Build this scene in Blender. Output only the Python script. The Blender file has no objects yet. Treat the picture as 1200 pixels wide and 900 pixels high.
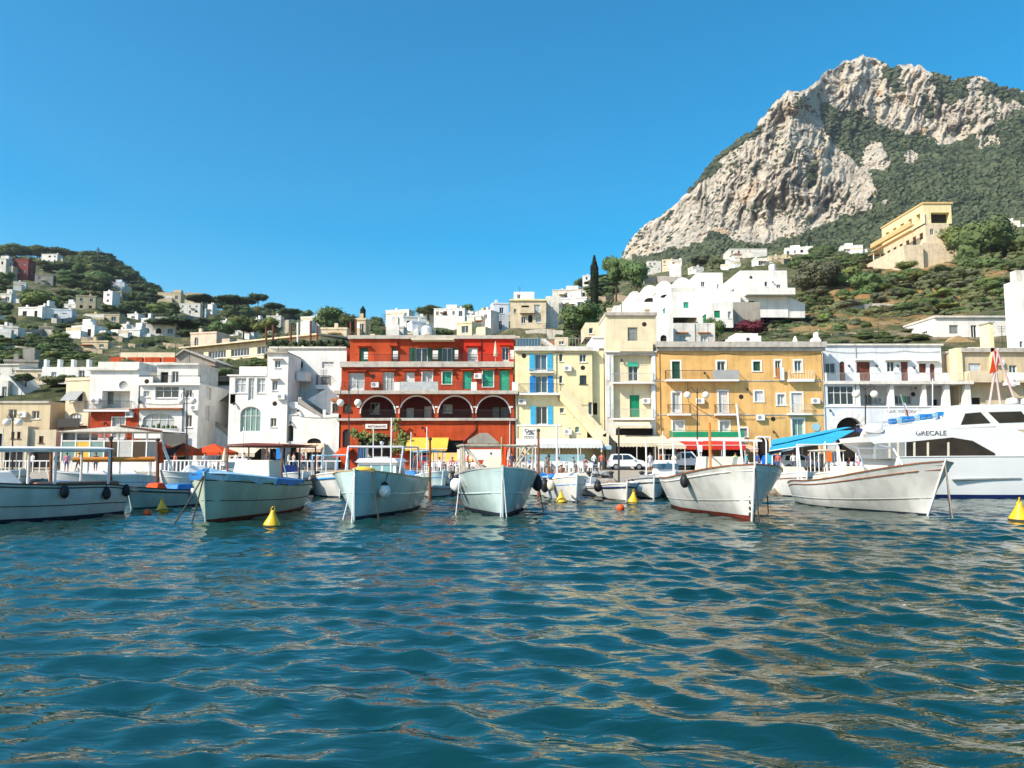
import bpy, math, random
import numpy as np
from mathutils import Vector, Matrix
R = math.radians
C = bpy.context.scene.collection
rng = random.Random(7)

# ------------------------------------------------------------------ camera
F = 900.0                      # focal length in pixels of a 1200 px wide picture
H = 2.7                        # eye above the sea
PIT = math.atan(80/900)
cp, sp = math.cos(PIT), math.sin(PIT)
scn = bpy.context.scene
cam_d = bpy.data.cameras.new('camera'); cam = bpy.data.objects.new('camera', cam_d); C.objects.link(cam)
cam.location = (0, 0, H); cam.rotation_euler = (math.pi/2+PIT, 0, 0)
cam_d.sensor_width = 36; cam_d.lens = 36*F/1200; cam_d.clip_start = .1; cam_d.clip_end = 20000
scn.camera = cam
def ray(px, py):
    x = (px-600)/F; y = (450-py)/F
    return Vector((x, cp-y*sp, sp+y*cp))
def P(px, py, Y):
    d = ray(px, py); return Vector((0, 0, H))+d*(Y/d.y)
def PW(px, py, z=0):
    d = ray(px, py); return Vector((0, 0, H))+d*((z-H)/d.z)
def ZZ(py, Y): return P(600, py, Y).z
def XX(px, Y, py=480): return P(px, py, Y).x

# ------------------------------------------------------------------ materials
MATS = {}
def mat(name, col, rough=.8, var=.12, sc=.6, bump=.0, bsc=8, spec=.3, metal=0, streak=0, col2=None, objvar=0, trans=0):
    if name in MATS: return MATS[name]
    m = bpy.data.materials.new(name); m.use_nodes = True; MATS[name] = m
    n = m.node_tree.nodes; l = m.node_tree.links; b = n['Principled BSDF']
    b.inputs['Roughness'].default_value = rough; b.inputs['Metallic'].default_value = metal
    b.inputs['Specular IOR Level'].default_value = spec
    b.inputs['Base Color'].default_value = (*col, 1)
    tc = n.new('ShaderNodeTexCoord')
    if var > 0:
        nz = n.new('ShaderNodeTexNoise'); nz.inputs['Scale'].default_value = sc; nz.inputs['Detail'].default_value = 6
        l.new(tc.outputs['Object'], nz.inputs['Vector'])
        mx = n.new('ShaderNodeMix'); mx.data_type = 'RGBA'
        c2 = col2 or tuple(c*(1-2.2*var) for c in col)
        mx.inputs['A'].default_value = (*col, 1); mx.inputs['B'].default_value = (*c2, 1)
        rp = n.new('ShaderNodeValToRGB'); rp.color_ramp.elements[0].position = .42; rp.color_ramp.elements[1].position = .72
        l.new(nz.outputs['Fac'], rp.inputs['Fac']); l.new(rp.outputs['Color'], mx.inputs['Factor'])
        out = mx.outputs['Result']
        if streak > 0:
            mp = n.new('ShaderNodeMapping'); mp.inputs['Scale'].default_value = (2.2, 2.2, .18)
            n2 = n.new('ShaderNodeTexNoise'); n2.inputs['Scale'].default_value = 1; n2.inputs['Detail'].default_value = 5
            l.new(tc.outputs['Object'], mp.inputs['Vector']); l.new(mp.outputs['Vector'], n2.inputs['Vector'])
            r2 = n.new('ShaderNodeValToRGB'); r2.color_ramp.elements[0].position = .5; r2.color_ramp.elements[1].position = .75
            r2.color_ramp.elements[0].color = (1, 1, 1, 1); k = 1-streak; r2.color_ramp.elements[1].color = (k, k*.97, k*.92, 1)
            l.new(n2.outputs['Fac'], r2.inputs['Fac'])
            m2 = n.new('ShaderNodeMix'); m2.data_type = 'RGBA'; m2.blend_type = 'MULTIPLY'; m2.inputs['Factor'].default_value = 1
            l.new(out, m2.inputs['A']); l.new(r2.outputs['Color'], m2.inputs['B']); out = m2.outputs['Result']
        if objvar > 0:
            oi = n.new('ShaderNodeObjectInfo'); hs = n.new('ShaderNodeHueSaturation')
            mr = n.new('ShaderNodeMapRange'); mr.inputs['To Min'].default_value = 1-objvar; mr.inputs['To Max'].default_value = 1+objvar
            mh = n.new('ShaderNodeMapRange'); mh.inputs['To Min'].default_value = .5-objvar*.07; mh.inputs['To Max'].default_value = .5+objvar*.07
            l.new(oi.outputs['Random'], mr.inputs['Value']); l.new(oi.outputs['Random'], mh.inputs['Value'])
            l.new(mr.outputs['Result'], hs.inputs['Value']); l.new(mh.outputs['Result'], hs.inputs['Hue'])
            l.new(out, hs.inputs['Color']); out = hs.outputs['Color']
        l.new(out, b.inputs['Base Color'])
    if bump > 0:
        nb = n.new('ShaderNodeTexNoise'); nb.inputs['Scale'].default_value = bsc; nb.inputs['Detail'].default_value = 5
        bp = n.new('ShaderNodeBump'); bp.inputs['Strength'].default_value = bump; bp.inputs['Distance'].default_value = .05
        l.new(tc.outputs['Object'], nb.inputs['Vector']); l.new(nb.outputs['Fac'], bp.inputs['Height']); l.new(bp.outputs['Normal'], b.inputs['Normal'])
    return m
def plaster(name, col, streak=.16, var=.07): return mat(name, col, .9, var, .7, .5, 5, .2, streak=streak*.8)
WHITE = plaster('white_plaster', (.78, .76, .71)); WHITE2 = plaster('old_white_plaster', (.70, .67, .60), .3, .12)
BLUEWHITE = plaster('blue_white_sky_tint', (.70, .73, .76)); TRIM = mat('white_trim', (.78, .76, .71), .7, .05)  # blue sky tint put into white walls; blinds and stripes have this colour themselves
STONETRIM = mat('grey_stone_trim', (.50, .46, .40), .85, .14, 1.5, streak=.2); CREAM = plaster('cream_plaster', (.74, .64, .43), .2)
PALEY = plaster('pale_yellow_plaster', (.80, .70, .42), .16); OCHRE = plaster('ochre_plaster', (.72, .43, .155), .24, .1)
RED = plaster('red_plaster', (.45, .065, .022), .3, .16); RED2 = plaster('bright_red_plaster', (.56, .035, .014), .15, .1); RED3 = plaster('orange_red_plaster', (.50, .075, .022), .26, .14)
BEIGE = plaster('beige_plaster', (.60, .49, .32), .25, .1); SAND = plaster('sand_plaster', (.68, .57, .40), .25, .1)
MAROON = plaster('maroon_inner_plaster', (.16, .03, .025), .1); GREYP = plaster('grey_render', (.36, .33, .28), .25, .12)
YVILLA = plaster('yellow_villa_plaster', (.80, .68, .38), .12); YV2 = plaster('orange_villa_plaster', (.70, .47, .22), .12)
PINK = plaster('pinkish_plaster', (.70, .54, .42), .18)
GLASS = mat('window_glass', (.02, .03, .04), .06, 0, spec=.7); GLASSB = mat('bluish_glass', (.05, .10, .14), .08, 0, spec=.7)
GLASSW = mat('smoky_yacht_glass', (.035, .028, .022), .12, .4, 1.2, spec=.35, col2=(.012, .012, .012)); GLASSL = mat('curtained_glass', (.45, .47, .46), .15, .1, 3, spec=.6); GLASSG = mat('greenish_glass', (.16, .30, .28), .12, .1, 2, spec=.6)
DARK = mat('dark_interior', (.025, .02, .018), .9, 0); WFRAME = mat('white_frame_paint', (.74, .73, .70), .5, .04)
DGREEN = mat('dark_green_shutter', (.02, .11, .065), .55, .15, 4); TEAL = mat('teal_green_blind', (.05, .42, .27), .6, .1, 3); EMER = mat('emerald_shutter', (.01, .28, .13), .55, .1, 4)
SKYB = mat('sky_blue_shutter', (.06, .42, .66), .5, .1, 3); BLUESH = mat('blue_shutter', (.02, .24, .62), .5, .1, 3)
BROWN = mat('brown_wood_door', (.16, .045, .025), .55, .2, 4); WHSH = mat('white_shutter', (.72, .70, .66), .6, .06, 4); GREYSH = mat('grey_blind', (.30, .31, .30), .7, .1, 3)
IRON = mat('dark_iron', (.03, .03, .03), .5, 0); GREYRAIL = mat('grey_rail', (.40, .40, .38), .5, .1); TERRA = mat('terracotta_tiles', (.42, .15, .06), .85, .25, 3, .8, 12)
CONC = mat('concrete', (.40, .37, .32), .9, .15, 1, .4, 6, streak=.2); STONEW = mat('rubble_stone_wall', (.36, .29, .20), .95, .3, 1.8, 1., 4)
ORANGEC = mat('orange_red_canvas', (.72, .07, .01), .8, .1, 1); YELC = mat('yellow_canvas', (.75, .46, .06), .8, .08, 1); CREAMC = mat('cream_canvas', (.66, .58, .42), .85, .1, 1)
PEACHC = mat('peach_canvas', (.70, .40, .24), .85, .1, 1); BLUEC = mat('turquoise_canvas', (.02, .36, .60), .75, .1, 1); REDC = mat('red_canvas', (.62, .03, .015), .8, .1, 1)
NAVY = mat('navy_canvas', (.02, .04, .16), .7, .1); TARP = mat('blue_tarpaulin', (.03, .20, .55), .45, .2, 2, .8, 2.5); LTARP = mat('light_blue_tarpaulin', (.35, .58, .72), .5, .15, 2, .6, 3)
HWHITE = mat('white_hull_paint', (.76, .76, .72), .22, .10, .9, bump=.12, bsc=3, spec=.5, streak=.2); HYACHT = mat('yacht_gelcoat', (.78, .78, .76), .15, .02, 1, spec=.6); HPALE = mat('pale_green_hull_paint', (.46, .54, .44), .28, .10, .9, bump=.12, bsc=3, spec=.5, streak=.2)
HAQUATINT = mat('aqua_hull_water_tint', (.48, .62, .61), .2, .10, .9, bump=.12, bsc=3, spec=.5, streak=.2); HGREY = mat('grey_white_hull_paint', (.68, .70, .67), .28, .10, .9, bump=.12, bsc=3, spec=.5, streak=.2)  # aqua: teal water reflection and shade put into the white hulls' colour
ANTIR = mat('red_antifouling', (.22, .035, .02), .7, .3, 3); ANTIB = mat('dark_antifouling', (.02, .03, .06), .7, .25, 3); NAVYP = mat('navy_paint', (.01, .02, .10), .3, .05)
WOOD = mat('varnished_wood', (.26, .09, .035), .4, .2, 5); WOODL = mat('pale_wood', (.48, .33, .17), .7, .2, 5); BLACKR = mat('black_rubber', (.015, .015, .02), .5, .05)
CREAMB = mat('cream_console_cover', (.72, .66, .50), .6, .05, 1, .3, 3); STEEL = mat('steel_tube', (.62, .62, .62), .3, .05, metal=.7); WPLAS = mat('white_plastic', (.78, .77, .74), .45, .03)
ROPE = mat('old_rope', (.30, .26, .19), .9, .2, 9); DROPE = mat('wet_dark_rope', (.06, .055, .045), .9, .1, 9)
BUOYY = mat('yellow_buoy', (.80, .48, .01), .4, .15, 4, spec=.4, col2=(.62, .33, .03)); BUOYO = mat('orange_buoy', (.80, .10, .015), .4, .1, 3)
SKIN = mat('tanned_skin', (.42, .22, .13), .6, .05); HAIR = mat('dark_hair', (.03, .02, .015), .7, 0); CARW = mat('white_car_paint', (.72, .72, .72), .2, 0, spec=.6)
ASPH = mat('asphalt', (.07, .07, .07), .9, .15, 1); RIM = mat('grey_alloy', (.35, .35, .36), .35, 0, metal=.6); LAMPR = mat('red_lamp_lens', (.45, .01, .01), .3, 0); LAMPW = mat('clear_lamp_lens', (.6, .6, .58), .15, 0, spec=.7)
GLOBE = mat('frosted_globe', (.78, .74, .66), .3, 0); BTRUNK = mat('bark', (.10, .065, .04), .95, .25, 3)

# ------------------------------------------------------------------ mesh builder
ORG = {}
class MB:
    def __init__(s): s.v = []; s.f = []; s.m = []; s.k = 0
    def q(s, pts, m=None):
        i = len(s.v); s.v += [tuple(p) for p in pts]; s.f.append(tuple(range(i, i+len(pts)))); s.m.append(s.k if m is None else m); return s
    def box(s, x0, x1, y0, y1, z0, z1, m=None):
        i = len(s.v); s.v += [(x, y, z) for z in (z0, z1) for y in (y0, y1) for x in (x0, x1)]
        for f in ((0, 2, 3, 1), (4, 5, 7, 6), (0, 1, 5, 4), (2, 6, 7, 3), (0, 4, 6, 2), (1, 3, 7, 5)):
            s.f.append(tuple(i+a for a in f)); s.m.append(s.k if m is None else m)
        return s
    def pbox(s, pl, u0, u1, z0, z1, d0, d1, m=None):
        i = len(s.v); s.v += [pl.pt(u, z, d) for z in (z0, z1) for d in (d0, d1) for u in (u0, u1)]
        for f in ((0, 2, 3, 1), (4, 5, 7, 6), (0, 1, 5, 4), (2, 6, 7, 3), (0, 4, 6, 2), (1, 3, 7, 5)):
            s.f.append(tuple(i+a for a in f)); s.m.append(s.k if m is None else m)
        return s
    def prism(s, a, b, m=None, cap=True):      # two matching rings
        n = len(a); i = len(s.v); s.v += [tuple(p) for p in a]+[tuple(p) for p in b]; k = s.k if m is None else m
        for j in range(n):
            s.f.append((i+j, i+(j+1) % n, i+n+(j+1) % n, i+n+j)); s.m.append(k)
        if cap:
            s.f.append(tuple(i+j for j in range(n))[::-1]); s.m.append(k); s.f.append(tuple(i+n+j for j in range(n))); s.m.append(k)
        return s
    def tube(s, pts, r, n=6, m=None, r2=None):
        pts = [Vector(p) for p in pts]; N = len(pts); rings = []
        for i, p in enumerate(pts):
            d = (pts[min(i+1, N-1)]-pts[max(i-1, 0)]).normalized()
            a = d.cross(Vector((0, 0, 1)) if abs(d.z) < .9 else Vector((1, 0, 0))).normalized(); b = d.cross(a)
            rr = r if r2 is None else r+(r2-r)*i/(N-1)
            rings.append([p+a*math.cos(t*2*math.pi/n)*rr+b*math.sin(t*2*math.pi/n)*rr for t in range(n)])
        for i in range(N-1): s.prism(rings[i], rings[i+1], m, cap=(N == 2))
        if N > 2: s.q(rings[0], m); s.q(rings[-1], m)
        return s
    def lathe(s, c, prof, n=12, m=None, ax='z'):
        c = Vector(c); rings = []
        for r, z in prof:
            ring = []
            for t in range(n):
                a = t*2*math.pi/n; u, w = r*math.cos(a), r*math.sin(a)
                ring.append(c+(Vector((u, w, z)) if ax == 'z' else Vector((z, u, w)) if ax == 'x' else Vector((u, z, w))))
            rings.append(ring)
        i = len(s.v); k = s.k if m is None else m
        for r_ in rings: s.v += [tuple(p) for p in r_]
        for a in range(len(rings)-1):
            for j in range(n): s.f.append((i+a*n+j, i+a*n+(j+1) % n, i+(a+1)*n+(j+1) % n, i+(a+1)*n+j)); s.m.append(k)
        return s
    def ell(s, c, rx, ry, rz, m=None, n=10, k=6):
        c = Vector(c); i = len(s.v); kk = s.k if m is None else m
        for a in range(k+1):
            th = math.pi*a/k
            for j in range(n):
                ph = 2*math.pi*j/n; s.v.append((c.x+rx*math.sin(th)*math.cos(ph), c.y+ry*math.sin(th)*math.sin(ph), c.z+rz*math.cos(th)))
        for a in range(k):
            for j in range(n): s.f.append((i+a*n+j, i+a*n+(j+1) % n, i+(a+1)*n+(j+1) % n, i+(a+1)*n+j)); s.m.append(kk)
        return s
    def build(s, name, mats, parent=None, smooth=False, label=None):
        me = bpy.data.meshes.new(name); o = bpy.data.objects.new(name, me); C.objects.link(o)
        org = ORG.get(parent.name, Vector()) if parent else Vector()
        me.from_pydata([(v[0]-org.x, v[1]-org.y, v[2]-org.z) for v in s.v], [], s.f)
        for m_ in (mats if isinstance(mats, (list, tuple)) else [mats]): me.materials.append(m_)
        me.polygons.foreach_set('material_index', s.m)
        if smooth: me.polygons.foreach_set('use_smooth', [True]*len(s.f))
        me.update()
        if parent: o.parent = parent; ORG[o.name] = org
        if label: o['label'] = label
        return o
def tag(o, label=None, cat=None, group=None, kind=None):
    if label: o['label'] = label
    if cat: o['category'] = cat
    if group: o['group'] = group
    if kind: o['kind'] = kind
    return o
def thing(name, label, cat, loc=(0, 0, 0), group=None):
    o = bpy.data.objects.new(name, None); C.objects.link(o); o.empty_display_size = .1
    o.location = loc; ORG[o.name] = Vector(loc); return tag(o, label, cat, group)
def kids(o): return [c for c in bpy.data.objects if c.parent == o]
def copy_tree(o, loc, rz=0, sc=1, label=None, group=None, ch=None):
    r = o.copy(); C.objects.link(r); r.location = loc; r.rotation_euler = (0, 0, rz); r.scale = (sc, sc, sc) if not isinstance(sc, tuple) else sc
    if label: r['label'] = label
    if group: r['group'] = group
    for c, gs in (ch if ch is not None else [(c, kids(c)) for c in kids(o)]):
        d = c.copy(); C.objects.link(d); d.parent = r
        for g in gs: e = g.copy(); C.objects.link(e); e.parent = d
    return r
def text_mesh(txt, size, ext=.01):
    cu = bpy.data.curves.new('lettering', 'FONT'); cu.body = txt; cu.size = size; cu.extrude = ext; cu.align_x = 'CENTER'; cu.align_y = 'CENTER'
    o = bpy.data.objects.new('lettering_source', cu); C.objects.link(o); bpy.context.view_layer.update()
    me = bpy.data.meshes.new_from_object(o.evaluated_get(bpy.context.evaluated_depsgraph_get())); bpy.data.objects.remove(o); bpy.data.curves.remove(cu); return me
def lettering(txt, size, loc, rot, m, parent, scx=1):
    me = text_mesh(txt, size); me.materials.clear(); me.materials.append(m)
    o = bpy.data.objects.new('lettering', me); C.objects.link(o); o.parent = parent
    o.location = Vector(loc)-ORG.get(parent.name, Vector()); o.rotation_euler = rot; o.scale = (scx, 1, 1); return o

# ------------------------------------------------------------------ numpy noise
def vnoise(x, y, seed=0):
    xi = np.floor(x).astype(np.int64); yi = np.floor(y).astype(np.int64); fx = x-xi; fy = y-yi
    fx = fx*fx*fx*(fx*(fx*6-15)+10); fy = fy*fy*fy*(fy*(fy*6-15)+10)
    def h(a, b):
        n = (a*374761393+b*668265263+seed*1442695041) & 0x7fffffff
        n = ((n ^ (n >> 13))*1274126177) & 0x7fffffff
        return ((n ^ (n >> 16)) & 0xffff)/65535.0
    return (h(xi, yi)*(1-fx)+h(xi+1, yi)*fx)*(1-fy)+(h(xi, yi+1)*(1-fx)+h(xi+1, yi+1)*fx)*fy
def fbm(x, y, o=4, seed=0, ridge=False):
    t = 0; a = 1; s = 0
    for i in range(o):
        n = vnoise(x*2**i, y*2**i, seed+i*17)
        if ridge: n = 1-abs(2*n-1)
        t = t+a*n; s += a; a *= .5
    return t/s
def grid_mesh(name, V, nr, nc, mats, smooth=True, midx=None):
    me = bpy.data.meshes.new(name); o = bpy.data.objects.new(name, me); C.objects.link(o)
    i = (np.arange(nr-1)[:, None]*nc+np.arange(nc-1)[None, :]).ravel()
    f = np.stack([i, i+1, i+nc+1, i+nc], 1).astype(np.int32)
    me.vertices.add(len(V)); me.vertices.foreach_set('co', V.astype(np.float32).ravel())
    me.loops.add(f.size); me.loops.foreach_set('vertex_index', f.ravel())
    me.polygons.add(len(f)); me.polygons.foreach_set('loop_start', np.arange(0, f.size, 4, dtype=np.int32))
    me.update(calc_edges=True); me.validate()
    me.polygons.foreach_set('use_smooth', np.full(len(me.polygons), smooth))
    for m in mats: me.materials.append(m)
    return o
# ------------------------------------------------------------------ world, sun
SUN_AZ, SUN_EL = R(56), R(39)       # azimuth: degrees to the left of straight behind the camera
sdir = Vector((-math.sin(SUN_AZ)*math.cos(SUN_EL), -math.cos(SUN_AZ)*math.cos(SUN_EL), math.sin(SUN_EL)))
w = bpy.data.worlds.new('World'); scn.world = w; w.use_nodes = True
wn = w.node_tree.nodes; wl = w.node_tree.links; bg = wn['Background']
sky = wn.new('ShaderNodeTexSky'); sky.sky_type = 'NISHITA'; sky.sun_disc = False
sky.sun_elevation = SUN_EL; sky.sun_rotation = math.atan2(sdir.x, sdir.y) % (2*math.pi)
sky.air_density = 1.0; sky.dust_density = 1.1; sky.ozone_density = 1.2; sky.altitude = 0
hs = wn.new('ShaderNodeHueSaturation'); hs.inputs['Saturation'].default_value = 1.75; hs.inputs['Hue'].default_value = .486; hs.inputs['Value'].default_value = 1.14
wl.new(sky.outputs['Color'], hs.inputs['Color']); wl.new(hs.outputs['Color'], bg.inputs['Color']); bg.inputs['Strength'].default_value = .13
sl = bpy.data.lights.new('sun', 'SUN'); so = bpy.data.objects.new('sun', sl); C.objects.link(so)
sl.energy = 5.0; sl.angle = R(.5); sl.color = (1, .92, .80); so.rotation_euler = sdir.to_track_quat('Z', 'Y').to_euler(); so.location = (0, 0, 60)
vs = scn.view_settings; vs.view_transform = 'Standard'; vs.look = 'None'; vs.exposure = .48; vs.gamma = 1
scn.cycles.use_denoising = True; scn.cycles.max_bounces = 5; scn.cycles.diffuse_bounces = 2; scn.cycles.glossy_bounces = 3
scn.cycles.caustics_reflective = False; scn.cycles.caustics_refractive = False

# thin summer air between the harbour and the far slopes
def make_haze():
    m = bpy.data.materials.new('summer_haze'); m.use_nodes = True; n = m.node_tree.nodes; n.remove(n['Principled BSDF']); v = n.new('ShaderNodeVolumePrincipled')
    v.inputs['Color'].default_value = (.82, .90, 1, 1); v.inputs['Density'].default_value = HAZE; v.inputs['Anisotropy'].default_value = .2
    m.node_tree.links.new(v.outputs['Volume'], n['Material Output'].inputs['Volume'])
    mb = MB().box(-900, 1500, -70, 1800, -3, 620); o = mb.build('haze', m); tag(o, 'pale summer haze', None, kind='stuff')
HAZE = .00008
make_haze()

# ------------------------------------------------------------------ sea
def make_sea():
    nr, nc = 1000, 820
    Y = 4.0*(64/4.0)**(np.arange(nr)/(nr-1)); A = np.linspace(-.86, .86, nc)
    YY = np.repeat(Y[:, None], nc, 1); X = YY*A[None, :]
    rs = np.random.RandomState(11); Z = np.zeros_like(X); DX = np.zeros_like(X); DY = np.zeros_like(X)
    dY = YY*math.log(16)/(nr-1)
    N = 84
    for i in range(N):
        lam = .28*(5./.28)**(i/(N-1)); th = rs.normal(0, .5+.25*(lam < .7))+.1
        k = 2*math.pi/lam; kx, ky = k*math.sin(th), k*math.cos(th)
        slope = .036*(math.exp(-(math.log(lam/.85)/.65)**2)+.17)*rs.uniform(.5, 1.5)
        fade = np.clip((lam/dY-3)/4, 0, 1)
        ph = kx*X+ky*YY+rs.uniform(0, 6.28)+.8*np.sin(X*.31*rs.uniform(.5, 1.5)+YY*.23+i)
        a = slope/k; s_, c_ = np.sin(ph), np.cos(ph)
        Z += a*c_*fade; DX -= .8*a*s_*kx/k*fade; DY -= .8*a*s_*ky/k*fade
    patch = .40+1.25*fbm(X*.17+YY*.06+5, YY*.11, 3, 4)
    edge = np.clip((.86-np.abs(A))/.06, 0, 1)[None, :]*np.clip((YY-4)/.3, 0, 1)*np.clip((64-YY)/4, 0, 1)*patch
    V = np.stack([X+DX*edge, YY+DY*edge, Z*edge], -1).reshape(-1, 3)
    m = bpy.data.materials.new('sea_water'); m.use_nodes = True; n = m.node_tree.nodes; l = m.node_tree.links; b = n['Principled BSDF']
    b.inputs['Base Color'].default_value = (0.0, .052, .078, 1); b.inputs['Roughness'].default_value = .015; b.inputs['IOR'].default_value = 2.3; b.inputs['Specular Tint'].default_value = (.96, 1, .80, 1)
    tc = n.new('ShaderNodeTexCoord'); mp = n.new('ShaderNodeMapping'); mp.inputs['Scale'].default_value = (.7, 1.7, 1)
    n1 = n.new('ShaderNodeTexNoise'); n1.inputs['Scale'].default_value = 3.4; n1.inputs['Detail'].default_value = 2.0; n1.inputs['Roughness'].default_value = .45; n1.inputs['Distortion'].default_value = .6
    bp = n.new('ShaderNodeBump'); bp.inputs['Strength'].default_value = .5; bp.inputs['Distance'].default_value = .04
    l.new(tc.outputs['Object'], mp.inputs['Vector']); l.new(mp.outputs['Vector'], n1.inputs['Vector']); l.new(n1.outputs['Fac'], bp.inputs['Height']); l.new(bp.outputs['Normal'], b.inputs['Normal'])
    n2 = n.new('ShaderNodeTexNoise'); n2.inputs['Scale'].default_value = .22; n2.inputs['Detail'].default_value = 3
    mx = n.new('ShaderNodeMix'); mx.data_type = 'RGBA'; mx.inputs['A'].default_value = (0, .017, .016, 1); mx.inputs['B'].default_value = (0.0, .028, .021, 1)
    l.new(tc.outputs['Object'], n2.inputs['Vector']); l.new(n2.outputs['Fac'], mx.inputs['Factor']); l.new(mx.outputs['Result'], b.inputs['Base Color'])
    o = grid_mesh('sea', V, nr, nc, [m]); tag(o, kind='structure')
    # the same sheet goes on flat to both sides and behind the camera
    mb = MB(); a = .86
    mb.q([(-400, -60, 0), (400, -60, 0), (4*a, 4, 0), (-4*a, 4, 0)]); mb.q([(-400, -60, 0), (-4*a, 4, 0), (-64*a, 64, 0), (-400, 64, 0)]); mb.q([(400, -60, 0), (400, 64, 0), (64*a, 64, 0), (4*a, 4, 0)])
    e = mb.build('sea_side', m)
    with bpy.context.temp_override(active_object=o, selected_editable_objects=[o, e], selected_objects=[o, e]): bpy.ops.object.join()
make_sea()

# ------------------------------------------------------------------ terrain
TY = np.array([90, 105, 125, 150, 180, 220, 270, 330, 400, 480, 560.])
TC = np.array([-300, 0, 100, 180, 250, 330, 430, 520, 600, 650, 700, 760, 850, 930, 1000, 1060, 1120, 1200, 1500.])
TT = np.array([
 [470, 450, 430, 410, 390, 370, 350, 330, 310, 300, 296], [470, 445, 425, 405, 388, 372, 355, 335, 316, 304, 300], [470, 440, 425, 410, 395, 380, 365, 345, 327, 313, 308],
 [470, 435, 422, 412, 402, 392, 380, 368, 357, 351, 349], [470, 430, 420, 412, 405, 396, 388, 378, 370, 365, 363], [470, 425, 415, 408, 402, 396, 390, 384, 380, 378, 377],
 [470, 425, 412, 405, 398, 393, 388, 385, 383, 382, 382], [470, 425, 412, 404, 397, 391, 386, 382, 380, 379, 379], [470, 420, 408, 398, 390, 384, 380, 377, 375, 375, 375],
 [465, 415, 402, 390, 378, 366, 357, 352, 350, 350, 350], [462, 412, 398, 384, 370, 356, 344, 338, 335, 334, 333], [455, 410, 396, 380, 364, 348, 336, 329, 325, 323, 322],
 [450, 408, 394, 376, 356, 336, 318, 308, 304, 302, 300], [440, 402, 388, 370, 350, 330, 310, 301, 298, 296, 294], [432, 398, 384, 366, 347, 327, 310, 302, 298, 294, 290],
 [430, 396, 380, 362, 342, 321, 306, 300, 296, 291, 286], [427, 393, 375, 355, 333, 308, 287, 281, 278, 275, 272], [425, 390, 370, 348, 323, 295, 273, 268, 264, 260, 256],
 [425, 385, 360, 335, 305, 275, 255, 250, 248, 244, 240.]]).T
LTY = np.log(TY)
def tpy(px, Y):        # picture row of the ground at a column and a depth
    px = np.asarray(px, float); ly = np.log(np.clip(Y, 90, 560))+0*px
    r = np.clip(np.searchsorted(LTY, ly)-1, 0, len(LTY)-2); fr = (ly-LTY[r])/(LTY[r+1]-LTY[r])
    c = np.clip(np.searchsorted(TC, px)-1, 0, len(TC)-2); fc = np.clip((px-TC[c])/(TC[c+1]-TC[c]), 0, 1); fc = fc*fc*(3-2*fc)
    return (TT[r, c]*(1-fc)+TT[r, c+1]*fc)*(1-fr)+(TT[r+1, c]*(1-fc)+TT[r+1, c+1]*fc)*fr
def z_of(py, Y):
    y = (450-py)/F; return H+Y*(sp+y*cp)/(cp-y*sp)
def tz(x, Y): return float(z_of(tpy(600+F*cp*x/Y, Y), Y))
def solveY(px, py):
    lo, hi = 91., 555.
    if float(tpy(px, hi)) >= py: return hi
    for _ in range(40):
        m_ = (lo+hi)/2
        if float(tpy(px, m_)) > py: lo = m_
        else: hi = m_
    return lo
def inpoly(x, y, poly):
    r = np.zeros(np.shape(x), bool); j = len(poly)-1
    for i in range(len(poly)):
        xi, yi = poly[i]; xj, yj = poly[j]
        c = ((yi > y) != (yj > y)) & (x < (xj-xi)*(y-yi)/(yj-yi+1e-9)+xi); r ^= c; j = i
    return r
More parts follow.
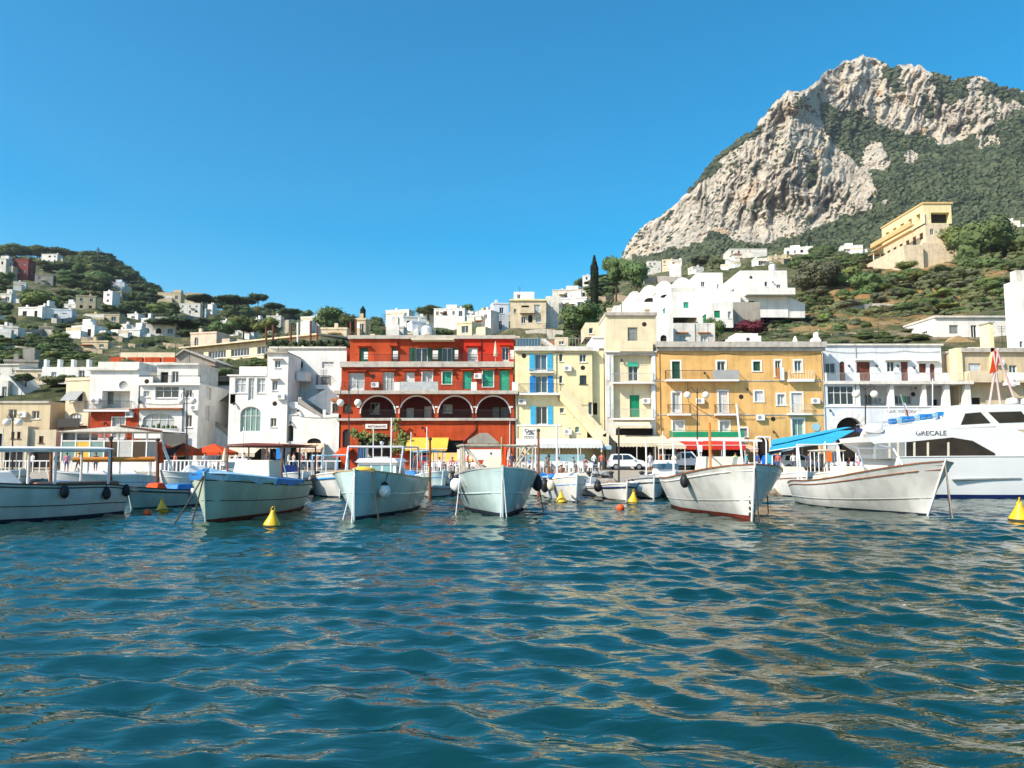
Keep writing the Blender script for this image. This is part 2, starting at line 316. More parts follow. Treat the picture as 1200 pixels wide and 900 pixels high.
def ground_mat(name, rocky=False):
    m = bpy.data.materials.new(name); m.use_nodes = True; n = m.node_tree.nodes; l = m.node_tree.links; b = n['Principled BSDF']
    b.inputs['Roughness'].default_value = .95; b.inputs['Specular IOR Level'].default_value = .1
    tc = n.new('ShaderNodeTexCoord'); at = n.new('ShaderNodeAttribute'); at.attribute_name = 'veg'
    def noise(sc, det=6, ro=.6, mp=None):
        z = n.new('ShaderNodeTexNoise'); z.inputs['Scale'].default_value = sc; z.inputs['Detail'].default_value = det; z.inputs['Roughness'].default_value = ro
        if mp:
            q = n.new('ShaderNodeMapping'); q.inputs['Scale'].default_value = mp; l.new(tc.outputs['Object'], q.inputs['Vector']); l.new(q.outputs['Vector'], z.inputs['Vector'])
        else: l.new(tc.outputs['Object'], z.inputs['Vector'])
        return z.outputs['Fac']
    def ramp(fac, stops):
        r_ = n.new('ShaderNodeValToRGB'); e = r_.color_ramp.elements
        while len(e) < len(stops): e.new(.5)
        for q, (p_, c_) in zip(e, stops): q.position = p_; q.color = (*c_, 1)
        l.new(fac, r_.inputs['Fac']); return r_.outputs['Color']
    def mix(f, a, b_, bt='MIX'):
        q = n.new('ShaderNodeMix'); q.data_type = 'RGBA'; q.blend_type = bt
        if isinstance(f, float): q.inputs['Factor'].default_value = f
        else: l.new(f, q.inputs['Factor'])
        l.new(a, q.inputs['A']); l.new(b_, q.inputs['B']); return q.outputs['Result']
    def math_(op, a, b_):
        q = n.new('ShaderNodeMath'); q.operation = op
        for i, v in enumerate((a, b_)):
            if isinstance(v, float): q.inputs[i].default_value = v
            else: l.new(v, q.inputs[i])
        return q.outputs[0]
    if rocky:
        rock = ramp(noise(.02, 8, .65), [(.3, (.40, .36, .29)), (.44, (.60, .54, .44)), (.56, (.68, .61, .49)), (.66, (.64, .45, .28))])
        st = ramp(noise(1, 8, .7, (.11, .11, .022)), [(.39, (.50, .47, .44)), (.47, (1, 1, 1)), (.75, (1, 1, 1))])
        rock = mix(1., rock, st, 'MULTIPLY')
        cr = ramp(noise(.09, 8, .75), [(.33, (.5, .48, .45)), (.43, (1, 1, 1))]); rock = mix(1., rock, cr, 'MULTIPLY')
        veg = ramp(noise(.08, 8, .75), [(.35, (.018, .034, .014)), (.55, (.035, .058, .022)), (.72, (.075, .088, .035))])
        f = math_('ADD', at.outputs['Fac'], math_('MULTIPLY', math_('SUBTRACT', noise(.05, 8, .75), .5), 2.3))
        fr = ramp(f, [(.47, (0, 0, 0)), (.53, (1, 1, 1))]); col = mix(fr, rock, veg)
        bsc, bd = .3, 5
    else:
        straw = ramp(noise(.12, 7, .65), [(.35, (.30, .14, .05)), (.5, (.36, .22, .09)), (.65, (.34, .27, .14))])
        green = ramp(noise(.16, 8, .75), [(.38, (.045, .062, .028)), (.5, (.10, .115, .05)), (.58, (.17, .15, .085)), (.66, (.30, .25, .17))])
        f = math_('ADD', at.outputs['Fac'], math_('MULTIPLY', math_('SUBTRACT', noise(.06, 6, .7), .5), 1.6))
        fr = ramp(f, [(.42, (0, 0, 0)), (.6, (1, 1, 1))]); col = mix(fr, green, straw)
        bsc, bd = .8, 1.0
    l.new(col, b.inputs['Base Color'])
    bp = n.new('ShaderNodeBump'); bp.inputs['Strength'].default_value = 1.; bp.inputs['Distance'].default_value = bd; l.new(noise(bsc, 9, .72), bp.inputs['Height']); l.new(bp.outputs['Normal'], b.inputs['Normal'])
    return m
def set_attr(o, arr):
    a = o.data.attributes.new('veg', 'FLOAT', 'POINT'); a.data.foreach_set('value', arr.astype(np.float32).ravel())
def make_terrain():
    cols = np.linspace(-420, 1640, 420); rows = np.concatenate([90*(560/90)**(np.arange(200)/199.), [640, 800, 1200, 2500, 6000, 12000.]])
    nr, nc = len(rows), len(cols); YY = np.repeat(rows[:, None], nc, 1); PX = np.repeat(cols[None, :], nr, 0)
    Z = z_of(tpy(PX, YY), YY)
    X = (PX-600)/(F*cp)*YY
    nz = fbm(X*.05, YY*.05, 4, 3)-.5; st = (fbm(X*.3, YY*.3, 3, 9)-.5)
    Z += (nz*5+st*1.6)*np.clip((YY-95)/40, 0, 1)
    # hillside terraces: flatten in steps
    step = 3.2; fr_ = (Z/step) % 1; Z += (np.where(fr_ < .75, -fr_*step*.7, -(1-fr_)*3*step*.7*.99))*np.clip((YY-110)/40, 0, 1)*.6*(YY < 561)
    far = YY > 561; drop = np.clip((YY-560)/1500, 0, 1)
    zl = Z[199][None, :]
    Z = np.where(far, np.maximum(zl*(1-drop*1.0), -1), Z)
    dry = np.clip(1-np.hypot((PX-1075)/170, (YY-190)/85), 0, 1)*.85+np.clip(1-np.hypot((PX-960)/90, (YY-150)/40), 0, 1)*.7+np.clip(1-np.hypot((PX-1030)/220, (YY-118)/30), 0, 1)*.35
    V = np.stack([X, YY, Z], -1).reshape(-1, 3)
    o = grid_mesh('terrain', V, nr, nc, [ground_mat('hillside_ground')]); set_attr(o, np.clip(dry*1.2+.12, 0, 1)); tag(o, kind='structure')
make_terrain()

# ------------------------------------------------------------------ limestone mountain
SIL = np.array([(560, 372), (690, 350), (712, 330), (728, 303), (735, 285), (745, 272), (765, 258), (790, 240), (812, 220), (830, 195), (850, 175), (872, 160), (886, 151), (893, 140), (905, 122), (925, 106), (945, 104), (960, 92), (975, 80), (990, 72), (1012, 66), (1030, 70), (1048, 78), (1075, 76), (1095, 85), (1115, 95), (1135, 92), (1148, 90), (1165, 97), (1180, 103), (1200, 105), (1260, 120), (1400, 170), (1560, 250.)])
DC = np.array([(600, 345, 900), (690, 338, 950), (730, 303, 1000), (760, 262, 1020), (800, 240, 1000), (850, 180, 985), (888, 152, 950), (930, 106, 940), (940, 180, 855), (900, 220, 850), (860, 240, 880), (800, 270, 930), (890, 280, 820), (960, 258, 800), (990, 250, 790), (1020, 240, 770), (962, 125, 985), (1000, 172, 950), (1012, 66, 1060), (1050, 80, 1050), (1050, 150, 985), (1100, 90, 1025), (1110, 165, 965), (1150, 95, 1020), (1200, 105, 1010), (1200, 130, 960), (1150, 155, 940), (1200, 200, 800), (1200, 260, 620), (1100, 200, 825), (1100, 250, 670), (1050, 250, 710), (1030, 220, 790), (960, 300, 640), (900, 300, 660), (850, 305, 690), (800, 310, 720), (740, 330, 740), (1200, 300, 560), (1300, 300, 560), (1000, 330, 570), (850, 340, 580), (1100, 330, 560), (700, 350, 700), (1300, 140, 950), (1400, 200, 850), (1560, 250, 800), (1500, 300, 560)])
VEG = [[(957, 120), (983, 129), (1005, 128), (1027, 142), (1061, 157), (1085, 162), (1113, 170), (1157, 153), (1200, 127), (1600, 240), (1600, 420), (1000, 420), (1010, 262), (1024, 244), (1029, 222), (1022, 205), (1010, 198), (1000, 186), (985, 172), (970, 157)],
       [(600, 300), (722, 309), (770, 299), (815, 285), (842, 274), (862, 283), (884, 288), (905, 283), (923, 279), (945, 270), (957, 262), (992, 253), (1022, 244), (1040, 420), (600, 420)],
       [(892, 150), (889, 160), (866, 172), (846, 188), (834, 205), (815, 217), (800, 232), (786, 243), (768, 253), (745, 262), (780, 215), (830, 165), (872, 140)],
       [(1040, 76), (1052, 74), (1058, 100), (1066, 112), (1048, 106), (1040, 95)], [(1090, 84), (1104, 88), (1118, 96), (1138, 92), (1132, 112), (1112, 124), (1098, 112)], [(1150, 95), (1175, 100), (1210, 105), (1215, 122), (1180, 118), (1155, 110)],
       [(946, 192), (953, 190), (957, 212), (950, 226)], [(1080, 110), (1088, 112), (1094, 135), (1085, 140)]]
RCK = [[(1018, 164), (1032, 168), (1044, 190), (1038, 203), (1020, 200), (1008, 190), (1014, 176)], [(1062, 176), (1076, 178), (1074, 192), (1060, 190)], [(1142, 160), (1170, 156), (1172, 168), (1146, 176)], [(1034, 232), (1046, 234), (1044, 240), (1034, 240)]]
def make_mountain():
    nc, nr = 900, 420; cols = np.linspace(560, 1560, nc)
    top = np.interp(cols, SIL[:, 0], SIL[:, 1]); top += (fbm(cols*.09, cols*0+3, 4, 5, True)-.6)*9*np.clip((330-top)/60, 0, 1)
    bot = np.full(nc, 378.); bot = np.maximum(bot, top+4)
    t = np.linspace(0, 1, nr-12); PY = bot[None, :]*(1-t[:, None])+top[None, :]*t[:, None]; PX = np.repeat(cols[None, :], nr-12, 0)
    cp_ = DC[:, :2]/100.; K = np.sqrt(((cp_[:, None]-cp_[None])**2).sum(-1)+.02); n_ = len(DC); A_ = np.zeros((n_+3, n_+3)); A_[:n_, :n_] = K-np.eye(n_)*.02; A_[:n_, n_:] = np.c_[np.ones(n_), cp_]; A_[n_:, :n_] = A_[:n_, n_:].T
    wt = np.linalg.solve(A_, np.r_[DC[:, 2], 0, 0, 0]); D = wt[n_]+wt[n_+1]*PX/100+wt[n_+2]*PY/100
    for i in range(n_): D = D+wt[i]*np.sqrt((PX/100-cp_[i, 0])**2+(PY/100-cp_[i, 1])**2+.02)
    D = np.clip(D, 540, 1150)
    veg = np.zeros_like(PX)
    jx = (fbm(PX*.09, PY*.09, 4, 21)-.5)*15; jy = (fbm(PX*.09+9, PY*.09, 4, 22)-.5)*15
    for p_ in VEG: veg[inpoly(PX+jx, PY+jy, p_)] = 1
    for p_ in RCK: veg[inpoly(PX+jx*.5, PY+jy*.5, p_)] = 0
    for _ in range(9): veg = (veg+np.roll(veg, 1, 0)+np.roll(veg, -1, 0)+np.roll(veg, 1, 1)+np.roll(veg, -1, 1))/5
    wx = PX+(fbm(PX*.05, PY*.05, 4, 31)-.5)*18+(PY-200)*.22; wy = PY+(fbm(PX*.05, PY*.05, 4, 32)-.5)*24
    r1 = fbm(wx*.040, wy*.012, 4, 41, True); r2 = fbm(wx*.13, wy*.05, 5, 51, True); r3 = fbm(wx*.5, wy*.3, 4, 61, True)
    rk = 1-veg
    edge = np.clip((PY-top[None, :])/6, .15, 1)
    D = D-(rk*(50*(r1-.55)+26*(r2-.55)+10*(r3-.5))+veg*(18*(r2-.5)+6*(r3-.5)+25*(r1-.5)))*edge
    # back of the ridge
    Db = D[-1][None, :]+np.linspace(15, 500, 12)[:, None]; PXb = np.repeat(cols[None, :], 12, 0)
    Zt = z_of(PY, D); Xt = (PX-600)/F/(cp-((450-PY)/F)*sp)*D
    Zb = Zt[-1][None, :]-np.linspace(2, 260, 12)[:, None]; Xb = Xt[-1][None, :]*(Db/D[-1][None, :])
    Z = np.vstack([Zt, Zb]); X = np.vstack([Xt, Xb]); Y = np.vstack([D, Db]); VG = np.vstack([veg, np.ones((12, nc))])
    o = grid_mesh('mountain', np.stack([X, Y, Z], -1).reshape(-1, 3), nr, nc, [ground_mat('limestone_and_scrub', True)]); set_attr(o, VG*.9+.05); tag(o, kind='structure')
    return X, Y, Z, VG, PX, PY
MX, MY, MZ, MV, MPX, MPY = make_mountain()

# ------------------------------------------------------------------ foliage
def leaf_mat(name, c1, c2, ov=.35): 
    m = mat(name, c1, .75, .3, .9, 0, col2=c2, objvar=ov, spec=.15); return m
LPINE = leaf_mat('pine_foliage', (.062, .090, .038), (.032, .052, .024)); LROUND = leaf_mat('broadleaf_foliage', (.105, .145, .052), (.048, .074, .028)); LLIGHT = leaf_mat('light_green_foliage', (.17, .20, .06), (.07, .10, .03))
LCYP = leaf_mat('cypress_foliage', (.018, .032, .014), (.010, .020, .010)); LSCRUB = leaf_mat('scrub_foliage', (.17, .17, .07), (.08, .10, .038), .45); LBOUG = leaf_mat('bougainvillea_bloom', (.11, .02, .03), (.05, .03, .02), .1); LFOREST = leaf_mat('mountain_scrub', (.040, .058, .024), (.020, .034, .015))
LOLIVE = leaf_mat('olive_foliage', (.12, .13, .075), (.05, .06, .03), .3)
def ico():
    bm = __import__('bmesh').new(); __import__('bmesh').ops.create_icosphere(bm, subdivisions=2, radius=1)
    v = np.array([q.co[:] for q in bm.verts]); f = np.array([[a.index for a in q.verts] for q in bm.faces]); bm.free(); return v, f
def ico1():
    bm = __import__('bmesh').new(); __import__('bmesh').ops.create_icosphere(bm, subdivisions=1, radius=1)
    v = np.array([q.co[:] for q in bm.verts]); f = np.array([[a.index for a in q.verts] for q in bm.faces]); bm.free(); return v, f
IV, IF = ico(); IV1, IF1 = ico1()
def raw_mesh(name, V, Fc, mats, smooth=False):
    me = bpy.data.meshes.new(name); me.from_pydata([], [], []) ; k = Fc.shape[1]
    me.vertices.add(len(V)); me.vertices.foreach_set('co', V.astype(np.float32).ravel()); me.loops.add(Fc.size); me.loops.foreach_set('vertex_index', Fc.astype(np.int32).ravel())
    me.polygons.add(len(Fc)); me.polygons.foreach_set('loop_start', np.arange(0, Fc.size, k, dtype=np.int32)); me.update(calc_edges=True)
    me.polygons.foreach_set('use_smooth', np.full(len(Fc), smooth))
    for m in mats: me.materials.append(m)
    return me
def crown_mesh(name, lobes, nleaf, ls, m, seed, core=.72):
    """lobes: (cx,cy,cz,rx,ry,rz). Inner rough cores plus many leaf clumps (triangles) through the outer volume."""
    rs = np.random.RandomState(seed); Vs = []; Fs = []; off = 0
    L = np.array(lobes); vol = (L[:, 3]*L[:, 4]*L[:, 5])**.67; pr = vol/vol.sum()
    for q in L:
        n_ = .75+.5*rs.rand(len(IV)); v = IV*n_[:, None]*q[3:6]*core+q[:3]; Vs.append(v); Fs.append(IF+off); off += len(v)
    idx = rs.choice(len(L), nleaf, p=pr); d = rs.normal(size=(nleaf, 3)); d /= np.linalg.norm(d, axis=1)[:, None]
    r = .72+.38*rs.rand(nleaf); c = L[idx, :3]+d*L[idx, 3:6]*r[:, None]
    a = rs.normal(size=(nleaf, 3)); a -= (a*d).sum(1)[:, None]*d*.6; a /= np.linalg.norm(a, axis=1)[:, None]; b = np.cross(d, a); b /= np.linalg.norm(b, axis=1)[:, None]+1e-6
    s = ls*(.5+rs.rand(nleaf))[:, None]; tri = np.stack([c+a*s, c-a*s*.6+b*s*.8, c-a*s*.5-b*s*.9], 1).reshape(-1, 3)
    Vs.append(tri); Fs.append(np.arange(nleaf*3).reshape(-1, 3)+off)
    return raw_mesh(name, np.vstack(Vs), np.vstack(Fs), [m])
def lobes_round(seed, n=9, fl=1.):
    r_ = random.Random(seed); return [(r_.uniform(-.3, .3), r_.uniform(-.3, .3), .62+r_.uniform(-.2, .2)*fl, r_.uniform(.18, .32), r_.uniform(.18, .32), r_.uniform(.15, .26)*fl) for _ in range(n)]
def trunk_mb(h, r, limbs, seed):
    r_ = random.Random(seed); mb = MB(); mb.tube([(0, 0, -.25), (r_.uniform(-.02, .02), 0, h*.5), (0, r_.uniform(-.02, .02), h)], r, 7, r2=r*.6)
    for i in range(limbs):
        a = i*2.4+r_.random(); mb.tube([(0, 0, h*.8), (.12*math.cos(a), .12*math.sin(a), h+.05), (.27*math.cos(a), .27*math.sin(a), h+.17)], r*.45, 5, r2=r*.2)
    return mb
def mk_tree(name, cat, crown, trunk):
    o = thing(name, '', cat); c = bpy.data.objects.new('crown', crown); C.objects.link(c); c.parent = o
    trunk.build('trunk', BTRUNK, o, smooth=True); return o
# unit trees: height 1, width about 1
PROTO = {}
for k_, (lm) in enumerate([LROUND, LROUND, LLIGHT, LOLIVE]):
    PROTO['round%d' % k_] = mk_tree('broadleaf_tree', 'tree', crown_mesh('crown', lobes_round(k_+1, 11), 1900, .034, lm, k_), trunk_mb(.42, .035, 4, k_))
for k_ in range(2):
    r_ = random.Random(50+k_); lb = [(.36*math.cos(a)*q, .36*math.sin(a)*q, .80+r_.uniform(-.03, .05)-.05*q, .2, .2, .10) for a in [i*.9 for i in range(8)] for q in (.55, 1)]
    PROTO['pine%d' % k_] = mk_tree('umbrella_pine', 'tree', crown_mesh('crown', lb, 2300, .026, LPINE, 60+k_), trunk_mb(.62, .022, 6, 60+k_))
lb = [(0, 0, .08+i*.085, .5*(.30 if i < 8 else .30-(i-8)*.09)*(1 if i > 0 else .7)*2, .5*(.30 if i < 8 else .30-(i-8)*.09)*2, .08) for i in range(11)]
PROTO['cypress'] = mk_tree('cypress', 'tree', crown_mesh('crown', [(a, b, c, d_*.9, e*.9, f) for a, b, c, d_, e, f in lb], 2200, .045, LCYP, 77), trunk_mb(.3, .05, 0, 77))
def shrub_proto(lm, seed): 
    me = crown_mesh('shrub', [(a, b, (c-.35)*.9, d_*1.25, e*1.25, f*1.3) for a, b, c, d_, e, f in lobes_round(seed, 9)], 1300, .045, lm, seed)
    o = bpy.data.objects.new('shrub', me); C.objects.link(o); return o
PROTO['bush0'] = shrub_proto(LSCRUB, 90); PROTO['bush1'] = shrub_proto(LROUND, 91); PROTO['bush2'] = shrub_proto(LOLIVE, 92); PROTO['boug'] = shrub_proto(LBOUG, 93)
USED = set(); CH = {}
def plant(kind, loc, w_, h_, label, group=None, rz=None):
    p_ = PROTO[kind]; rz = rng.uniform(0, 6.28) if rz is None else rz
    if kind not in CH: CH[kind] = [(c, []) for c in kids(p_)]
    if kind not in USED:
        USED.add(kind); o = p_; o.location = loc; o.rotation_euler = (0, 0, rz); o.scale = (w_, w_, h_)
    else: o = copy_tree(p_, loc, rz, (w_, w_, h_), ch=CH[kind])
    tag(o, label, 'shrub' if kind[0] == 'b' else 'tree')
    if group: o['group'] = group
    elif 'group' in o: del o['group']
    return o
def tree_px(kind, px, pt, pb, wpx, label, group=None, Y=None):
    Y = Y or solveY(px, pb); a = P(px, pb, Y); t = P(px, pt, Y); wm = wpx*Y/F
    return plant(kind, a, wm, t.z-a.z, label, group)

# named trees of the skyline and the near hillside
tree_px('pine0', 302, 341, 372, 22, 'tall umbrella pine standing alone against the sky on the left ridge', Y=330)
tree_px('pine1', 321, 353, 378, 24, 'lower umbrella pine just right of the tallest pine on the ridge', Y=320)
tree_px('pine0', 340, 360, 380, 24, 'third umbrella pine on the ridge, where the left hill runs out', Y=315)
tree_px('pine1', 275, 345, 374, 46, 'broad dark pine on the ridge left of the tallest umbrella pine', Y=320)
tree_px('pine0', 238, 344, 370, 40, 'wide flat pine on the ridge above the pinkish villa', Y=340)
tree_px('round0', 385, 358, 392, 38, 'large dark tree on the skyline left of the thin cypress', Y=220)
tree_px('round1', 408, 366, 396, 30, 'dark tree filling the gap above the left end of the red building', Y=200)
tree_px('cypress', 425, 359, 378, 12, 'small pointed cypress on the skyline above the red building', Y=220)
tree_px('cypress', 697, 300, 362, 17, 'tall dark cypress rising above the cream villa and the pale tower house', Y=150)
tree_px('round0', 680, 352, 396, 54, 'large dark round tree behind the pale yellow house', Y=118)
tree_px('round0', 722, 297, 342, 34, 'tall tree right of the tall cypress at the foot of the cliff', Y=205)
tree_px('round1', 746, 303, 345, 38, 'dark spreading tree between the cliff foot and the white vaulted villa', Y=200)
tree_px('round0', 502, 358, 372, 34, 'dark tree on the skyline above the middle of the red building', Y=300)
tree_px('round1', 546, 356, 368, 16, 'small round tree standing alone on the skyline above the red building', Y=300)
tree_px('round1', 840, 372, 402, 26, 'dark bushy tree below the green shuttered annex of the white villa', Y=112)
tree_px('boug', 880, 368, 390, 34, 'purple bougainvillea on the terrace below the white villa', Y=114)
tree_px('boug', 1042, 302, 314, 20, 'crimson bougainvillea under the long yellow villa', Y=255)
tree_px('boug', 1024, 310, 319, 18, 'low crimson bougainvillea beside the yellow villa pergola', Y=254)
tree_px('round2', 1128, 262, 318, 64, 'bright green leafy tree at the right corner of the yellow villa', Y=235)
tree_px('round1', 1165, 262, 330, 82, 'wide dark tree on the slope right of the yellow villa', Y=225)
tree_px('round0', 1212, 270, 330, 70, 'dark tree cut by the right edge above the dry slope', Y=220)
tree_px('round1', 1155, 300, 335, 60, 'rounded dark tree low on the slope right of the yellow villa', Y=205)
tree_px('round3', 960, 305, 352, 52, 'greyish olive tree above the white villa, left of the dry slope', Y=190)
tree_px('round2', 985, 312, 350, 46, 'pale green tree at the head of the dry slope', Y=195)
tree_px('round0', 1018, 318, 356, 44, 'dark tree in the middle of the dry slope', Y=180)
tree_px('pine0', 236, 386, 410, 54, 'wide umbrella pine behind the roof of the pinkish villa', Y=190)
tree_px('pine1', 205, 372, 402, 62, 'dark umbrella pine between the arcaded white villa and the pinkish villa', Y=205)
tree_px('round2', 285, 370, 398, 34, 'light green tree behind the long yellow roofed building', Y=190)
tree_px('round2', 312, 372, 398, 30, 'yellow green tree right of its darker neighbour above the long roof', Y=190)
tree_px('round0', 262, 374, 398, 36, 'dark green round tree above the long yellow building', Y=188)
tree_px('round2', 46, 342, 364, 40, 'yellow green tree above the long white terraced house', Y=260)

def region_scatter(poly, n, kinds, wr, hr, label, group, seed, Yr=None):
    r_ = random.Random(seed); xs = [p[0] for p in poly]; ys = [p[1] for p in poly]; k = 0; tries = 0
    while k < n and tries < n*30:
        tries += 1; px, py = r_.uniform(min(xs), max(xs)), r_.uniform(min(ys), max(ys))
        if not inpoly(np.array([px]), np.array([py]), poly)[0]: continue
        if any(a < px < b and c < py < d for a, b, c, d in CLEAR): continue
        Y = solveY(px, py)
        if Yr and not (Yr[0] < Y < Yr[1]): continue
        kind = r_.choice(kinds); w_ = r_.uniform(*wr)*Y/F; h_ = r_.uniform(*hr)*Y/F
        x = (px-600)/(F*cp)*Y; QUEUE.append((h_*w_/Y/Y, kind, (x, Y, tz(x, Y)-.3-h_*.03), w_, h_, label[kind], group)); k += 1
CLEAR = []; QUEUE = []
def plant_queue():
    QUEUE.sort(key=lambda q: -q[0]); cnt = {}; rest = []
    for q in QUEUE:
        key = 'bush' if q[1][0] == 'b' else 'pine' if q[1][0] == 'p' else q[1] if q[1] == 'cypress' else 'round'; cnt[key] = cnt.get(key, 0)+1
        if cnt[key] <= (268 if key == 'round' else 290): plant(*q[1:])
        else: rest.append(q)
    Vs, Fs, off = [], [], 0
    for q in rest:
        p_ = PROTO[q[1]]; me = p_.data if p_.type == 'MESH' else [c for c in kids(p_) if c.name.startswith('crown')][0].data
        if me.name not in RAWM:
            v = np.zeros(len(me.vertices)*3, np.float32); me.vertices.foreach_get('co', v); f = np.zeros(len(me.loops), np.int32); me.loops.foreach_get('vertex_index', f); RAWM[me.name] = (v.reshape(-1, 3), f.reshape(-1, 3))
        v, f = RAWM[me.name]; Vs.append(v*np.array([q[3], q[3], q[4]])+np.array(q[2])); Fs.append(f+off); off += len(v)
    if rest:
        o = bpy.data.objects.new('distant_trees', raw_mesh('distant_trees', np.vstack(Vs), np.vstack(Fs), [LROUND])); C.objects.link(o); tag(o, 'smallest dark green trees filling the gaps of the hillsides', 'trees', kind='stuff')
RAWM = {}
# ------------------------------------------------------------------ building kit
class Pl:
    def __init__(s, O, U, N): s.O, s.U, s.N = Vector(O), Vector(U), Vector(N)
    def pt(s, u, z, d): p = s.O+s.U*u-s.N*d; return (p.x, p.y, p.z+z)
def arch_pts(h, n=10):
    u0, u1, z0, z1, ar = h; ah = min((u1-u0)/2, (z1-z0)*.9)*ar; c = (u0+u1)/2; r = (u1-u0)/2
    return [(c-r*math.cos(math.pi*i/n), z1-ah+ah*math.sin(math.pi*i/n)) for i in range(n+1)]
def wall_plane(mb, pl, u0, u1, z0, z1, holes, r=.22, m=0):
    us = sorted({round(a, 4) for a in [u0, u1]+[x for h in holes for x in h[:2]] if u0 <= a <= u1}); zs = sorted({round(a, 4) for a in [z0, z1]+[x for h in holes for x in h[2:4]] if z0 <= a <= z1})
    for a, b in zip(us, us[1:]):
        for c, d in zip(zs, zs[1:]):
            mu, mz = (a+b)/2, (c+d)/2
            if any(h[0] < mu < h[1] and h[2] < mz < h[3] for h in holes): continue
            mb.q([pl.pt(a, c, 0), pl.pt(b, c, 0), pl.pt(b, d, 0), pl.pt(a, d, 0)], m)
    for h in holes:
        a, b, c, d, ar = h
        if not ar:
            for e, f in (((a, c), (b, c)), ((b, c), (b, d)), ((b, d), (a, d)), ((a, d), (a, c))):
                mb.q([pl.pt(*e, 0), pl.pt(*f, 0), pl.pt(*f, r), pl.pt(*e, r)], m)
        else:
            ap = arch_pts(h)
            for e, f in (((a, c), (b, c)), ((b, c), ap[-1]), (ap[0], (a, c))): mb.q([pl.pt(*e, 0), pl.pt(*f, 0), pl.pt(*f, r), pl.pt(*e, r)], m)
            for e, f in zip(ap, ap[1:]):
                mb.q([pl.pt(*e, 0), pl.pt(*f, 0), pl.pt(*f, r), pl.pt(*e, r)], m)
                mb.q([pl.pt(*e, 0), pl.pt(*f, 0), pl.pt(f[0], d, 0), pl.pt(e[0], d, 0)], m)
OPN = {}
def fill_opening(b, pl, h, kind, r=.22, trim=None, hood=None, sill=True):
    """one window or door in its hole: frame part with pane / shutter sub-parts"""
    u0, u1, z0, z1, ar = h; w_, hh = u1-u0, z1-z0; k = kind.split(':'); kd = k[0]
    fm, gm = OPN.get(kind, (WFRAME, None)); door = kd[0] in 'DdR' or kd in ('o',) and hh > 1.7
    nm = 'door' if kd[0] in 'Dd' or (kd == 'R' and hh > 1.9) else 'window'
    gl = {'g': GLASS, 'b': GLASSB, 'l': GLASSL, 'q': GLASSG}
    f = MB(); t = min(.07, w_*.1); dd = r-.08
    if kd in ('w', 'd', 'S', 'm', 'n', 'W'):
        frm = {'n': BROWN, 'W': IRON}.get(kd, WFRAME)
        f.pbox(pl, u0, u0+t, z0, z1, dd, r-.01); f.pbox(pl, u1-t, u1, z0, z1, dd, r-.01); f.pbox(pl, u0+t, u1-t, z1-t, z1, dd, r-.01); f.pbox(pl, u0+t, u1-t, z0, z0+t*(1.4), dd, r-.01)
        nm_ = int(k[2]) if len(k) > 2 and k[2].isdigit() else max(1, round(w_/.75)) if kd in ('m',) else (1 if w_ < .55 else 2)
        for i in range(1, nm_):
            c = u0+w_*i/nm_; f.pbox(pl, c-t*.45, c+t*.45, z0+t, z1-t, dd+.005, r-.012)
        if kd == 'm' and hh > 1.2: f.pbox(pl, u0+t, u1-t, z0+hh*.62, z0+hh*.62+t*.8, dd+.01, r-.014)
        if kd == 'd': f.pbox(pl, u0+t, u1-t, z0+t, z0+hh*.16, dd+.02, r-.014)
        if sill and kd != 'd' and hh < 1.9: f.pbox(pl, u0-.08, u1+.08, z0-.07, z0-.003, -.09, .05)
        o = f.build(nm, frm, b)
        g = MB(); g.pbox(pl, u0, u1, z0, z1, r-.004, r+.02); 
        gc = gl[k[1]] if len(k) > 1 and k[1] in gl else (GLASS, GLASSB, GLASSL, GLASS)[int(u0*7+z0*13) % 4]
        g.build('pane', gc, o)
    elif kd == 'R':        # closed blind or shutter: slats
        m_ = globals()[k[1]]; f.pbox(pl, u0, u1, z0, z1, r-.05, r)
        n_ = max(4, int(hh/.16))
        for i in range(n_): f.pbox(pl, u0+.03, u1-.03, z0+hh*(i+.12)/n_, z0+hh*(i+.62)/n_, r-.085, r-.052)
        if w_ > .8: f.pbox(pl, (u0+u1)/2-.03, (u0+u1)/2+.03, z0+.01, z1-.01, r-.1, r-.048)
        o = f.build(nm, m_, b)
    elif kd == 'D':        # plank door / garage
        m_ = globals()[k[1]]; f.pbox(pl, u0, u1, z0, z1, r-.04, r); n_ = max(2, int(w_/.45))
        for i in range(n_): f.pbox(pl, u0+w_*i/n_+.03, u0+w_*(i+1)/n_-.03, z0+.08, z0+hh*.5, r-.065, r-.042); f.pbox(pl, u0+w_*i/n_+.03, u0+w_*(i+1)/n_-.03, z0+hh*.55, z1-.08, r-.065, r-.042)
        o = f.build('door', m_, b)
    elif kd == 'o':  # open: flat dark panel painted in place of the shaded room behind
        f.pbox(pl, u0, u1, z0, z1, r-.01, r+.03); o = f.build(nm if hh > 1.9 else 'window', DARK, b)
    if kd == 'S':          # open leaves either side
        m_ = globals()[k[2] or 'SKYB'] if len(k) > 2 and not k[2].isdigit() else SKYB; lw = w_*.46
        for a, c in ((u0-lw-.02, u0-.02), (u1+.02, u1+lw+.02)):
            s = MB(); s.pbox(pl, a, c, z0, z1, -.05, -.008); n_ = int(hh/.14)
            for i in range(n_): s.pbox(pl, a+.05, c-.05, z0+hh*(i+.2)/n_, z0+hh*(i+.7)/n_, -.065, -.052)
            s.build('shutter', m_, o)
    if trim:
        tm, tw = trim; s = MB(); s.pbox(pl, u0-tw, u0-.002, z0, z1+tw, -.04, -.003); s.pbox(pl, u1+.002, u1+tw, z0, z1+tw, -.04, -.003); s.pbox(pl, u0, u1, z1+.002, z1+tw, -.04, -.003)
        s.pbox(pl, u0-tw-.04, u1+tw+.04, z0-tw*.7, z0-.002, -.07, -.003); s.build('surround', tm, o)
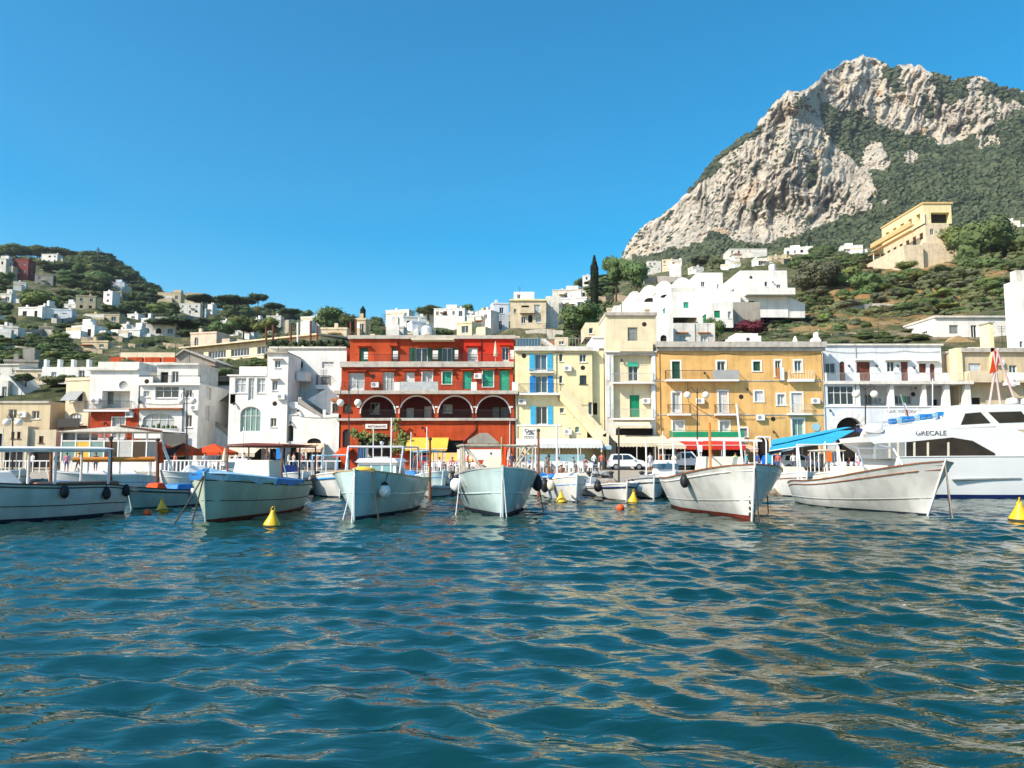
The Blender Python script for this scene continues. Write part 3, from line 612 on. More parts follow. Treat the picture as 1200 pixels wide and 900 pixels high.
    if hood:
        s = MB(); s.pbox(pl, u0-.25, u1+.25, z1+.14, z1+.24, -.42, -.002); s.build('hood', hood, o)
    return o
class Bld:
    def __init__(s, name, label, cat, pxm, pyb, Y, group=None):
        p = P(pxm, pyb, Y); s.o = thing(name, label, cat, (p.x, Y, p.z), group); s.Y = Y
    def plane(s, face='f', Y=None, px=None):
        Y = Y or s.Y
        if face == 'f': return Pl((0, Y, 0), (1, 0, 0), (0, -1, 0))
        x = XX(px, Y)
        return Pl((x, 0, 0), (0, 1, 0), (-1, 0, 0)) if face == 'l' else Pl((x, 0, 0), (0, 1, 0), (1, 0, 0))
    def hole(s, x0, y0, x1, y1, ar=0, Y=None): 
        Y = Y or s.Y; return (XX(x0, Y, (y0+y1)/2), XX(x1, Y, (y0+y1)/2), ZZ(y1, Y), ZZ(y0, Y), ar)
    def wall(s, x0, y0, x1, y1, m, D=9, ops=(), Y=None, name='wall', sides=((), ()), r=.22, roof=None, trim=None):
        """ops: (kind, x0, y0, x1, y1[, arch[, hood]]) in picture pixels on the front plane"""
        Y = Y or s.Y; pl = s.plane('f', Y); mb = MB(); u0, u1, z0, z1 = XX(x0, Y, (y0+y1)/2), XX(x1, Y, (y0+y1)/2), ZZ(y1, Y), ZZ(y0, Y)
        hs = [(o, s.hole(*o[1:5], ar=(o[5] if len(o) > 5 else 0), Y=Y)) for o in ops]
        wall_plane(mb, pl, u0, u1, z0, z1, [h for _, h in hs], r)
        for sd, (px_, xx, sg) in enumerate(((x0, u0, -1), (x1, u1, 1))):
            sp_ = Pl((xx, 0, 0), (0, 1, 0), (sg, 0, 0)); sh = []
            for o in sides[sd]:      # side openings given as (kind, depth0, depth1, pytop, pybottom measured on the front plane[, arch])
                sh.append((o, (Y+o[1], Y+o[2], ZZ(o[4], Y), ZZ(o[3], Y), o[5] if len(o) > 5 else 0)))
            wall_plane(mb, sp_, Y, Y+D, z0, z1, [h for _, h in sh], r)
            s._pend = getattr(s, '_pend', [])+[(sp_, h, o[0]) for o, h in sh]
        if not any(o[0] == '-' for o in ops): mb.q([(u0, Y+D, z0), (u1, Y+D, z0), (u1, Y+D, z1), (u0, Y+D, z1)])
        mb.q([(u0, Y, z1), (u1, Y, z1), (u1, Y+D, z1), (u0, Y+D, z1)])
        mb.build(name, m, s.o)
        for o, h in hs:
            if o[0] != '-': fill_opening(s.o, pl, h, o[0], r, trim=trim if (len(o) < 8 or o[7] is None) else o[7] or None, hood=o[6] if len(o) > 6 else None)
        for sp_, h, kd in s._pend: fill_opening(s.o, sp_, h, kd, r)
        s._pend = []
    def band(s, x0, y0, x1, y1, out, m, Y=None, name='cornice', back=.02):
        Y = Y or s.Y; mb = MB(); mb.box(XX(x0, Y, y0), XX(x1, Y, y0), Y-out, Y+back, ZZ(y1, Y), ZZ(y0, Y)); return mb.build(name, m, s.o)
    def bx(s, x0, y0, x1, y1, d0, d1, m, name, Y=None, parent=None):
        Y = Y or s.Y; mb = MB(); mb.box(XX(x0, Y, y0), XX(x1, Y, y0), Y+d0, Y+d1, ZZ(y1, Y), ZZ(y0, Y)); return mb.build(name, m, parent or s.o)
    def poly(s, pts, d0, d1, m, name, Y=None):
        Y = Y or s.Y; a = [(XX(x, Y, y), Y+d0, ZZ(y, Y)) for x, y in pts]; b = [(p[0], Y+d1, p[2]) for p in a]; return MB().prism(a, b).build(name, m, s.o)
    def balcony(s, x0, x1, y, out=.9, slab=.14, rail='iron', h=1.0, m=TRIM, rm=IRON, Y=None, plants=False):
        Y = Y or s.Y; u0, u1, z = XX(x0, Y, y), XX(x1, Y, y), ZZ(y, Y)
        o = MB().box(u0, u1, Y-out, Y-.003, z-slab, z).build('balcony', m, s.o)
        r_ = MB(); y0 = Y-out+.04
        if rail == 'solid': 
            r_.box(u0, u1, y0-.05, y0+.07, z+.003, z+h); r_.box(u0, u0+.12, y0+.075, Y-.005, z+.003, z+h-.003); r_.box(u1-.12, u1, y0+.075, Y-.005, z+.003, z+h-.003)
        elif rail == 'panel':
            r_.box(u0, u1, y0-.02, y0+.02, z+.05, z+h); 
        else:
            st = .13 if rail == 'iron' else .3; wb = .018 if rail == 'iron' else .06
            n_ = max(2, int((u1-u0)/st))
            for i in range(n_+1):
                x = u0+(u1-u0)*i/n_; r_.box(x-wb/2-.001, x+wb/2+.001, y0-wb/2, y0+wb/2, z+.002, z+h-.045)
            for x in (u0+.02, u1-.02):
                for j in range(1, max(2, int(out/st))): q = y0+(Y-y0)*j/max(2, int(out/st)); r_.box(x-wb/2, x+wb/2, q-wb/2, q+wb/2, z+.002, z+h-.045)
                r_.box(x-.02, x+.02, y0+.02, Y-.004, z+h-.04, z+h)
            r_.box(u0, u1, y0-.025, y0+.018, z+h-.044, z+h+.004)
        r_.build('railing', rm, o)
        if plants:
            p_ = MB(); rr = random.Random(int(x0)); x = u0+.1
            while x < u1-.1: p_.ell((x, y0+.2, z+.35+rr.random()*.35), .2, .2, .25+rr.random()*.2, n=6, k=4); x += .28+rr.random()*.3
            p_.build('potted_plants', LROUND, o)
        return o
    def chimney(s, x0, y0, x1, y1, m=WHITE, d=2, Y=None):
        Y = Y or s.Y; a, b, z0, z1 = XX(x0, Y, y0), XX(x1, Y, y0), ZZ(y1, Y), ZZ(y0, Y); c = MB(); c.box(a, b, Y+d, Y+d+(b-a), z0-.3, z1-.18); c.box(a-.06, b+.06, Y+d-.06, Y+d+(b-a)+.06, z1-.18, z1); return c.build('chimney', m, s.o)
    def antenna(s, px, y0, y1, d=3):
        Y = s.Y+d; a = P(px, y1, Y); t = P(px, y0, Y); mb = MB().tube([a, t], .025, 5); n_ = 4
        for i in range(n_): z = t.z-.1-.18*i; mb.box(t.x-.35+.05*i, t.x+.35-.05*i, Y-.012, Y+.012, z-.012, z+.012)
        return mb.build('antenna', IRON, s.o)
    def pipe(s, px, y0, y1, m=GREYRAIL, r=.05, Y=None):
        Y = Y or s.Y; x = XX(px, Y, y0); MB().tube([(x, Y-.08, ZZ(y1, Y)), (x, Y-.08, ZZ(y0, Y))], r, 6).build('downpipe', m, s.o)

GB = 549   # picture row of the street in front of the waterfront houses
Q = 84.    # their depth
# ---- the red building with the arcade
b = Bld('arcade_house', 'four storey red building with a row of four white rimmed arches above the yellow awning', 'building', 500, GB, Q)
hd = lambda *a: a
b.wall(397, 492.5, 604, GB, RED3, 11, [('D:IRON', 401.5, 503, 410, 524, 1), ('o', 420, 512, 460, 548), ('o', 480, 516, 545, 548), ('w:b', 556, 510.5, 571, 520, 1)])
arches = [(421, 465), (466.5, 510.5), (512, 555), (556.5, 599.5)]
b.wall(397, 462, 604, 490.3, RED, .45, [('n:g', 402, 473.5, 411.5, 483)]+[('-', a+2, 464.6, c-2, 490.2, 1) for a, c in arches], r=.42)
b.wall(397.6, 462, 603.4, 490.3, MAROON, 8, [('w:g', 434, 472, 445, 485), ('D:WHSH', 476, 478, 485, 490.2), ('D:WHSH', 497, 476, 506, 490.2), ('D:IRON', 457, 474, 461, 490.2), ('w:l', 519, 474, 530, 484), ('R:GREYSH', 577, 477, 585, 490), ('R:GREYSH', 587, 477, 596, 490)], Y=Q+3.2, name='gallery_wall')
for a, c in arches:
    h = b.hole(a+2, 464.6, c-2, 490.2, 1); ap = arch_pts(h, 14); cu = (h[0]+h[1])/2; mb = MB()
    for (e, f) in zip(ap, ap[1:]):
        def o_(p_, s_): 
            dx, dz = p_[0]-cu, p_[1]-(ap[0][1]); L_ = math.hypot(dx, dz) or 1; return (p_[0]+dx/L_*s_, p_[1]+dz/L_*s_)
        q1, q2, q3, q4 = e, f, o_(f, .14), o_(e, .14)
        mb.prism([(q[0], Q-.07, q[1]) for q in (q1, q2, q3, q4)], [(q[0], Q-.003, q[1]) for q in (q1, q2, q3, q4)])
    mb.build('archivolt', TRIM, b.o)
    b.balcony(a+2, c-2, 490, out=.12, slab=.05, h=.9)
for x in (465.7, 511.3, 556, 599.5, 420): b.bx(x-1.6, 476, x+1.6, 477.8, -.1, -.004, TRIM, 'capital')
b.band(395, 490.3, 605, 493, .35, STONETRIM, back=3.2); b.band(393.5, 458.3, 607, 462.3, .95, STONETRIM, name='balcony', back=3.5)
g = RED
b.wall(400, 430, 601.5, 458.3, RED, 10, [('d:l', 408.5, 437, 427, 458.2, 0, RED), ('m:l:3', 448.5, 436, 461.5, 458.2, 0, RED), ('D:WHSH', 474.5, 436, 486, 458.2, 0, RED), ('w:l', 495, 435.5, 506.5, 451, 0, RED, (TRIM, .1)), ('R:TEAL', 518.5, 435.5, 529, 450, 0, RED, (TRIM, .1)), ('R:TEAL', 542.5, 435.5, 553, 456, 0, RED), ('R:TEAL', 565.8, 434.5, 578, 453.3, 0, RED, (TRIM, .1)), ('R:TEAL', 585.5, 434, 597, 457.5, 0, RED)], Y=Q+1.2)
for x0, x1 in ((393.5, 401), (463, 470), (552.5, 559), (600, 606.5)): b.bx(x0, 448.5, x1, 458.2, -.85, -.72, WHITE, 'parapet')
for x0, x1, m_ in ((401, 463, None), (470, 514, 'p'), (514, 552.5, None), (559, 600, None)):
    u0, u1, z = XX(x0, Q), XX(x1, Q), ZZ(458.2, Q); mb = MB()
    if m_: mb.box(u0, u1, Q-.82, Q-.79, z, z+.95); mb.build('glass_panel', GLASSL, b.o)
    else:
        n_ = int((u1-u0)/.14)
        for i in range(n_): x = u0+(u1-u0)*(i+.5)/n_; mb.box(x-.011, x+.011, Q-.83, Q-.81, z, z+.9)
        mb.box(u0, u1, Q-.84, Q-.8, z+.9, z+.94); mb.build('railing', IRON, b.o)
b.band(399, 424, 602, 430.4, .35, STONETRIM, Y=Q+1.2, name='cornice', back=3)
YT = Q+4
b.wall(410, 397, 465, 424.5, RED3, 8, [('R:DGREEN', 421, 407.5, 431.5, 424.3, 0, RED3), ('R:DGREEN', 459, 407, 464, 424.3, 0, RED3)], Y=YT, name='attic_wall')
b.wall(465.2, 397, 541, 424.5, RED, 8, [('S:g:DGREEN', 487, 407.6, 501, 424.3), ('S:g:DGREEN', 518, 407.6, 530, 424.3)], Y=YT+.25, name='attic_wall')
b.wall(541.2, 397, 602, 424.5, RED2, 8, [('d:l', 548, 407.5, 560, 424.3, 0, RED2), ('d:g', 588, 406.5, 596.5, 424.3, 0, RED2)], Y=YT, name='attic_wall')
b.band(408, 393.2, 604, 397.3, .3, STONETRIM, Y=YT, name='roof', back=8.6)
b.bx(484, 398.8, 533, 400.6, -1.6, -.004, CREAMC, 'rolled_awning', Y=YT)
for x0, x1, y in ((432, 436.5, 416), (465, 470.5, 415), (510, 516, 414.5), (535, 539, 414), (554.5, 560.5, 413.5), (598, 602.5, 414)): b.bx(x0, y, x1, 424.2, -2.8, -2.62, WHITE, 'parapet', Y=YT)
for x in (430, 446, 477, 498, 518, 556, 572): b.chimney(x-2.3, 386, x+2.3, 394, SAND, d=2.5+(x % 3), Y=YT)
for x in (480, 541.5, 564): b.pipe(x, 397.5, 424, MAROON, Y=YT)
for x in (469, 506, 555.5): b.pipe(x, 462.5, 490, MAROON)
b.pipe(603, 463, 548, IRON); b.pipe(597.5, 493, 545, TRIM)
s_ = MB(); a1, a2, a3 = [P(x, y, Q-.1) for x, y in ((558.5, 493), (557.5, 504), (543, 518))]; s_.tube([a1, a2, a3], .09, 7).build('downpipe', MAROON, b.o)
b.poly([(548, 520), (548, 516), (562, 507.5), (572, 507.5), (585, 519), (585, 520)], -.3, -.01, GREYP, 'pediment')
mb = MB(); u0, u1, z = XX(471, Q), XX(597, Q), ZZ(424.2, Q+1.2)
for i in range(150): x = XX(436, Q)+(XX(600, Q)-XX(436, Q))*i/150; mb.box(x-.01, x+.01, Q+.98, Q+1.0, z, z+.8)
mb.box(XX(412, Q), XX(600, Q), Q+.97, Q+1.01, z+.8, z+.84); mb.build('railing', IRON, b.o)
sg = b.bx(428.5, 497, 454, 502.4, -.15, -.003, TRIM, 'sign_board'); 
mb = MB(); rr = random.Random(3)
for (cx, cy, w_, n_) in ((464, 500, 3.5, 30), (470, 512, 6, 60), (472, 522, 5, 50), (462, 525, 7, 50), (440, 513, 10, 60), (424, 511, 5, 40), (415, 508, 4, 25)):
    for _ in range(n_):
        x, y = rr.gauss(cx, w_*.6), rr.gauss(cy, 4); p_ = P(x, y, Q-.35-rr.random()*.8); s = rr.uniform(.08, .22); mb.ell(p_, s, s*.7, s*.8, n=5, k=3)
mb.build('climbing_vine', LLIGHT, b.o)
for x in (400, 419): mb = MB().ell(P(x, 472, Q-.5), .28, .28, .28); mb.build('wall_lamp', GLOBE, b.o, smooth=True)
RB = b

# ---- pale yellow house with blue shutters
b = Bld('yellow_house', 'pale yellow house with bright blue shutters and an outside stair, right of the red building', 'building', 650, GB, Q)
ar = 1
b.wall(603.5, 411, 694.5, GB, PALEY, 10, [('S:b:SKYB', 627, 415, 641, 434.5), ('S:b:BLUESH', 627.5, 440.5, 641.5, 460.6), ('S:g:SKYB', 628, 476, 641.5, 497.6), ('w:g', 655.2, 414, 659.2, 423.5, 1), ('w:g', 679, 415, 687, 424.4), ('w:g', 655.2, 440, 659.2, 449, 1), ('W:g', 679.3, 439.8, 687.3, 450), ('w:b', 689.5, 471.3, 699.5 if 0 else 694, 486.3), ('w:g', 672, 480, 677.8, 488, 1), ('w:b', 656, 478, 661, 484), ('w:q', 673.6, 499.6, 679.2, 507, 1), ('o', 688, 502, 694, 513)])
b.wall(694.8, 411, 708, GB, PALEY, 10, [('o', 695, 472, 700, 486)], Y=Q+.6)
b.balcony(608, 657, 461, .85, .22); b.balcony(620, 648, 436, .45, .12, h=.3, rm=GREYRAIL); b.band(606, 497.7, 657, 499.6, .25, TRIM, name='string_course')
b.band(602.5, 406.3, 694.5, 411.3, .35, WHITE2, back=8); b.wall(608, 500, 667, 516, CREAM, .3, Y=Q-.32, name='fascia')
b.bx(613, 501.5, 628.5, 513, -.40, -.33, TRIM, 'sign_board')
b.poly([(656, 459), (660, 459), (708, 511), (708, 519), (700, 519), (656, 470)], -1.1, -.01, PALEY, 'stair'); 
b.poly([(657, 454.5), (660, 454.5), (709, 507), (709, 512), (706, 512), (657, 459)], -1.2, -1.1, CREAM, 'stair_parapet')
b.poly([(696, 522), (696, 516), (708, 508), (712, 508), (712, 522)], -1.2, -.05, CREAM, 'stair_landing')
b.wall(616, 398, 634, 406.5, WHITE2, 3, [('w:g', 619, 400, 624, 405)], Y=Q+4, name='penthouse'); b.wall(651, 395, 666, 406.5, SAND, 3, [('w:g', 655, 399.5, 661, 404)], Y=Q+5, name='penthouse')
b.poly([(634, 394), (640, 394), (656, 406), (650, 406)], 2, 4.5, WHITE2, 'sloping_parapet')
mb = MB()
for i in range(26): x = XX(606, Q)+(XX(692, Q)-XX(606, Q))*i/25; mb.box(x-.014, x+.014, Q-.1, Q-.07, ZZ(406.2, Q), ZZ(406.2, Q)+.9)
mb.box(XX(606, Q), XX(692, Q), Q-.11, Q-.06, ZZ(406.2, Q)+.9, ZZ(406.2, Q)+.94); mb.box(XX(606, Q), XX(634, Q), Q-.09, Q-.08, ZZ(406.2, Q)+.05, ZZ(406.2, Q)+.88, 1); mb.build('roof_railing', [GREYRAIL, GLASSB], b.o)
b.chimney(604, 386, 609, 406, SAND, 5); b.pipe(651.5, 412, 438, SAND); b.pipe(606.3, 461, 540, GREYRAIL)
b.poly([(643, 391), (650, 387), (656, 394), (656, 398), (643, 398)], 7, 10, TERRA, 'tiled_gable')
# ---- narrow white infill with a green net
b = Bld('narrow_white_house', 'narrow white house with a large emerald net, squeezed between two cream houses', 'building', 703, GB, Q+2)
b.wall(694, 395.5, 712, GB, BLUEWHITE, 9, [('R:GREYSH', 702, 408, 708, 424)])
b.bx(695.5, 435.5, 711.3, 460.3, -.12, -.02, EMER, 'net_screen'); b.band(693.5, 394.3, 712.5, 395.8, .15, TRIM)
b.wall(686, 378, 706, 395, SAND, 6, [('w:g', 690, 384, 695, 391)], Y=Q+7, name='penthouse')
# ---- tall cream house
b = Bld('cream_tower_house', 'tall cream house with two green doors on balconies, left of the ochre building', 'building', 740, GB, Q)
b.wall(710, 369.5, 768.6, 411.4, CREAM, 9, [('R:GREYSH', 735.6, 383.6, 747.2, 401.5)], Y=Q+.4, name='upper_wall')
b.band(709, 366.3, 769.5, 370, .25, STONETRIM, Y=Q+.4, back=9.2); b.band(709, 411.4, 769.4, 413, .2, TRIM)
b.balcony(725, 763.5, 409.5, .8, .3, rail='solid', h=.85, m=CREAM, rm=CREAM, Y=Q+.4)
b.wall(710, 413, 769, GB, WHITE2, 9, [('-', 719, 416, 763.5, 447.5), ('-', 719, 450, 763.5, 490), ('o', 722, 502, 766, 547)], r=.5)
b.wall(718, 414, 765, 449, CREAM, .3, [('w:g', 736.3, 429, 748, 446.8)], Y=Q+.52, name='niche_wall'); b.bx(736, 424, 748.3, 429, .4, .53, TEAL, 'blind')
b.wall(718, 449, 765, 491, CREAM, .3, [('R:EMER', 738, 463, 749.6, 488.8)], Y=Q+.52, name='niche_wall')
b.balcony(717.5, 765.5, 448.3, .6, .16, rm=GREYRAIL); b.balcony(717.5, 765.5, 490.3, .8, .18, rm=GREYRAIL)
for x in (712.6, 766.2):
    for y0, y1 in ((417, 446), (452, 489)): b.bx(x-1.7, y0, x+1.7, y1, -.07, -.003, BLUEWHITE, 'pilaster')
b.chimney(712.5, 360, 717.5, 368, SAND, .5); b.chimney(757, 361, 762, 368, SAND, .5)
mb = MB(); ap = arch_pts((XX(736, Q), XX(756, Q), ZZ(369, Q), ZZ(362, Q), .8)); 
mb.prism([(p_[0], Q+2, p_[1]) for p_ in ap], [(p_[0], Q+5, p_[1]) for p_ in ap]); mb.build('vaulted_skylight', GREYP, b.o)
# ---- ochre building
b = Bld('ochre_building', 'long ochre yellow building with white framed windows and a grey cornice', 'building', 866, GB, Q)
T = (TRIM, .17)
ops = [('R:DGREEN', 787.5, 423.5, 797, 443.8), ('w:g', 840.5, 423.5, 850, 441.5), ('R:DGREEN', 882.6, 423.6, 891, 434.6), ('w:g', 908.5, 422.6, 915, 441), ('w:b', 931, 422.6, 939.5, 436),
       ('d:l', 788, 460, 797.5, 483.2), ('R:WHSH', 842.5, 458.5, 852.5, 483.2), ('R:BLUEWHITE', 884.5, 458.5, 894, 470.4), ('w:l', 911, 462, 919.6, 474.6), ('R:WHSH', 927.5, 460.5, 940, 483.3),
       ('R:WHSH', 788.5, 494, 801, 505), ('w:l', 843.5, 494, 854.5, 506), ('R:GREYSH', 867, 502, 875.5, 511.5), ('w:q', 928.5, 491, 942, 511),
       ('o', 780, 520, 830, 547), ('o', 845, 520, 872, 547), ('o', 888, 513, 902, 547, 1), ('o', 915, 518, 960, 547)]
b.wall(769.3, 411, 965, GB, OCHRE, 10, ops, trim=T)
b.band(768.6, 407.3, 966, 411.5, .25, STONETRIM); b.band(767.8, 401, 966.8, 407.3, .55, STONETRIM, back=10.2, name='cornice')
b.band(769.3, 445.6, 964.8, 446.8, .06, STONETRIM, name='string_course'); b.band(769.3, 485.3, 964.8, 486.5, .06, STONETRIM, name='string_course')
b.balcony(779, 863.5, 445.3, .85, .2); b.balcony(922.5, 951.5, 444.6, .7, .3, rail='wood', rm=SAND, h=.95)
b.bx(833, 434.5, 863.3, 445.1, -.86, -.83, GREYRAIL, 'wind_screen')
b.balcony(782, 808, 485, .75, .2); b.balcony(837, 862.5, 485, .75, .2); b.balcony(922, 950, 484.8, .5, .16, rm=SAND)
b.balcony(784, 867, 513, 1.6, .25, rail='iron', h=.75, rm=EMER); b.bx(785, 506.5, 866, 512.6, -1.58, -1.55, EMER, 'green_screen')
b.bx(864.5, 391, 897, 401.2, 1.5, 5, WHITE, 'roof_box'); b.bx(867.5, 387.8, 894, 391, 1.7, 4.8, WHITE, 'roof_box'); b.bx(879.5, 393.5, 883, 396.8, 1.47, 1.51, DARK, 'vent')
b.poly([(952, 401), (954, 396), (957, 394), (957.5, 388.5), (959.5, 388.5), (960, 394), (963, 398), (963, 401)], .2, 1, WHITE, 'pinnacle')
b.poly([(932, 401), (933, 397), (934.5, 393), (936, 397), (937, 401)], .5, 1, WHITE, 'pinnacle')
mb = MB().lathe((XX(955.5, Q), Q-.06, ZZ(500.5, Q)), [(0, 0), (.46, 0), (.46, .05), (0, .055)], 20, ax='y'); mb.build('blue_disc', mat('pale_blue_enamel', (.32, .52, .60), .4, .05), b.o)
b.pipe(772, 412, 540, OCHRE); b.pipe(963.5, 412, 540, STONETRIM)
mb = MB().box(XX(910, Q), XX(915, Q), Q-.1, Q-.003, ZZ(437.9, Q), ZZ(433, Q)); 
mb = MB()
for x0, x1, y0, y1, k in ((910, 914, 431, 444, 0), (914.2, 919, 431, 446, 1)): mb.box(XX(x0, Q), XX(x1, Q), Q-.35, Q-.31, ZZ(y1, Q), ZZ(y0, Q), k)
mb.build('laundry', [mat('orange_towel', (.5, .2, .06), .9), mat('white_towel', (.7, .72, .76), .9)], b.o)
# ---- white arcade house, blue of the sky put into its plaster colour
b = Bld('white_gallery_house', 'low white house, blue sky tint put into its colour, with a columned gallery, a terrace above and one big arch', 'building', 1050, GB, Q)
b.wall(966, 404.5, 1103.5, 446.8, BLUEWHITE, 8, [('w:g', 967, 425.5, 979, 439), ('D:BROWN', 984, 423.5, 990.5, 443.5 if 0 else 446.5, 1), ('D:BROWN', 1003, 424, 1020, 446.5), ('w:g', 1039.5, 423.5, 1048.5, 436), ('D:BROWN', 1056, 423.8, 1064.5, 446.5), ('R:BROWN', 1077, 426, 1085.5, 437.5), ('D:BROWN', 1089.8, 426, 1096, 446.5, 1)], Y=Q+2.5, name='upper_wall')
b.band(965, 403, 1104.5, 405, .2, WHITE2, Y=Q+2.5, back=8.2)
for x0, x1, y in ((1001, 1022, 421), (1036, 1066, 421), (1073, 1099, 422)): b.bx(x0, y, x1, y+1.6, -.5, -.003, TRIM, 'hood', Y=Q+2.5)
b.band(965.5, 446.6, 1139, 450.4, .35, WHITE2, name='terrace_slab', back=4)
for x0, x1 in ((966, 968), (1000, 1006.5), (1038.5, 1047), (1077, 1085), (1104, 1111.5)): b.bx(x0, 437, x1, 446.5, -.2, -.05, WHITE, 'parapet_pier')
mb = MB(); z = ZZ(446.5, Q)
for i in range(110): x = XX(968, Q)+(XX(1138, Q)-XX(968, Q))*i/110; mb.box(x-.01, x+.01, Q-.13, Q-.11, z, z+.85)
mb.box(XX(968, Q), XX(1138, Q), Q-.14, Q-.1, z+.85, z+.89); mb.build('terrace_railing', GREYRAIL, b.o)
b.wall(966, 450.4, 1002, 476, BLUEWHITE, 3, [('m:g:4', 970, 452, 1001, 474.5)]); b.wall(1002, 450.4, 1139, 476, GREYP if 0 else BLUEWHITE, .3, [('m:b:4', 1049, 463.5, 1068, 474), ('o', 1093, 468, 1099, 475.5), ('w:g', 1013, 462, 1022, 475)], Y=Q+3.4, name='gallery_wall')
for a, c in ((1001.5, 1009), (1042, 1049), (1081, 1087), (1106, 1114.5), (1130, 1138.8)): b.poly([(a+1.6, 450.5), (c-1.6, 450.5), (c, 475.8), (a, 475.8)], .05, .6, WHITE, 'column')
b.wall(966, 476, 1139, GB, BLUEWHITE, 9, [('o', 980, 489, 1012, GB-1, 1), ('o', 1040, 512, 1060, GB-1), ('w:l', 1077, 500, 1084, 512)], r=.6)
b.band(966, 475.6, 1139, 477.2, .08, TRIM, name='string_course')
h = b.hole(980, 489, 1012, GB-1, 1); ap = arch_pts(h, 18); cu = (h[0]+h[1])/2; cz = ap[0][1]; mb = MB()
for i, (e, f) in enumerate(zip(ap, ap[1:])):
    def o_(p_, s_): dx, dz = p_[0]-cu, p_[1]-cz; L_ = math.hypot(dx, dz) or 1; return (cu+dx/L_*(L_+s_), cz+dz/L_*(L_+s_))
    g_ = .02; pr = .12 if i % 2 else .09
    qs = (e, f, o_(f, .75), o_(e, .75)); mb.prism([(q[0], Q-pr, q[1]) for q in qs], [(q[0], Q-.003, q[1]) for q in qs])
mb.build('archivolt', WHITE, b.o); b.pipe(1002, 404, 446, GREYRAIL, Y=Q+2.5)
b.wall(1104, 412, 1124, 446.5, SAND, 5, [], Y=Q+3.5, name='side_wall')
# ---- beige house right
b = Bld('beige_flat_house', 'beige flat roofed house behind the cabin cruiser, right of the gallery house', 'building', 1165, GB, Q+1)
b.wall(1125, 412.5, 1250, GB, BEIGE, 9, [('R:BLUEWHITE', 1135.5, 425.8, 1149.5, 446.5), ('w:b', 1183, 428, 1192, 446), ('o', 1139, 466, 1149, 480), ('w:g', 1213, 428, 1223, 446)])
b.band(1124, 408.2, 1252, 413, .35, STONETRIM, back=9.2); b.bx(1119, 408, 1125.3, 446, -.3, 1.2, PALEY, 'pillar'); b.balcony(1129, 1165, 446.5, 1.3, .25, rail='solid', m=SAND, rm=SAND, h=1.0); b.balcony(1178, 1205, 447, 1., .2, rail='solid', m=SAND, rm=WHITE, h=.9)
b.bx(1157, 379, 1161.5, 449, -.35, 1.5, PALEY, 'chimney'); b.bx(1155.5, 377.5, 1163, 379, -.5, 1.6, STONETRIM, 'chimney_cap')
mb = MB().box(XX(1176, Q), XX(1190, Q), Q-1.0, Q-.1, ZZ(452, Q), ZZ(448.6, Q)); mb.lathe((XX(1182.5, Q), Q-.9, ZZ(448.7, Q)), [(.28, -.12), (.5, -.06), (.5, .06), (.28, .12)], 14, ax='y'); mb.build('stored_gear', [WPLAS], b.o)
b.poly([(1139, 408), (1142, 405.5), (1155, 405.5), (1157, 408)], 1, 6, WHITE, 'shallow_dome')
b = Bld('tall_white_house', 'tall plain white house front cut off by the right edge of the photo', 'building', 1230, 446, 92)
b.wall(1189.5, 330, 1300, 450, WHITE, 1.6, [('w:b', 1195, 400, 1199, 407)]); b.bx(1192, 316, 1215, 330.2, .3, 1.4, WHITE2, 'roof_structure'); b.antenna(1196, 303, 318, 1)
# ---- low white villa on the terrace wall
b = Bld('long_white_villa', 'long low white villa with green blinds above a stone retaining wall on the right', 'building', 1130, 404, 104)
b.wall(1096, 372, 1190, 408, WHITE, 8, [('R:GREYSH', 1112.5, 381, 1123, 391), ('w:g', 1138, 381, 1145, 396), ('R:OLIVE' if 0 else 'm:q:2', 1155, 379, 1163.5, 389), ('w:q', 1181, 379.5, 1188, 395)], sides=([('w:l', 2, 3.5, 385, 396)], []))
b.band(1094, 370.3, 1192, 372.4, .3, WHITE2, back=8.3); b.band(1086, 396, 1190, 412, .8, STONEW, name='retaining_wall', back=0)
b.poly([(1095, 404), (1110, 396.5), (1132, 404), (1132, 405), (1095, 405)], -2.6, -1, WOODL, 'pergola_roof')
for x in (1097, 1109, 1130): b.bx(x, 405, x+1, 415, -2.5, -2.4, WOODL, 'pergola_post')
b = Bld('retaining_wall', 'rough stone retaining wall stepping up the dry slope above the gallery house', 'wall', 1050, 404, 106)
b.bx(1010, 392, 1086, 412, 0, 1.2, STONEW, 'lower_course'); b.bx(1045, 381, 1075, 395, 5, 6, STONEW, 'upper_course'); b.bx(1062, 388, 1096, 400, 2, 3, STONEW, 'upper_course')

# ---- white arch house and stair house, left of the red one
b = Bld('white_arch_house', 'white house with a tall pale green arched window, left of the red building', 'building', 300, GB, Q)
b.wall(267.5, 440, 312.3, GB, WHITE, 10, [('m:q:4', 281.5, 476.5, 305.5, 506, .75), ('m:l:2', 275.5, 443, 288.5, 460.5), ('m:l:2', 291, 443, 298, 469), ('m:l:2', 301, 443, 311, 460.5), ('o', 270, 522, 306, 548)])
b.wall(312.5, 414, 336.5, GB, WHITE, 5, [('w:b', 322, 422.5, 328.5, 431, 0, WHITE2), ('w:b', 319, 446, 325, 457.6, 0, WHITE2), ('w:g', 316.8, 489.8, 324, 500.3), ('o', 316, 524, 334, 548)], Y=Q-.3, sides=([], []))
b.band(311.5, 412.4, 338, 414.4, .25, GREYP, Y=Q-.3, back=5.2); b.wall(280.5, 429.5, 312, 440, WHITE, 6, Y=Q+3, name='terrace_parapet'); b.band(266.5, 439, 312.3, 440.6, .12, TRIM)
b.wall(336, 408, 405, GB, WHITE, 9, [('w:b', 341, 424, 347, 431), ('w:g', 352, 424, 355, 431), ('R:WHSH', 377.5, 424, 391, 431.5), ('R:GREYSH', 376, 441, 386, 451), ('w:b', 374, 461, 381.5, 470)], Y=Q+5, name='rear_wall')
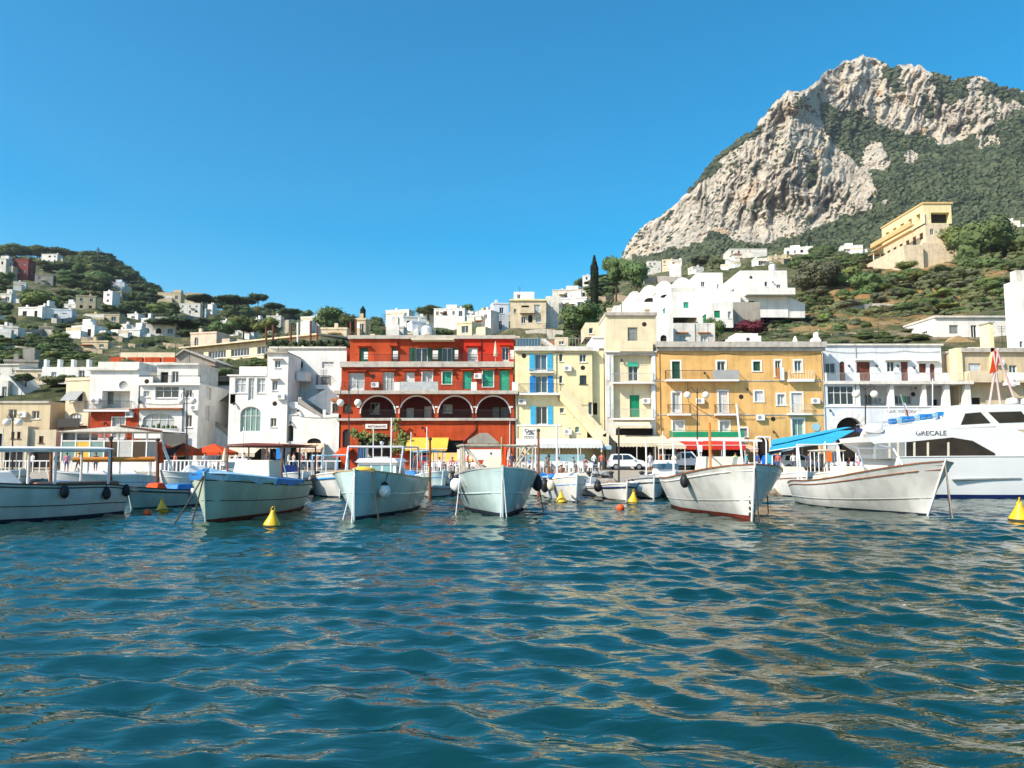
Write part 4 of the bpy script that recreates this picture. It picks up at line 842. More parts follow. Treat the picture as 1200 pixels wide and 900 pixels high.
b.balcony(373, 388.5, 452, 1.2, .5, h=1.1, Y=Q+5); b.bx(340, 432.5, 352, 443.5, 2.5, 4.9, WHITE, 'loggia'); b.band(316, 406.4, 406, 408.4, .2, WHITE2, Y=Q+5, back=9)
b.wall(336.6, 486, 399, GB, WHITE, 4.8, [('-', 336.8, 498, 343.8, 517, 1), ('o', 359.5, 513.5, 376, 548, .6), ('o', 340, 524, 350, 548)], name='lower_wall')
b.wall(336.6, 471, 349, 486, WHITE, 4.8, [('w:l', 337.3, 478, 348.3, 485.7)], name='lower_wall')
b.poly([(349, 474), (378, 492.5), (378, 486.1), (349, 486.1)] if 0 else [(349, 473.5), (370, 486), (349, 486)], .0, 1.4, WHITE, 'stair_parapet')
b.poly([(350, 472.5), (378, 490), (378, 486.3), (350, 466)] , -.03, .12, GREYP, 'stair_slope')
b.poly([(349, 465.5), (352, 465.5), (352, 486), (349, 486)], .2, .6, WHITE, 'pier'); b.poly([(378, 480), (381, 480), (381, 486), (378, 486)], .1, .5, WHITE, 'pier')
b.poly([(352, 466), (388, 445), (405, 445), (405, 486), (381, 486)], 2.9, 4.9, WHITE, 'stair_flank')
b.bx(388, 467, 399, 470, -.2, 1, TERRA, 'tiled_canopy', Y=Q+.1); b.wall(387.5, 469, 398.8, 486, WHITE, 1.5, [('n:g', 389.5, 473, 397.5, 483)], Y=Q+.3, name='corner_room')
b.chimney(270, 460, 276, 470, WHITE2, 0)
# ---- white house with the red ground floor
b = Bld('red_and_white_house', 'white house whose lower floor is painted red, beside the glass restaurant pavilion', 'building', 133, GB, Q)
b.wall(105, 434, 162.3, 480, WHITE, 9, [('-', 119.5, 458, 152, 478.5)], r=1.2, name='upper_wall'); b.wall(119, 457, 153, 479.5, WHITE2, .2, [('w:g', 134.5, 460.5, 142, 478), ('R:GREYSH', 120.5, 459, 133, 474)], Y=Q+1.25, name='loggia_wall')
b.balcony(102, 155, 480.3, .7, .22, h=.95); b.wall(105.2, 480.3, 162, GB, RED, 9, [('m:l:2', 131.5, 489.5, 146, 513.3, 0, None, (TRIM, .12)), ('o', 112, 525, 150, 548)], name='lower_wall'); b.balcony(118, 149, 513.8, .7, .14, rm=GREYRAIL)
b.band(103, 432.2, 163, 434.3, .3, WHITE2, back=9.2); b.band(104.5, 479.2, 163, 480.4, .05, RED3, name='string_course')
b.bx(106, 426, 127, 434, 4, 9, WHITE, 'roof_room'); b.wall(115, 424, 163, 432.5, WHITE2, 5, Y=Q+3.5, name='roof_parapet')
mb = MB().lathe((XX(149, Q), Q-1., ZZ(452.5, Q)), [(0, .08), (.3, .04), (.48, -.06)], 16, ax='y'); mb.build('satellite_dish', GREYRAIL, b.o)
# ---- white house with the big veranda window
b = Bld('white_veranda_house', 'white house with a wide glazed veranda and a roof terrace, above the orange canopy', 'building', 200, GB, Q)
b.wall(162.6, 449, 231.5, GB, WHITE, 9.3, [('w:l', 168, 458, 175, 465.3), ('m:g:3', 182, 452.7, 209.5, 466.4), ('w:g', 217.3, 456.8, 225, 466), ('m:l:4', 167, 484.5, 204.5, 504, .45), ('w:g', 217, 486.5, 224.8, 500.8), ('d:g', 170, 524, 176, 548), ('d:b', 184, 524, 190, 548), ('o', 200, 526, 226, 548)], sides=([], [('R:WHSH', 2, 3.4, 452, 466), ('R:WHSH', 2, 3.2, 474, 492)]))
b.balcony(164, 236, 449, .35, .25, rail='iron', h=.8)
for x0, x1 in ((164, 181), (212, 236)): b.bx(x0, 442, x1, 448.8, -.34, -.2, WHITE, 'parapet')
b.bx(160.5, 478.2, 214, 479.8, -.5, -.003, TERRA, 'tiled_drip'); b.balcony(160, 213, 507.5, .8, .6, rail='panel', m=TRIM, rm=GREYRAIL, h=.5, plants=True)
b.wall(184, 427, 232, 449, WHITE2, 6, [('o', 188, 436, 197, 448.5), ('w:g', 201, 435, 209, 448.5)], Y=Q+3, name='penthouse'); b.band(182, 425.8, 234, 427.8, .3, WHITE2, Y=Q+3, back=6)
b.pipe(215.8, 455, 520, IRON)
b = Bld('garden_stair_wall', 'white stair wall falling between the veranda house and the arch house', 'wall', 250, GB, Q+5)
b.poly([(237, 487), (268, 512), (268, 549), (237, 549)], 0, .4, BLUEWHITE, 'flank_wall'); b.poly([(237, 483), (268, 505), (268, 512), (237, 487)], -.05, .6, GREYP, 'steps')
b.wall(228, 452, 268, 549, WHITE2, .5, [('R:WHSH', 244, 473, 249, 482), ('R:WHSH', 243, 452.6, 249, 463)], Y=Q+9.6, name='rear_wall')
# ---- left beige houses
b = Bld('beige_corner_house', 'beige flat roofed house at the left edge, behind the twin globe lamp', 'building', 25, GB, Q+2)
b.wall(-60, 472, 57.5, GB, BEIGE, 7, [('w:g', 10, 479.5, 19.5, 490.8), ('w:g', 37.5, 481.3, 46, 491), ('w:g', -14, 479, -5, 490)]); b.band(-61, 470, 58.3, 472.4, .15, STONETRIM, back=7)
b.wall(-60, 499.5, 31.5, GB, SAND, 2, [('o', -4, 508, 3, 525), ('n:g', 13, 506, 17, 514), ('n:g', 20, 506, 24, 514), ('o', 5, 528, 27, 548)], Y=Q-1, name='lower_wall')
b.wall(31.7, 503.5, 65, GB, SAND, 2.2, [('n:g', 45.5, 511, 51, 519), ('o', 36, 528, 60, 548)], Y=Q-.6, name='lower_wall')
for x0, x1, y in ((34, 44, 510), (45, 56, 506.5), (55, 64, 511)): b.poly([(x0+1, y), (x1-1, y), (x1, y+4), (x0, y+4)], -1.6, -.65, SAND, 'awning')
b = Bld('grey_white_house', 'greyish white house high at the left edge above the beige one', 'building', 5, 470, Q+10)
b.poly([(-40, 470), (-40, 436), (10, 440), (36, 470)], 0, 5, WHITE2, 'gable_wall'); b.wall(-20, 446, 9, 475, WHITE2, .5, [('w:g', 2, 453, 7.5, 467)], Y=Q+9.4); b.bx(-20, 465, 12, 470, -2, -.65, NAVY, 'blue_railing')
def local_house(name, label, w_, d, h, loc, yaw, m, ops=(), side=(), group=None, roofm=None, extra=None, base=4., parapet=.35, cat='house', sideR=()):
    """free standing rotated house; ops: (kind,u0,u1,z0,z1[,arch]) metres on the front, side: the same on the left flank"""
    o = thing(name, label, cat, (0, 0, 0), group); mb = MB()
    pl = Pl((-w_/2, 0, 0), (1, 0, 0), (0, -1, 0)); pls = Pl((-w_/2, d, 0), (0, -1, 0), (-1, 0, 0)); plr = Pl((w_/2, 0, 0), (0, 1, 0), (1, 0, 0))
    f = lambda L_: [((q[1], q[2], q[3], q[4], q[5] if len(q) > 5 else 0), q[0]) for q in L_]
    A, B_, D_ = f(ops), f(side), f(sideR)
    wall_plane(mb, pl, 0, w_, -base, h, [a for a, _ in A]); wall_plane(mb, pls, 0, d, -base, h, [a for a, _ in B_]); wall_plane(mb, plr, 0, d, -base, h, [a for a, _ in D_])
    mb.q([(-w_/2, d, -base), (w_/2, d, -base), (w_/2, d, h), (-w_/2, d, h)]); mb.q([(-w_/2, 0, h), (w_/2, 0, h), (w_/2, d, h), (-w_/2, d, h)]); mb.build('wall', m, o)
    for pp, L_ in ((pl, A), (pls, B_), (plr, D_)):
        for a, k in L_: fill_opening(o, pp, a, k)
    if parapet:
        c = MB(); e = .1; c.box(-w_/2-e, w_/2+e, -e, .2, h+.003, h+parapet); c.box(-w_/2-e, -w_/2+.2, .203, d+e, h+.003, h+parapet); c.box(w_/2-.2, w_/2+e, .203, d+e, h+.003, h+parapet); c.build('parapet', roofm or m, o)
    if extra: extra(o, w_, d, h)
    o.location = loc; o.rotation_euler = (0, 0, yaw); return o
p_ = P(73, GB, Q+3)
local_house('cream_corner_house', 'cream house with a long blank sunlit flank and a grey window awning, at the left', 3.2, 9, ZZ(446, Q+3)-p_.z, (p_.x+1.3, Q+3, p_.z), R(-14), SAND,
    [('w:g', .5, 2.3, ZZ(471, Q+3)-p_.z, ZZ(459, Q+3)-p_.z), ('m:l:4', .6, 2.4, ZZ(496, Q+3)-p_.z, ZZ(484, Q+3)-p_.z, .5)], base=0,
    extra=lambda o, w_, d, h: (MB().prism([(-1.2, -.1, h-1.2), (.9, -.1, h-1.2), (.9, -.1, h-1.25), (-1.2, -.1, h-1.25)], [(-1.2, -1.2, h-2.3), (.9, -1.2, h-2.3), (.9, -1.2, h-2.35), (-1.2, -1.2, h-2.35)]).build('awning', GREYSH, o), MB().box(-1.5, 1.5, -1.1, -.003, 4.6, 4.8).box(-1.5, 1.5, -1.1, -1.05, 4.8, 5.6).build('balcony', IRON, o)))

# ---- buildings of the second row
b = Bld('roof_terrace_house', 'low white roof terrace with four short white pillars, above the cream corner house', 'house', 85, 446, 98)
b.wall(49, 430, 122, 450, WHITE, 7, [('w:l', 60, 436, 66, 442), ('w:g', 92, 434, 99, 443)])
for x in (52, 68, 84, 102): b.bx(x-1.6, 421, x+1.6, 430, .2, .9, WHITE, 'pillar')
b = Bld('planter_terrace_house', 'flat roofed white house with a row of red planters along its edge', 'house', 170, 446, 100)
b.wall(122, 424.5, 210, 450, WHITE2, 8, [('w:g', 130, 430, 136, 437), ('o', 175, 432, 182, 446)])
for x0, x1 in ((129, 145), (149, 166), (169, 187), (190, 207)): b.bx(x0, 418.5, x1, 424.3, .1, .7, RED3, 'planter')
b.wall(140, 413, 205, 424.5, SAND, 5, Y=103, name='rear_room')
p_ = P(207, 440, 97); b = Bld('grey_gable_house', 'windowless grey rendered gable end behind the white veranda house', 'house', 230, 445, 97)
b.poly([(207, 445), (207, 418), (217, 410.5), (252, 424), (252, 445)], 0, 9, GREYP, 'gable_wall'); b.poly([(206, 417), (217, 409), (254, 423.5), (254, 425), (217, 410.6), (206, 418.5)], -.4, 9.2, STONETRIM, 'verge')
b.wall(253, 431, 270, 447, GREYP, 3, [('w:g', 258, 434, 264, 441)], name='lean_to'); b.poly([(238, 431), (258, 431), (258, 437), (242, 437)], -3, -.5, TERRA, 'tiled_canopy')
# long building with the sloping eaves
Y0 = 112; A = P(218, 440, Y0+8); B2 = P(374, 436, Y0-6); yw = math.atan2(B2.y-A.y, B2.x-A.x); L_ = (B2-A).length; hz = 0
b0 = 2.; zt0 = ZZ(409, Y0+8); 
o = thing('long_yellow_hall', 'long pale yellow hall with bands of dark windows under one sloping roof edge', 'building', (0, 0, 0))
pl = Pl((0, 0, 0), (1, 0, 0), (0, -1, 0)); zb_ = A.z-4; ht = (zt0-zb_)
hs = [(L_*a, L_*c, ht-1.9, ht-.75, 0) for a, c in ((.06, .14), (.18, .32), (.36, .50), (.56, .64))]
mb = MB(); wall_plane(mb, pl, 0, L_, 0, ht, hs); mb.q([(0, 10, 0), (L_, 10, 0), (L_, 10, ht), (0, 10, ht)]); mb.q([(0, 0, 0), (0, 10, 0), (0, 10, ht), (0, 0, ht)]); mb.q([(L_, 0, 0), (L_, 10, 0), (L_, 10, ht), (L_, 0, ht)]); mb.build('wall', PALEY if 0 else SAND, o)
for h in hs: fill_opening(o, pl, h, 'm:g:%d' % max(3, int((h[1]-h[0])/.6)))
MB().prism([(-.8, -.9, ht+.02), (L_+.5, -.9, ht+.02), (L_+.5, -.9, ht+.22), (-.8, -.9, ht+.22)], [(-.8, 10.4, ht+.5), (L_+.5, 10.4, ht+.5), (L_+.5, 10.4, ht+.7), (-.8, 10.4, ht+.7)]).build('roof', SAND, o)
o.location = (A.x, Y0+8, zb_); o.rotation_euler = (0, 0, yw)
b = Bld('planted_roof_house', 'flat cream roof terrace edged with dark shrubs, left of the red attic', 'house', 350, 440, 100)
b.wall(313, 408, 372, 446, SAND, 7); b.wall(372, 404, 412, 446, GREYP, 7, Y=103, name='rear_wall')
mb = MB(); rr = random.Random(5)
for i in range(90): p_ = P(rr.uniform(316, 410), rr.uniform(400, 408), 100.8+rr.random()*2); s = rr.uniform(.25, .55); mb.ell(p_, s, s, s*.8, n=6, k=4)
mb.build('roof_shrubs', LPINE, b.o)
for x, y in ((312, 382), (320, 381), (341, 380), (349, 378), (364, 376), (372, 382), (411, 377), (417, 374)):
    mm = WHITE if x == 349 else BROWN; p0 = P(x, 404, 101.5); p1 = P(x, y, 101.5); MB().tube([p0, p1], .14, 7).build('flue_pipe', mm, b.o)
# white vaulted villa complex above
b = Bld('vaulted_white_villa', 'large stepped white villa with rounded vault roofs above the cream tower house', 'villa', 830, 372, 132)
b.wall(868, 317, 923, 372, WHITE, 13, [('w:g', 896, 330, 899.5, 335.5), ('w:g', 910, 333.5, 915, 344), ('o', 877, 352.5, 884, 356)], sides=([], []))
b.balcony(872, 928, 344.5, 1.6, .4, rail='solid', h=.75, m=WHITE, rm=WHITE); b.poly([(923, 372), (923, 349), (928, 349), (944, 356), (944, 372)], .2, 2, WHITE, 'garden_wall')
b.wall(817, 319.5, 847, 341.5, WHITE, 16, [('w:g', 821.5, 330, 826, 336), ('w:l', 840, 333, 842.5, 338)], Y=134, name='upper_wall', sides=([], []))
b.wall(786, 341.5, 868, 372, WHITE, 15, [('R:TEAL', 801, 354, 807, 361)], Y=130, name='middle_wall', sides=([('R:TEAL', 5, 7.4, 354, 368)], [])); b.bx(786, 337, 815, 341.3, .0, .3, WHITE2, 'parapet', Y=130); 
def vault(x0, x1, yt, yb, Y, D, m=WHITE):
    h = (XX(x0, Y), XX(x1, Y), ZZ(yb, Y), ZZ(yt, Y), 1); u0, u1, z0, z1 = h[:4]; n_ = 10; c = (u0+u1)/2; r = (u1-u0)/2
    ap = [(c-r*math.cos(math.pi*i/n_), z0+(z1-z0)*math.sin(math.pi*i/n_)) for i in range(n_+1)]
    MB().prism([(a, Y, z) for a, z in ap], [(a, Y+D, z) for a, z in ap]).build('vault', m, b.o)
for x0, x1, yt, yb, Y in ((790, 816, 325, 342, 141), (770, 792, 329, 343, 146), (752, 776, 334, 348, 150), (736, 756, 341, 354, 154)): vault(x0, x1, yt, yb, Y, 6)
b.wall(771, 342, 790, 372, WHITE, 5, [('o', 774, 345, 787, 349, 1)], Y=143, name='stepped_wall'); b.wall(752, 347, 772, 375, WHITE, 5, [('o', 755, 349, 769, 354, 1)], Y=148, name='stepped_wall'); b.wall(730, 353, 753, 378, WHITE, 5, Y=152, name='stepped_wall'); b.wall(720, 358, 733, 378, WHITE, 5, Y=155, name='stepped_wall')
b = Bld('green_shutter_annex', 'small white annex with emerald green shutters below the vaulted villa', 'house', 830, 382, 122)
b.wall(831, 355, 859, 384, WHITE, 18, [('R:EMER', 837, 364, 844, 372.5), ('w:l', 853, 365, 857, 373)], sides=([('R:EMER', 1.8, 4.6, 365, 378), ('R:EMER', 7.5, 10, 367, 377), ('R:EMER', 12.6, 14.6, 368.5, 376)], []))
b.wall(859.5, 354, 891, 382, GREYP, 5, Y=124, name='grey_wall')
b = Bld('old_plaster_wall_house', 'stained old white house front with two hooded windows behind the cream tower', 'house', 812, 402, 103)
b.wall(790, 378.5, 838, 410, WHITE2, 6, [('w:l', 795.5, 393.5, 804, 401), ('w:l', 821, 393.5, 829, 401)]); b.bx(792, 389.5, 806, 391, -.3, -.003, TERRA, 'hood'); b.bx(818, 389.5, 832, 391, -.3, -.003, TERRA, 'hood'); b.pipe(814, 379, 401)
b = Bld('plain_white_block', 'plain white block with one small dark arched opening beside the cream tower roof', 'house', 779, 402, 98)
b.wall(768, 367, 789, 410, WHITE, 6, [('o', 774, 392.5, 781.5, 400, 1)])
b = Bld('side_white_block', 'plain white wall rising behind the left edge of the cream tower house', 'house', 712, 395, 94)
b.poly([(704, 410), (704, 380), (711, 366), (722, 366), (722, 410)], 0, 6, WHITE, 'wall')
# yellow villa high on the right
b = Bld('yellow_hill_villa', 'long two storey yellow villa with a continuous balcony high on the right slope', 'villa', 1090, 300, 235)
b.wall(1082, 238.5, 1115, 262, YVILLA, 27, [('o', 1091, 249, 1113, 261.5)], name='upper_wall', r=2, sides=([('R:GREYSH' if i == 1 else 'w:g', 2+5*i, 4.4+5*i, 247.5, 256.5) for i in range(5)], []))
b.wall(1085, 262, 1113, 302, SAND, 27, [('w:g', 1090, 268, 1094, 275), ('w:l', 1101, 268, 1105, 275)], name='lower_wall', sides=([('n:g', 1.5+4.2*i, 3.6+4.2*i, 270.5, 281 if i % 2 else 278) for i in range(6)], []))
x = XX(1082, 235); MB().box(x-1.3, x-.02, 235, 262, ZZ(264.5, 235), ZZ(262.5, 235)).box(x-1.3, x-1.15, 235, 262, ZZ(262.5, 235)+.01, ZZ(259, 235)).build('balcony', YV2, b.o)
MB().box(x-1.0, x+.8, 236, 262, ZZ(269.2, 235), ZZ(268.2, 235)).build('canopy_slab', YV2, b.o); MB().box(XX(1093, 235), XX(1094, 235), 234.6, 234.9, ZZ(262, 235), ZZ(250, 235)).build('post', TRIM, b.o)
b.band(1080.5, 237, 1116, 239, .3, YV2, back=27.3); b.bx(1078, 286, 1118, 330, -1.5, 20, SAND, 'terrace_wall'); x2 = XX(1085, 235); MB().box(x2-6, x2-.1, 232, 262, ZZ(335, 235), ZZ(290, 235)).build('terrace_wall', SAND, b.o)
b = Bld('white_pergola', 'small white pergola terrace at the low left end of the yellow villa', 'pergola', 1030, 312, 262)
b.bx(1021, 297, 1046, 298.2, -1, 2.5, WOODL, 'roof'); b.bx(1026, 303, 1050, 309, 0, .3, WHITE, 'parapet')
for x in (1022, 1030, 1038, 1045): b.bx(x, 298.2, x+.8, 309, -.9, -.6, WHITE, 'post')

# ---- small houses of the hills
def hill_house(label, x0, x1, yt, yb, m, yaw=0, rows=None, cols=None, Y=None, kind='w:g', d=None, group=None, arch=0, roofm=None, extra=None, name='hillside_house', side=True, seed=0):
    Y = Y or solveY((x0+x1)/2, yb); W = (x1-x0)*Y/F; Hh = (yb-yt)*Y/F*1.01; d = d or max(4, W*.55)
    w_ = W/(math.cos(yaw)+.0)*.9 if not yaw else max(3., (W-d*abs(math.sin(yaw)))/math.cos(yaw)); p_ = P((x0+x1)/2, yb, Y)
    rows = rows or max(1, round(Hh/3.2)); cols = cols or max(1, round(w_/3.4)); ops = []; sd = []; r_ = random.Random(int(x0*7+yt)+seed)
    for i in range(rows):
        z0 = Hh*i/rows+Hh/rows*.3; z1 = z0+min(1.5, Hh/rows*.45)
        for j in range(cols):
            u = w_*(j+.5)/cols+r_.uniform(-.2, .2); ww = r_.choice([.45, .5, .7])
            if r_.random() < .15: continue
            ops.append((kind if r_.random() < .7 else 'o', u-ww, u+ww, z0-(.6 if i == 0 and r_.random() < .4 else 0), z1, arch))
        if side:
            for j in range(max(1, int(d/4))): u = d*(j+.5)/max(1, int(d/4)); sd.append((kind, u-.45, u+.45, z0, z1))
    CLEAR.append((x0-6, x1+6, yt, yb+9))
    def ex(o, w__, d_, h_):
        r2 = random.Random(int(x1)); k = r2.random()
        if k < .45: a_ = r2.uniform(-.3, .1)*w__; MB().box(a_, a_+w__*.35, d_*.4, d_*.9, h_+.005, h_+2.2).build('roof_room', m, o)
        c_ = r2.uniform(-.4, .4)*w__; MB().box(c_, c_+.6, d_*.3, d_*.3+.6, h_+.005, h_+1.3).build('chimney', m, o)
        if r2.random() < .5:
            tw = w__*r2.uniform(.4, .8); a0 = r2.uniform(-w__/2, w__/2-tw); th = h_*r2.uniform(.25, .45); MB().box(a0, a0+tw, -2.2, -.005, -5, th).build('terrace', m, o); MB().box(a0, a0+tw, -2.2, -2.0, th+.004, th+.8).build('parapet', WHITE if m is not WHITE else SAND, o)
        if r2.random() < .4:
            c_ = r2.uniform(-.3, .3)*w__; MB().box(c_-1.1, c_+1.1, -.9, -.005, h_*.55, h_*.55+.15).build('canopy', r2.choice([TERRA, WOODL, CREAMC]), o)
        if r2.random() < .35: MB().box(w__*.5+.004, w__*.5+2.4, d_*.2, d_*.8, -5, h_*.6).build('side_wing', r2.choice([m, WHITE, SAND]), o)
        if extra: extra(o, w__, d_, h_)
    sR = sd if p_.x < 0 and yaw >= 0 else ()
    return local_house(name, label, w_, d, Hh, (p_.x, Y, p_.z), yaw, m, ops, sd if yaw < 0 or p_.x > 0 else (), group, roofm=roofm, extra=ex, base=6, sideR=sR)
def hip(mt, rise):
    def f(o, w_, d, h): MB().prism([(-w_/2-.4, -.4, h+.36), (w_/2+.4, -.4, h+.36), (w_/2+.4, d+.4, h+.36), (-w_/2-.4, d+.4, h+.36)], [(-w_/2+1.5, d*.35, h+.36+rise), (w_/2-1.5, d*.35, h+.36+rise), (w_/2-1.5, d*.65, h+.36+rise), (-w_/2+1.5, d*.65, h+.36+rise)]).build('roof', mt, o)
    return f
def barrel(o, w_, d, h):
    n_ = 8; ap = [(-w_/2*math.cos(math.pi*i/n_), h+.36+1.6*math.sin(math.pi*i/n_)) for i in range(n_+1)]; MB().prism([(a, .3, z) for a, z in ap], [(a, d-.3, z) for a, z in ap]).build('vault', WHITE, o)
REDH = plaster('dull_red_plaster', (.22, .055, .05), .1)
H_ = [
 ('white house with a shallow vault on top of the left hilltop wood', 47, 68, 298, 308, WHITE, 0, dict(Y=430)),
 ('dull red block house near the left edge under the hilltop wood', 8, 34, 304, 322, REDH, 0, dict(Y=360)),
 ('white end of a block at the very left edge beside the dull red house', -22, 8, 303, 322, WHITE2, 0, dict(Y=355)),
 ('ruined looking pale stone house half hidden by trees below the dull red block', 40, 62, 322, 337, GREYP, .3, dict(Y=350)),
 ('square grey stone house with a crenellated roof in the middle of the left hill', 88, 112, 347, 364, BEIGE, .35, {}),
 ('small two storey white villa right of the square stone house', 118, 134, 342, 356, WHITE, -.3, {}),
 ('pale blue-white house above the small white villa on the left hill', 120, 146, 331, 339, BLUEWHITE, .2, {}),
 ('long white terraced house low on the left hillside', 18, 52, 361, 374, WHITE, -.15, {}),
 ('right wing of the long white terrace, half shade put into its colour', 50, 84, 363, 376, BLUEWHITE, .25, {}),
 ('flat white pergola house above the right wing of the long terrace', 72, 90, 357, 362, WHITE, 0, {}),
 ('single storey white bungalow with a small gable below the long terrace', 80, 114, 383, 394, WHITE, -.2, {}),
 ('low white annex left of the arcaded white villa', 141, 165, 387, 396, WHITE, 0, {}),
 ('arcaded white villa with arched windows on the left hillside', 164, 206, 379, 396, WHITE2, .15, dict(arch=1)),
 ('pair of pale houses on the ridge left of the cypress group', 184, 212, 343, 352, BEIGE, .1, dict(Y=400)),
 ('white church-like house with arched windows on the left ridge', 208, 236, 356, 368, WHITE2, 0, dict(arch=1)),
 ('pale house on the ridge crest above the church-like house', 216, 240, 344, 353, BEIGE, .1, dict(Y=380)),
 ('narrow white gabled house right of the church-like house', 240, 250, 357, 370, WHITE, -.2, {}),
 ('pinkish villa with a white attic and an arched loggia', 218, 258, 391, 406, PINK, -.25, dict(Y=150, arch=1)),
 ('small low white house behind the long yellow hall', 266, 284, 385, 393, WHITE2, 0, {}),
 ('white house with an arched porch behind the long yellow hall', 284, 298, 388, 396, WHITE, 0, dict(arch=1)),
 ('single storey grey-white house on the ridge under the umbrella pines', 311, 330, 371, 379, WHITE2, 0, dict(Y=250)),
 ('low white house on the skyline left of the dark skyline tree', 350, 376, 372, 379, WHITE, -.2, dict(Y=240)),
 ('cream house with a flat roof and square windows left of the red attic', 374, 408, 386, 398, SAND, 0, dict(Y=130)),
 ('narrow ochre stone tower behind the left end of the red attic', 416, 429, 375, 392, BEIGE, 0, dict(Y=120)),
 ('white skyline house left of centre above the red attic', 449, 482, 364, 374, WHITE, -.25, dict(Y=260)),
 ('white sunlit house below the skyline above the red attic', 470, 500, 372, 388, WHITE, .3, dict(Y=190)),
 ('dim blue-grey house beside the white sunlit house above the red attic', 484, 498, 378, 392, BLUEWHITE, .4, dict(Y=160)),
 ('low white house on the skyline between two round trees', 488, 504, 366, 371, WHITE2, 0, dict(Y=300)),
 ('long white house on the skyline above the right half of the red attic', 507, 546, 362, 372, WHITE, -.1, dict(Y=290)),
 ('row of white flat roofed cubes climbing towards the cream villa', 557, 580, 365, 390, WHITE, -.5, dict(Y=180)),
 ('grey-blue shaded house right of the white cubes on the skyline', 576, 598, 356, 388, BLUEWHITE, .2, dict(Y=185)),
 ('low cream house with a row of dark windows above the red roof', 530, 558, 379, 390, CREAM, -.4, dict(Y=140)),
 ('small white house in front of the grey-blue shaded house', 545, 566, 371, 384, WHITE, -.2, dict(Y=170)),
 ('low white roof line just above the red attic at its left', 452, 474, 384, 391, WHITE2, 0, dict(Y=125)),
 ('pale house on the slope left of the tall cypress', 646, 690, 340, 352, WHITE2, -.1, dict(Y=260)),
 ('white terraced house just below the pale slope house, left of the cypress', 655, 690, 350, 366, WHITE, -.25, dict(Y=170)),
 ('small white house high at the top of the slope beside the tall cypress', 683, 692, 323, 328, WHITE, 0, dict(Y=420)),
 ('beige cubic house on the hilltop right of the cliff foot trees', 775, 790, 304, 319, SAND, -.3, {}),
 ('low white house with a long terrace left of the beige cubic house', 758, 776, 306, 318, WHITE2, 0, {}),
 ('low white house right of the beige cubic house', 786, 800, 305, 312, WHITE, 0, dict(Y=300)),
 ('low wide white house on the hilltop above the vaulted villa', 852, 902, 292, 299, WHITE2, 0, dict(Y=400)),
 ('small white hilltop house in the middle of the ridge', 918, 954, 290, 299, WHITE, -.3, dict(Y=380)),
 ('small white hilltop house nearest the yellow villa', 985, 1012, 288, 297, WHITE, -.2, dict(Y=380)),
 ('white shed beside the dark trees at the right edge below the mountain', 1172, 1196, 260, 268, WHITE, -.3, dict(Y=330)),
 ('white garden house low in the gardens at the left edge', -6, 14, 345, 356, WHITE2, 0, {}),
 ('small white building at the left edge above the waterfront gardens', 2, 22, 384, 394, WHITE2, .2, {}),
 ('low ochre outbuilding in the gardens above the roof terrace', 94, 128, 401, 410, BEIGE, 0, {}),
 ('stone terrace house left of the white garden bungalow', 100, 140, 369, 376, BEIGE, .1, {}),
 ('dim stone house in the gardens behind the grey-white house', 3, 45, 424, 440, GREYP, .2, dict(Y=112)),
]
for lab, x0, x1, yt, yb, m, yaw, kw in H_: hill_house(lab, x0, x1, yt, yb, m, yaw, **kw)
r_ = random.Random(77)
for (poly, n_, where, grp) in (([(-40, 335), (60, 335), (180, 352), (330, 388), (330, 402), (200, 402), (-40, 400)], 15, 'half hidden among the trees of the left hillside', 'tiny houses of the left hillside'), ([(440, 372), (590, 368), (600, 384), (440, 386)], 14, 'in the crowded rows behind the red attic', 'tiny houses behind the red attic'), ([(745, 312), (900, 303), (1000, 300), (1000, 306), (760, 324)], 7, 'half hidden by trees at the foot of the mountain', 'tiny houses at the mountain foot')):
    k_ = 0
    while k_ < n_:
        px, py = r_.uniform(min(p[0] for p in poly), max(p[0] for p in poly)), r_.uniform(min(p[1] for p in poly), max(p[1] for p in poly))
        if not inpoly(np.array([px]), np.array([py]), poly)[0]: continue
        w__, h__ = r_.uniform(8, 17), r_.uniform(4.5, 8.5); hill_house('small pale house '+where, px, px+w__, py-h__, py, r_.choice([WHITE, WHITE2, SAND, WHITE, BEIGE]), r_.uniform(-.4, .4), group=grp, seed=k_, extra=hip(TERRA, 1.2) if r_.random() < .15 else None); k_ += 1
for (x0, x1, y, m_) in ((60, 110, 378, 0), (95, 150, 400, 1), (20, 70, 392, 0), (150, 215, 408, 1), (110, 145, 372, 1), (240, 290, 403, 0), (-20, 40, 412, 0), (60, 120, 414, 1), (180, 240, 376, 0), (640, 700, 372, 1), (600, 660, 392, 0), (700, 740, 352, 1), (740, 800, 330, 0), (905, 960, 308, 1), (960, 1010, 306, 1), (880, 905, 375, 1), (900, 960, 390, 1), (960, 1020, 396, 1), (1000, 1040, 384, 0), (985, 1060, 362, 0), (440, 500, 390, 0)):
    pts = []; tp = []
    for i in range(9):
        px = x0+(x1-x0)*i/8; Yw = solveY(px, y+1.2*math.sin(i)); q = P(px, y+1.2*math.sin(i), Yw); pts.append(q)
    hw = 7*pts[4].y/F*.8; o_ = thing('terrace_wall', 'dry stone terrace wall running along the planted hillside', 'wall', tuple(pts[4]), 'hillside terrace walls'); mb = MB()
    for p, q in zip(pts, pts[1:]): mb.prism([(p.x, p.y, p.z-2), (q.x, q.y, q.z-2), (q.x, q.y, q.z+hw), (p.x, p.y, p.z+hw)], [(p.x, p.y+.6, p.z-2), (q.x, q.y+.6, q.z-2), (q.x, q.y+.6, q.z+hw), (p.x, p.y+.6, p.z+hw)])
    mb.build('stonework', STONEW if m_ else CONC, o_)
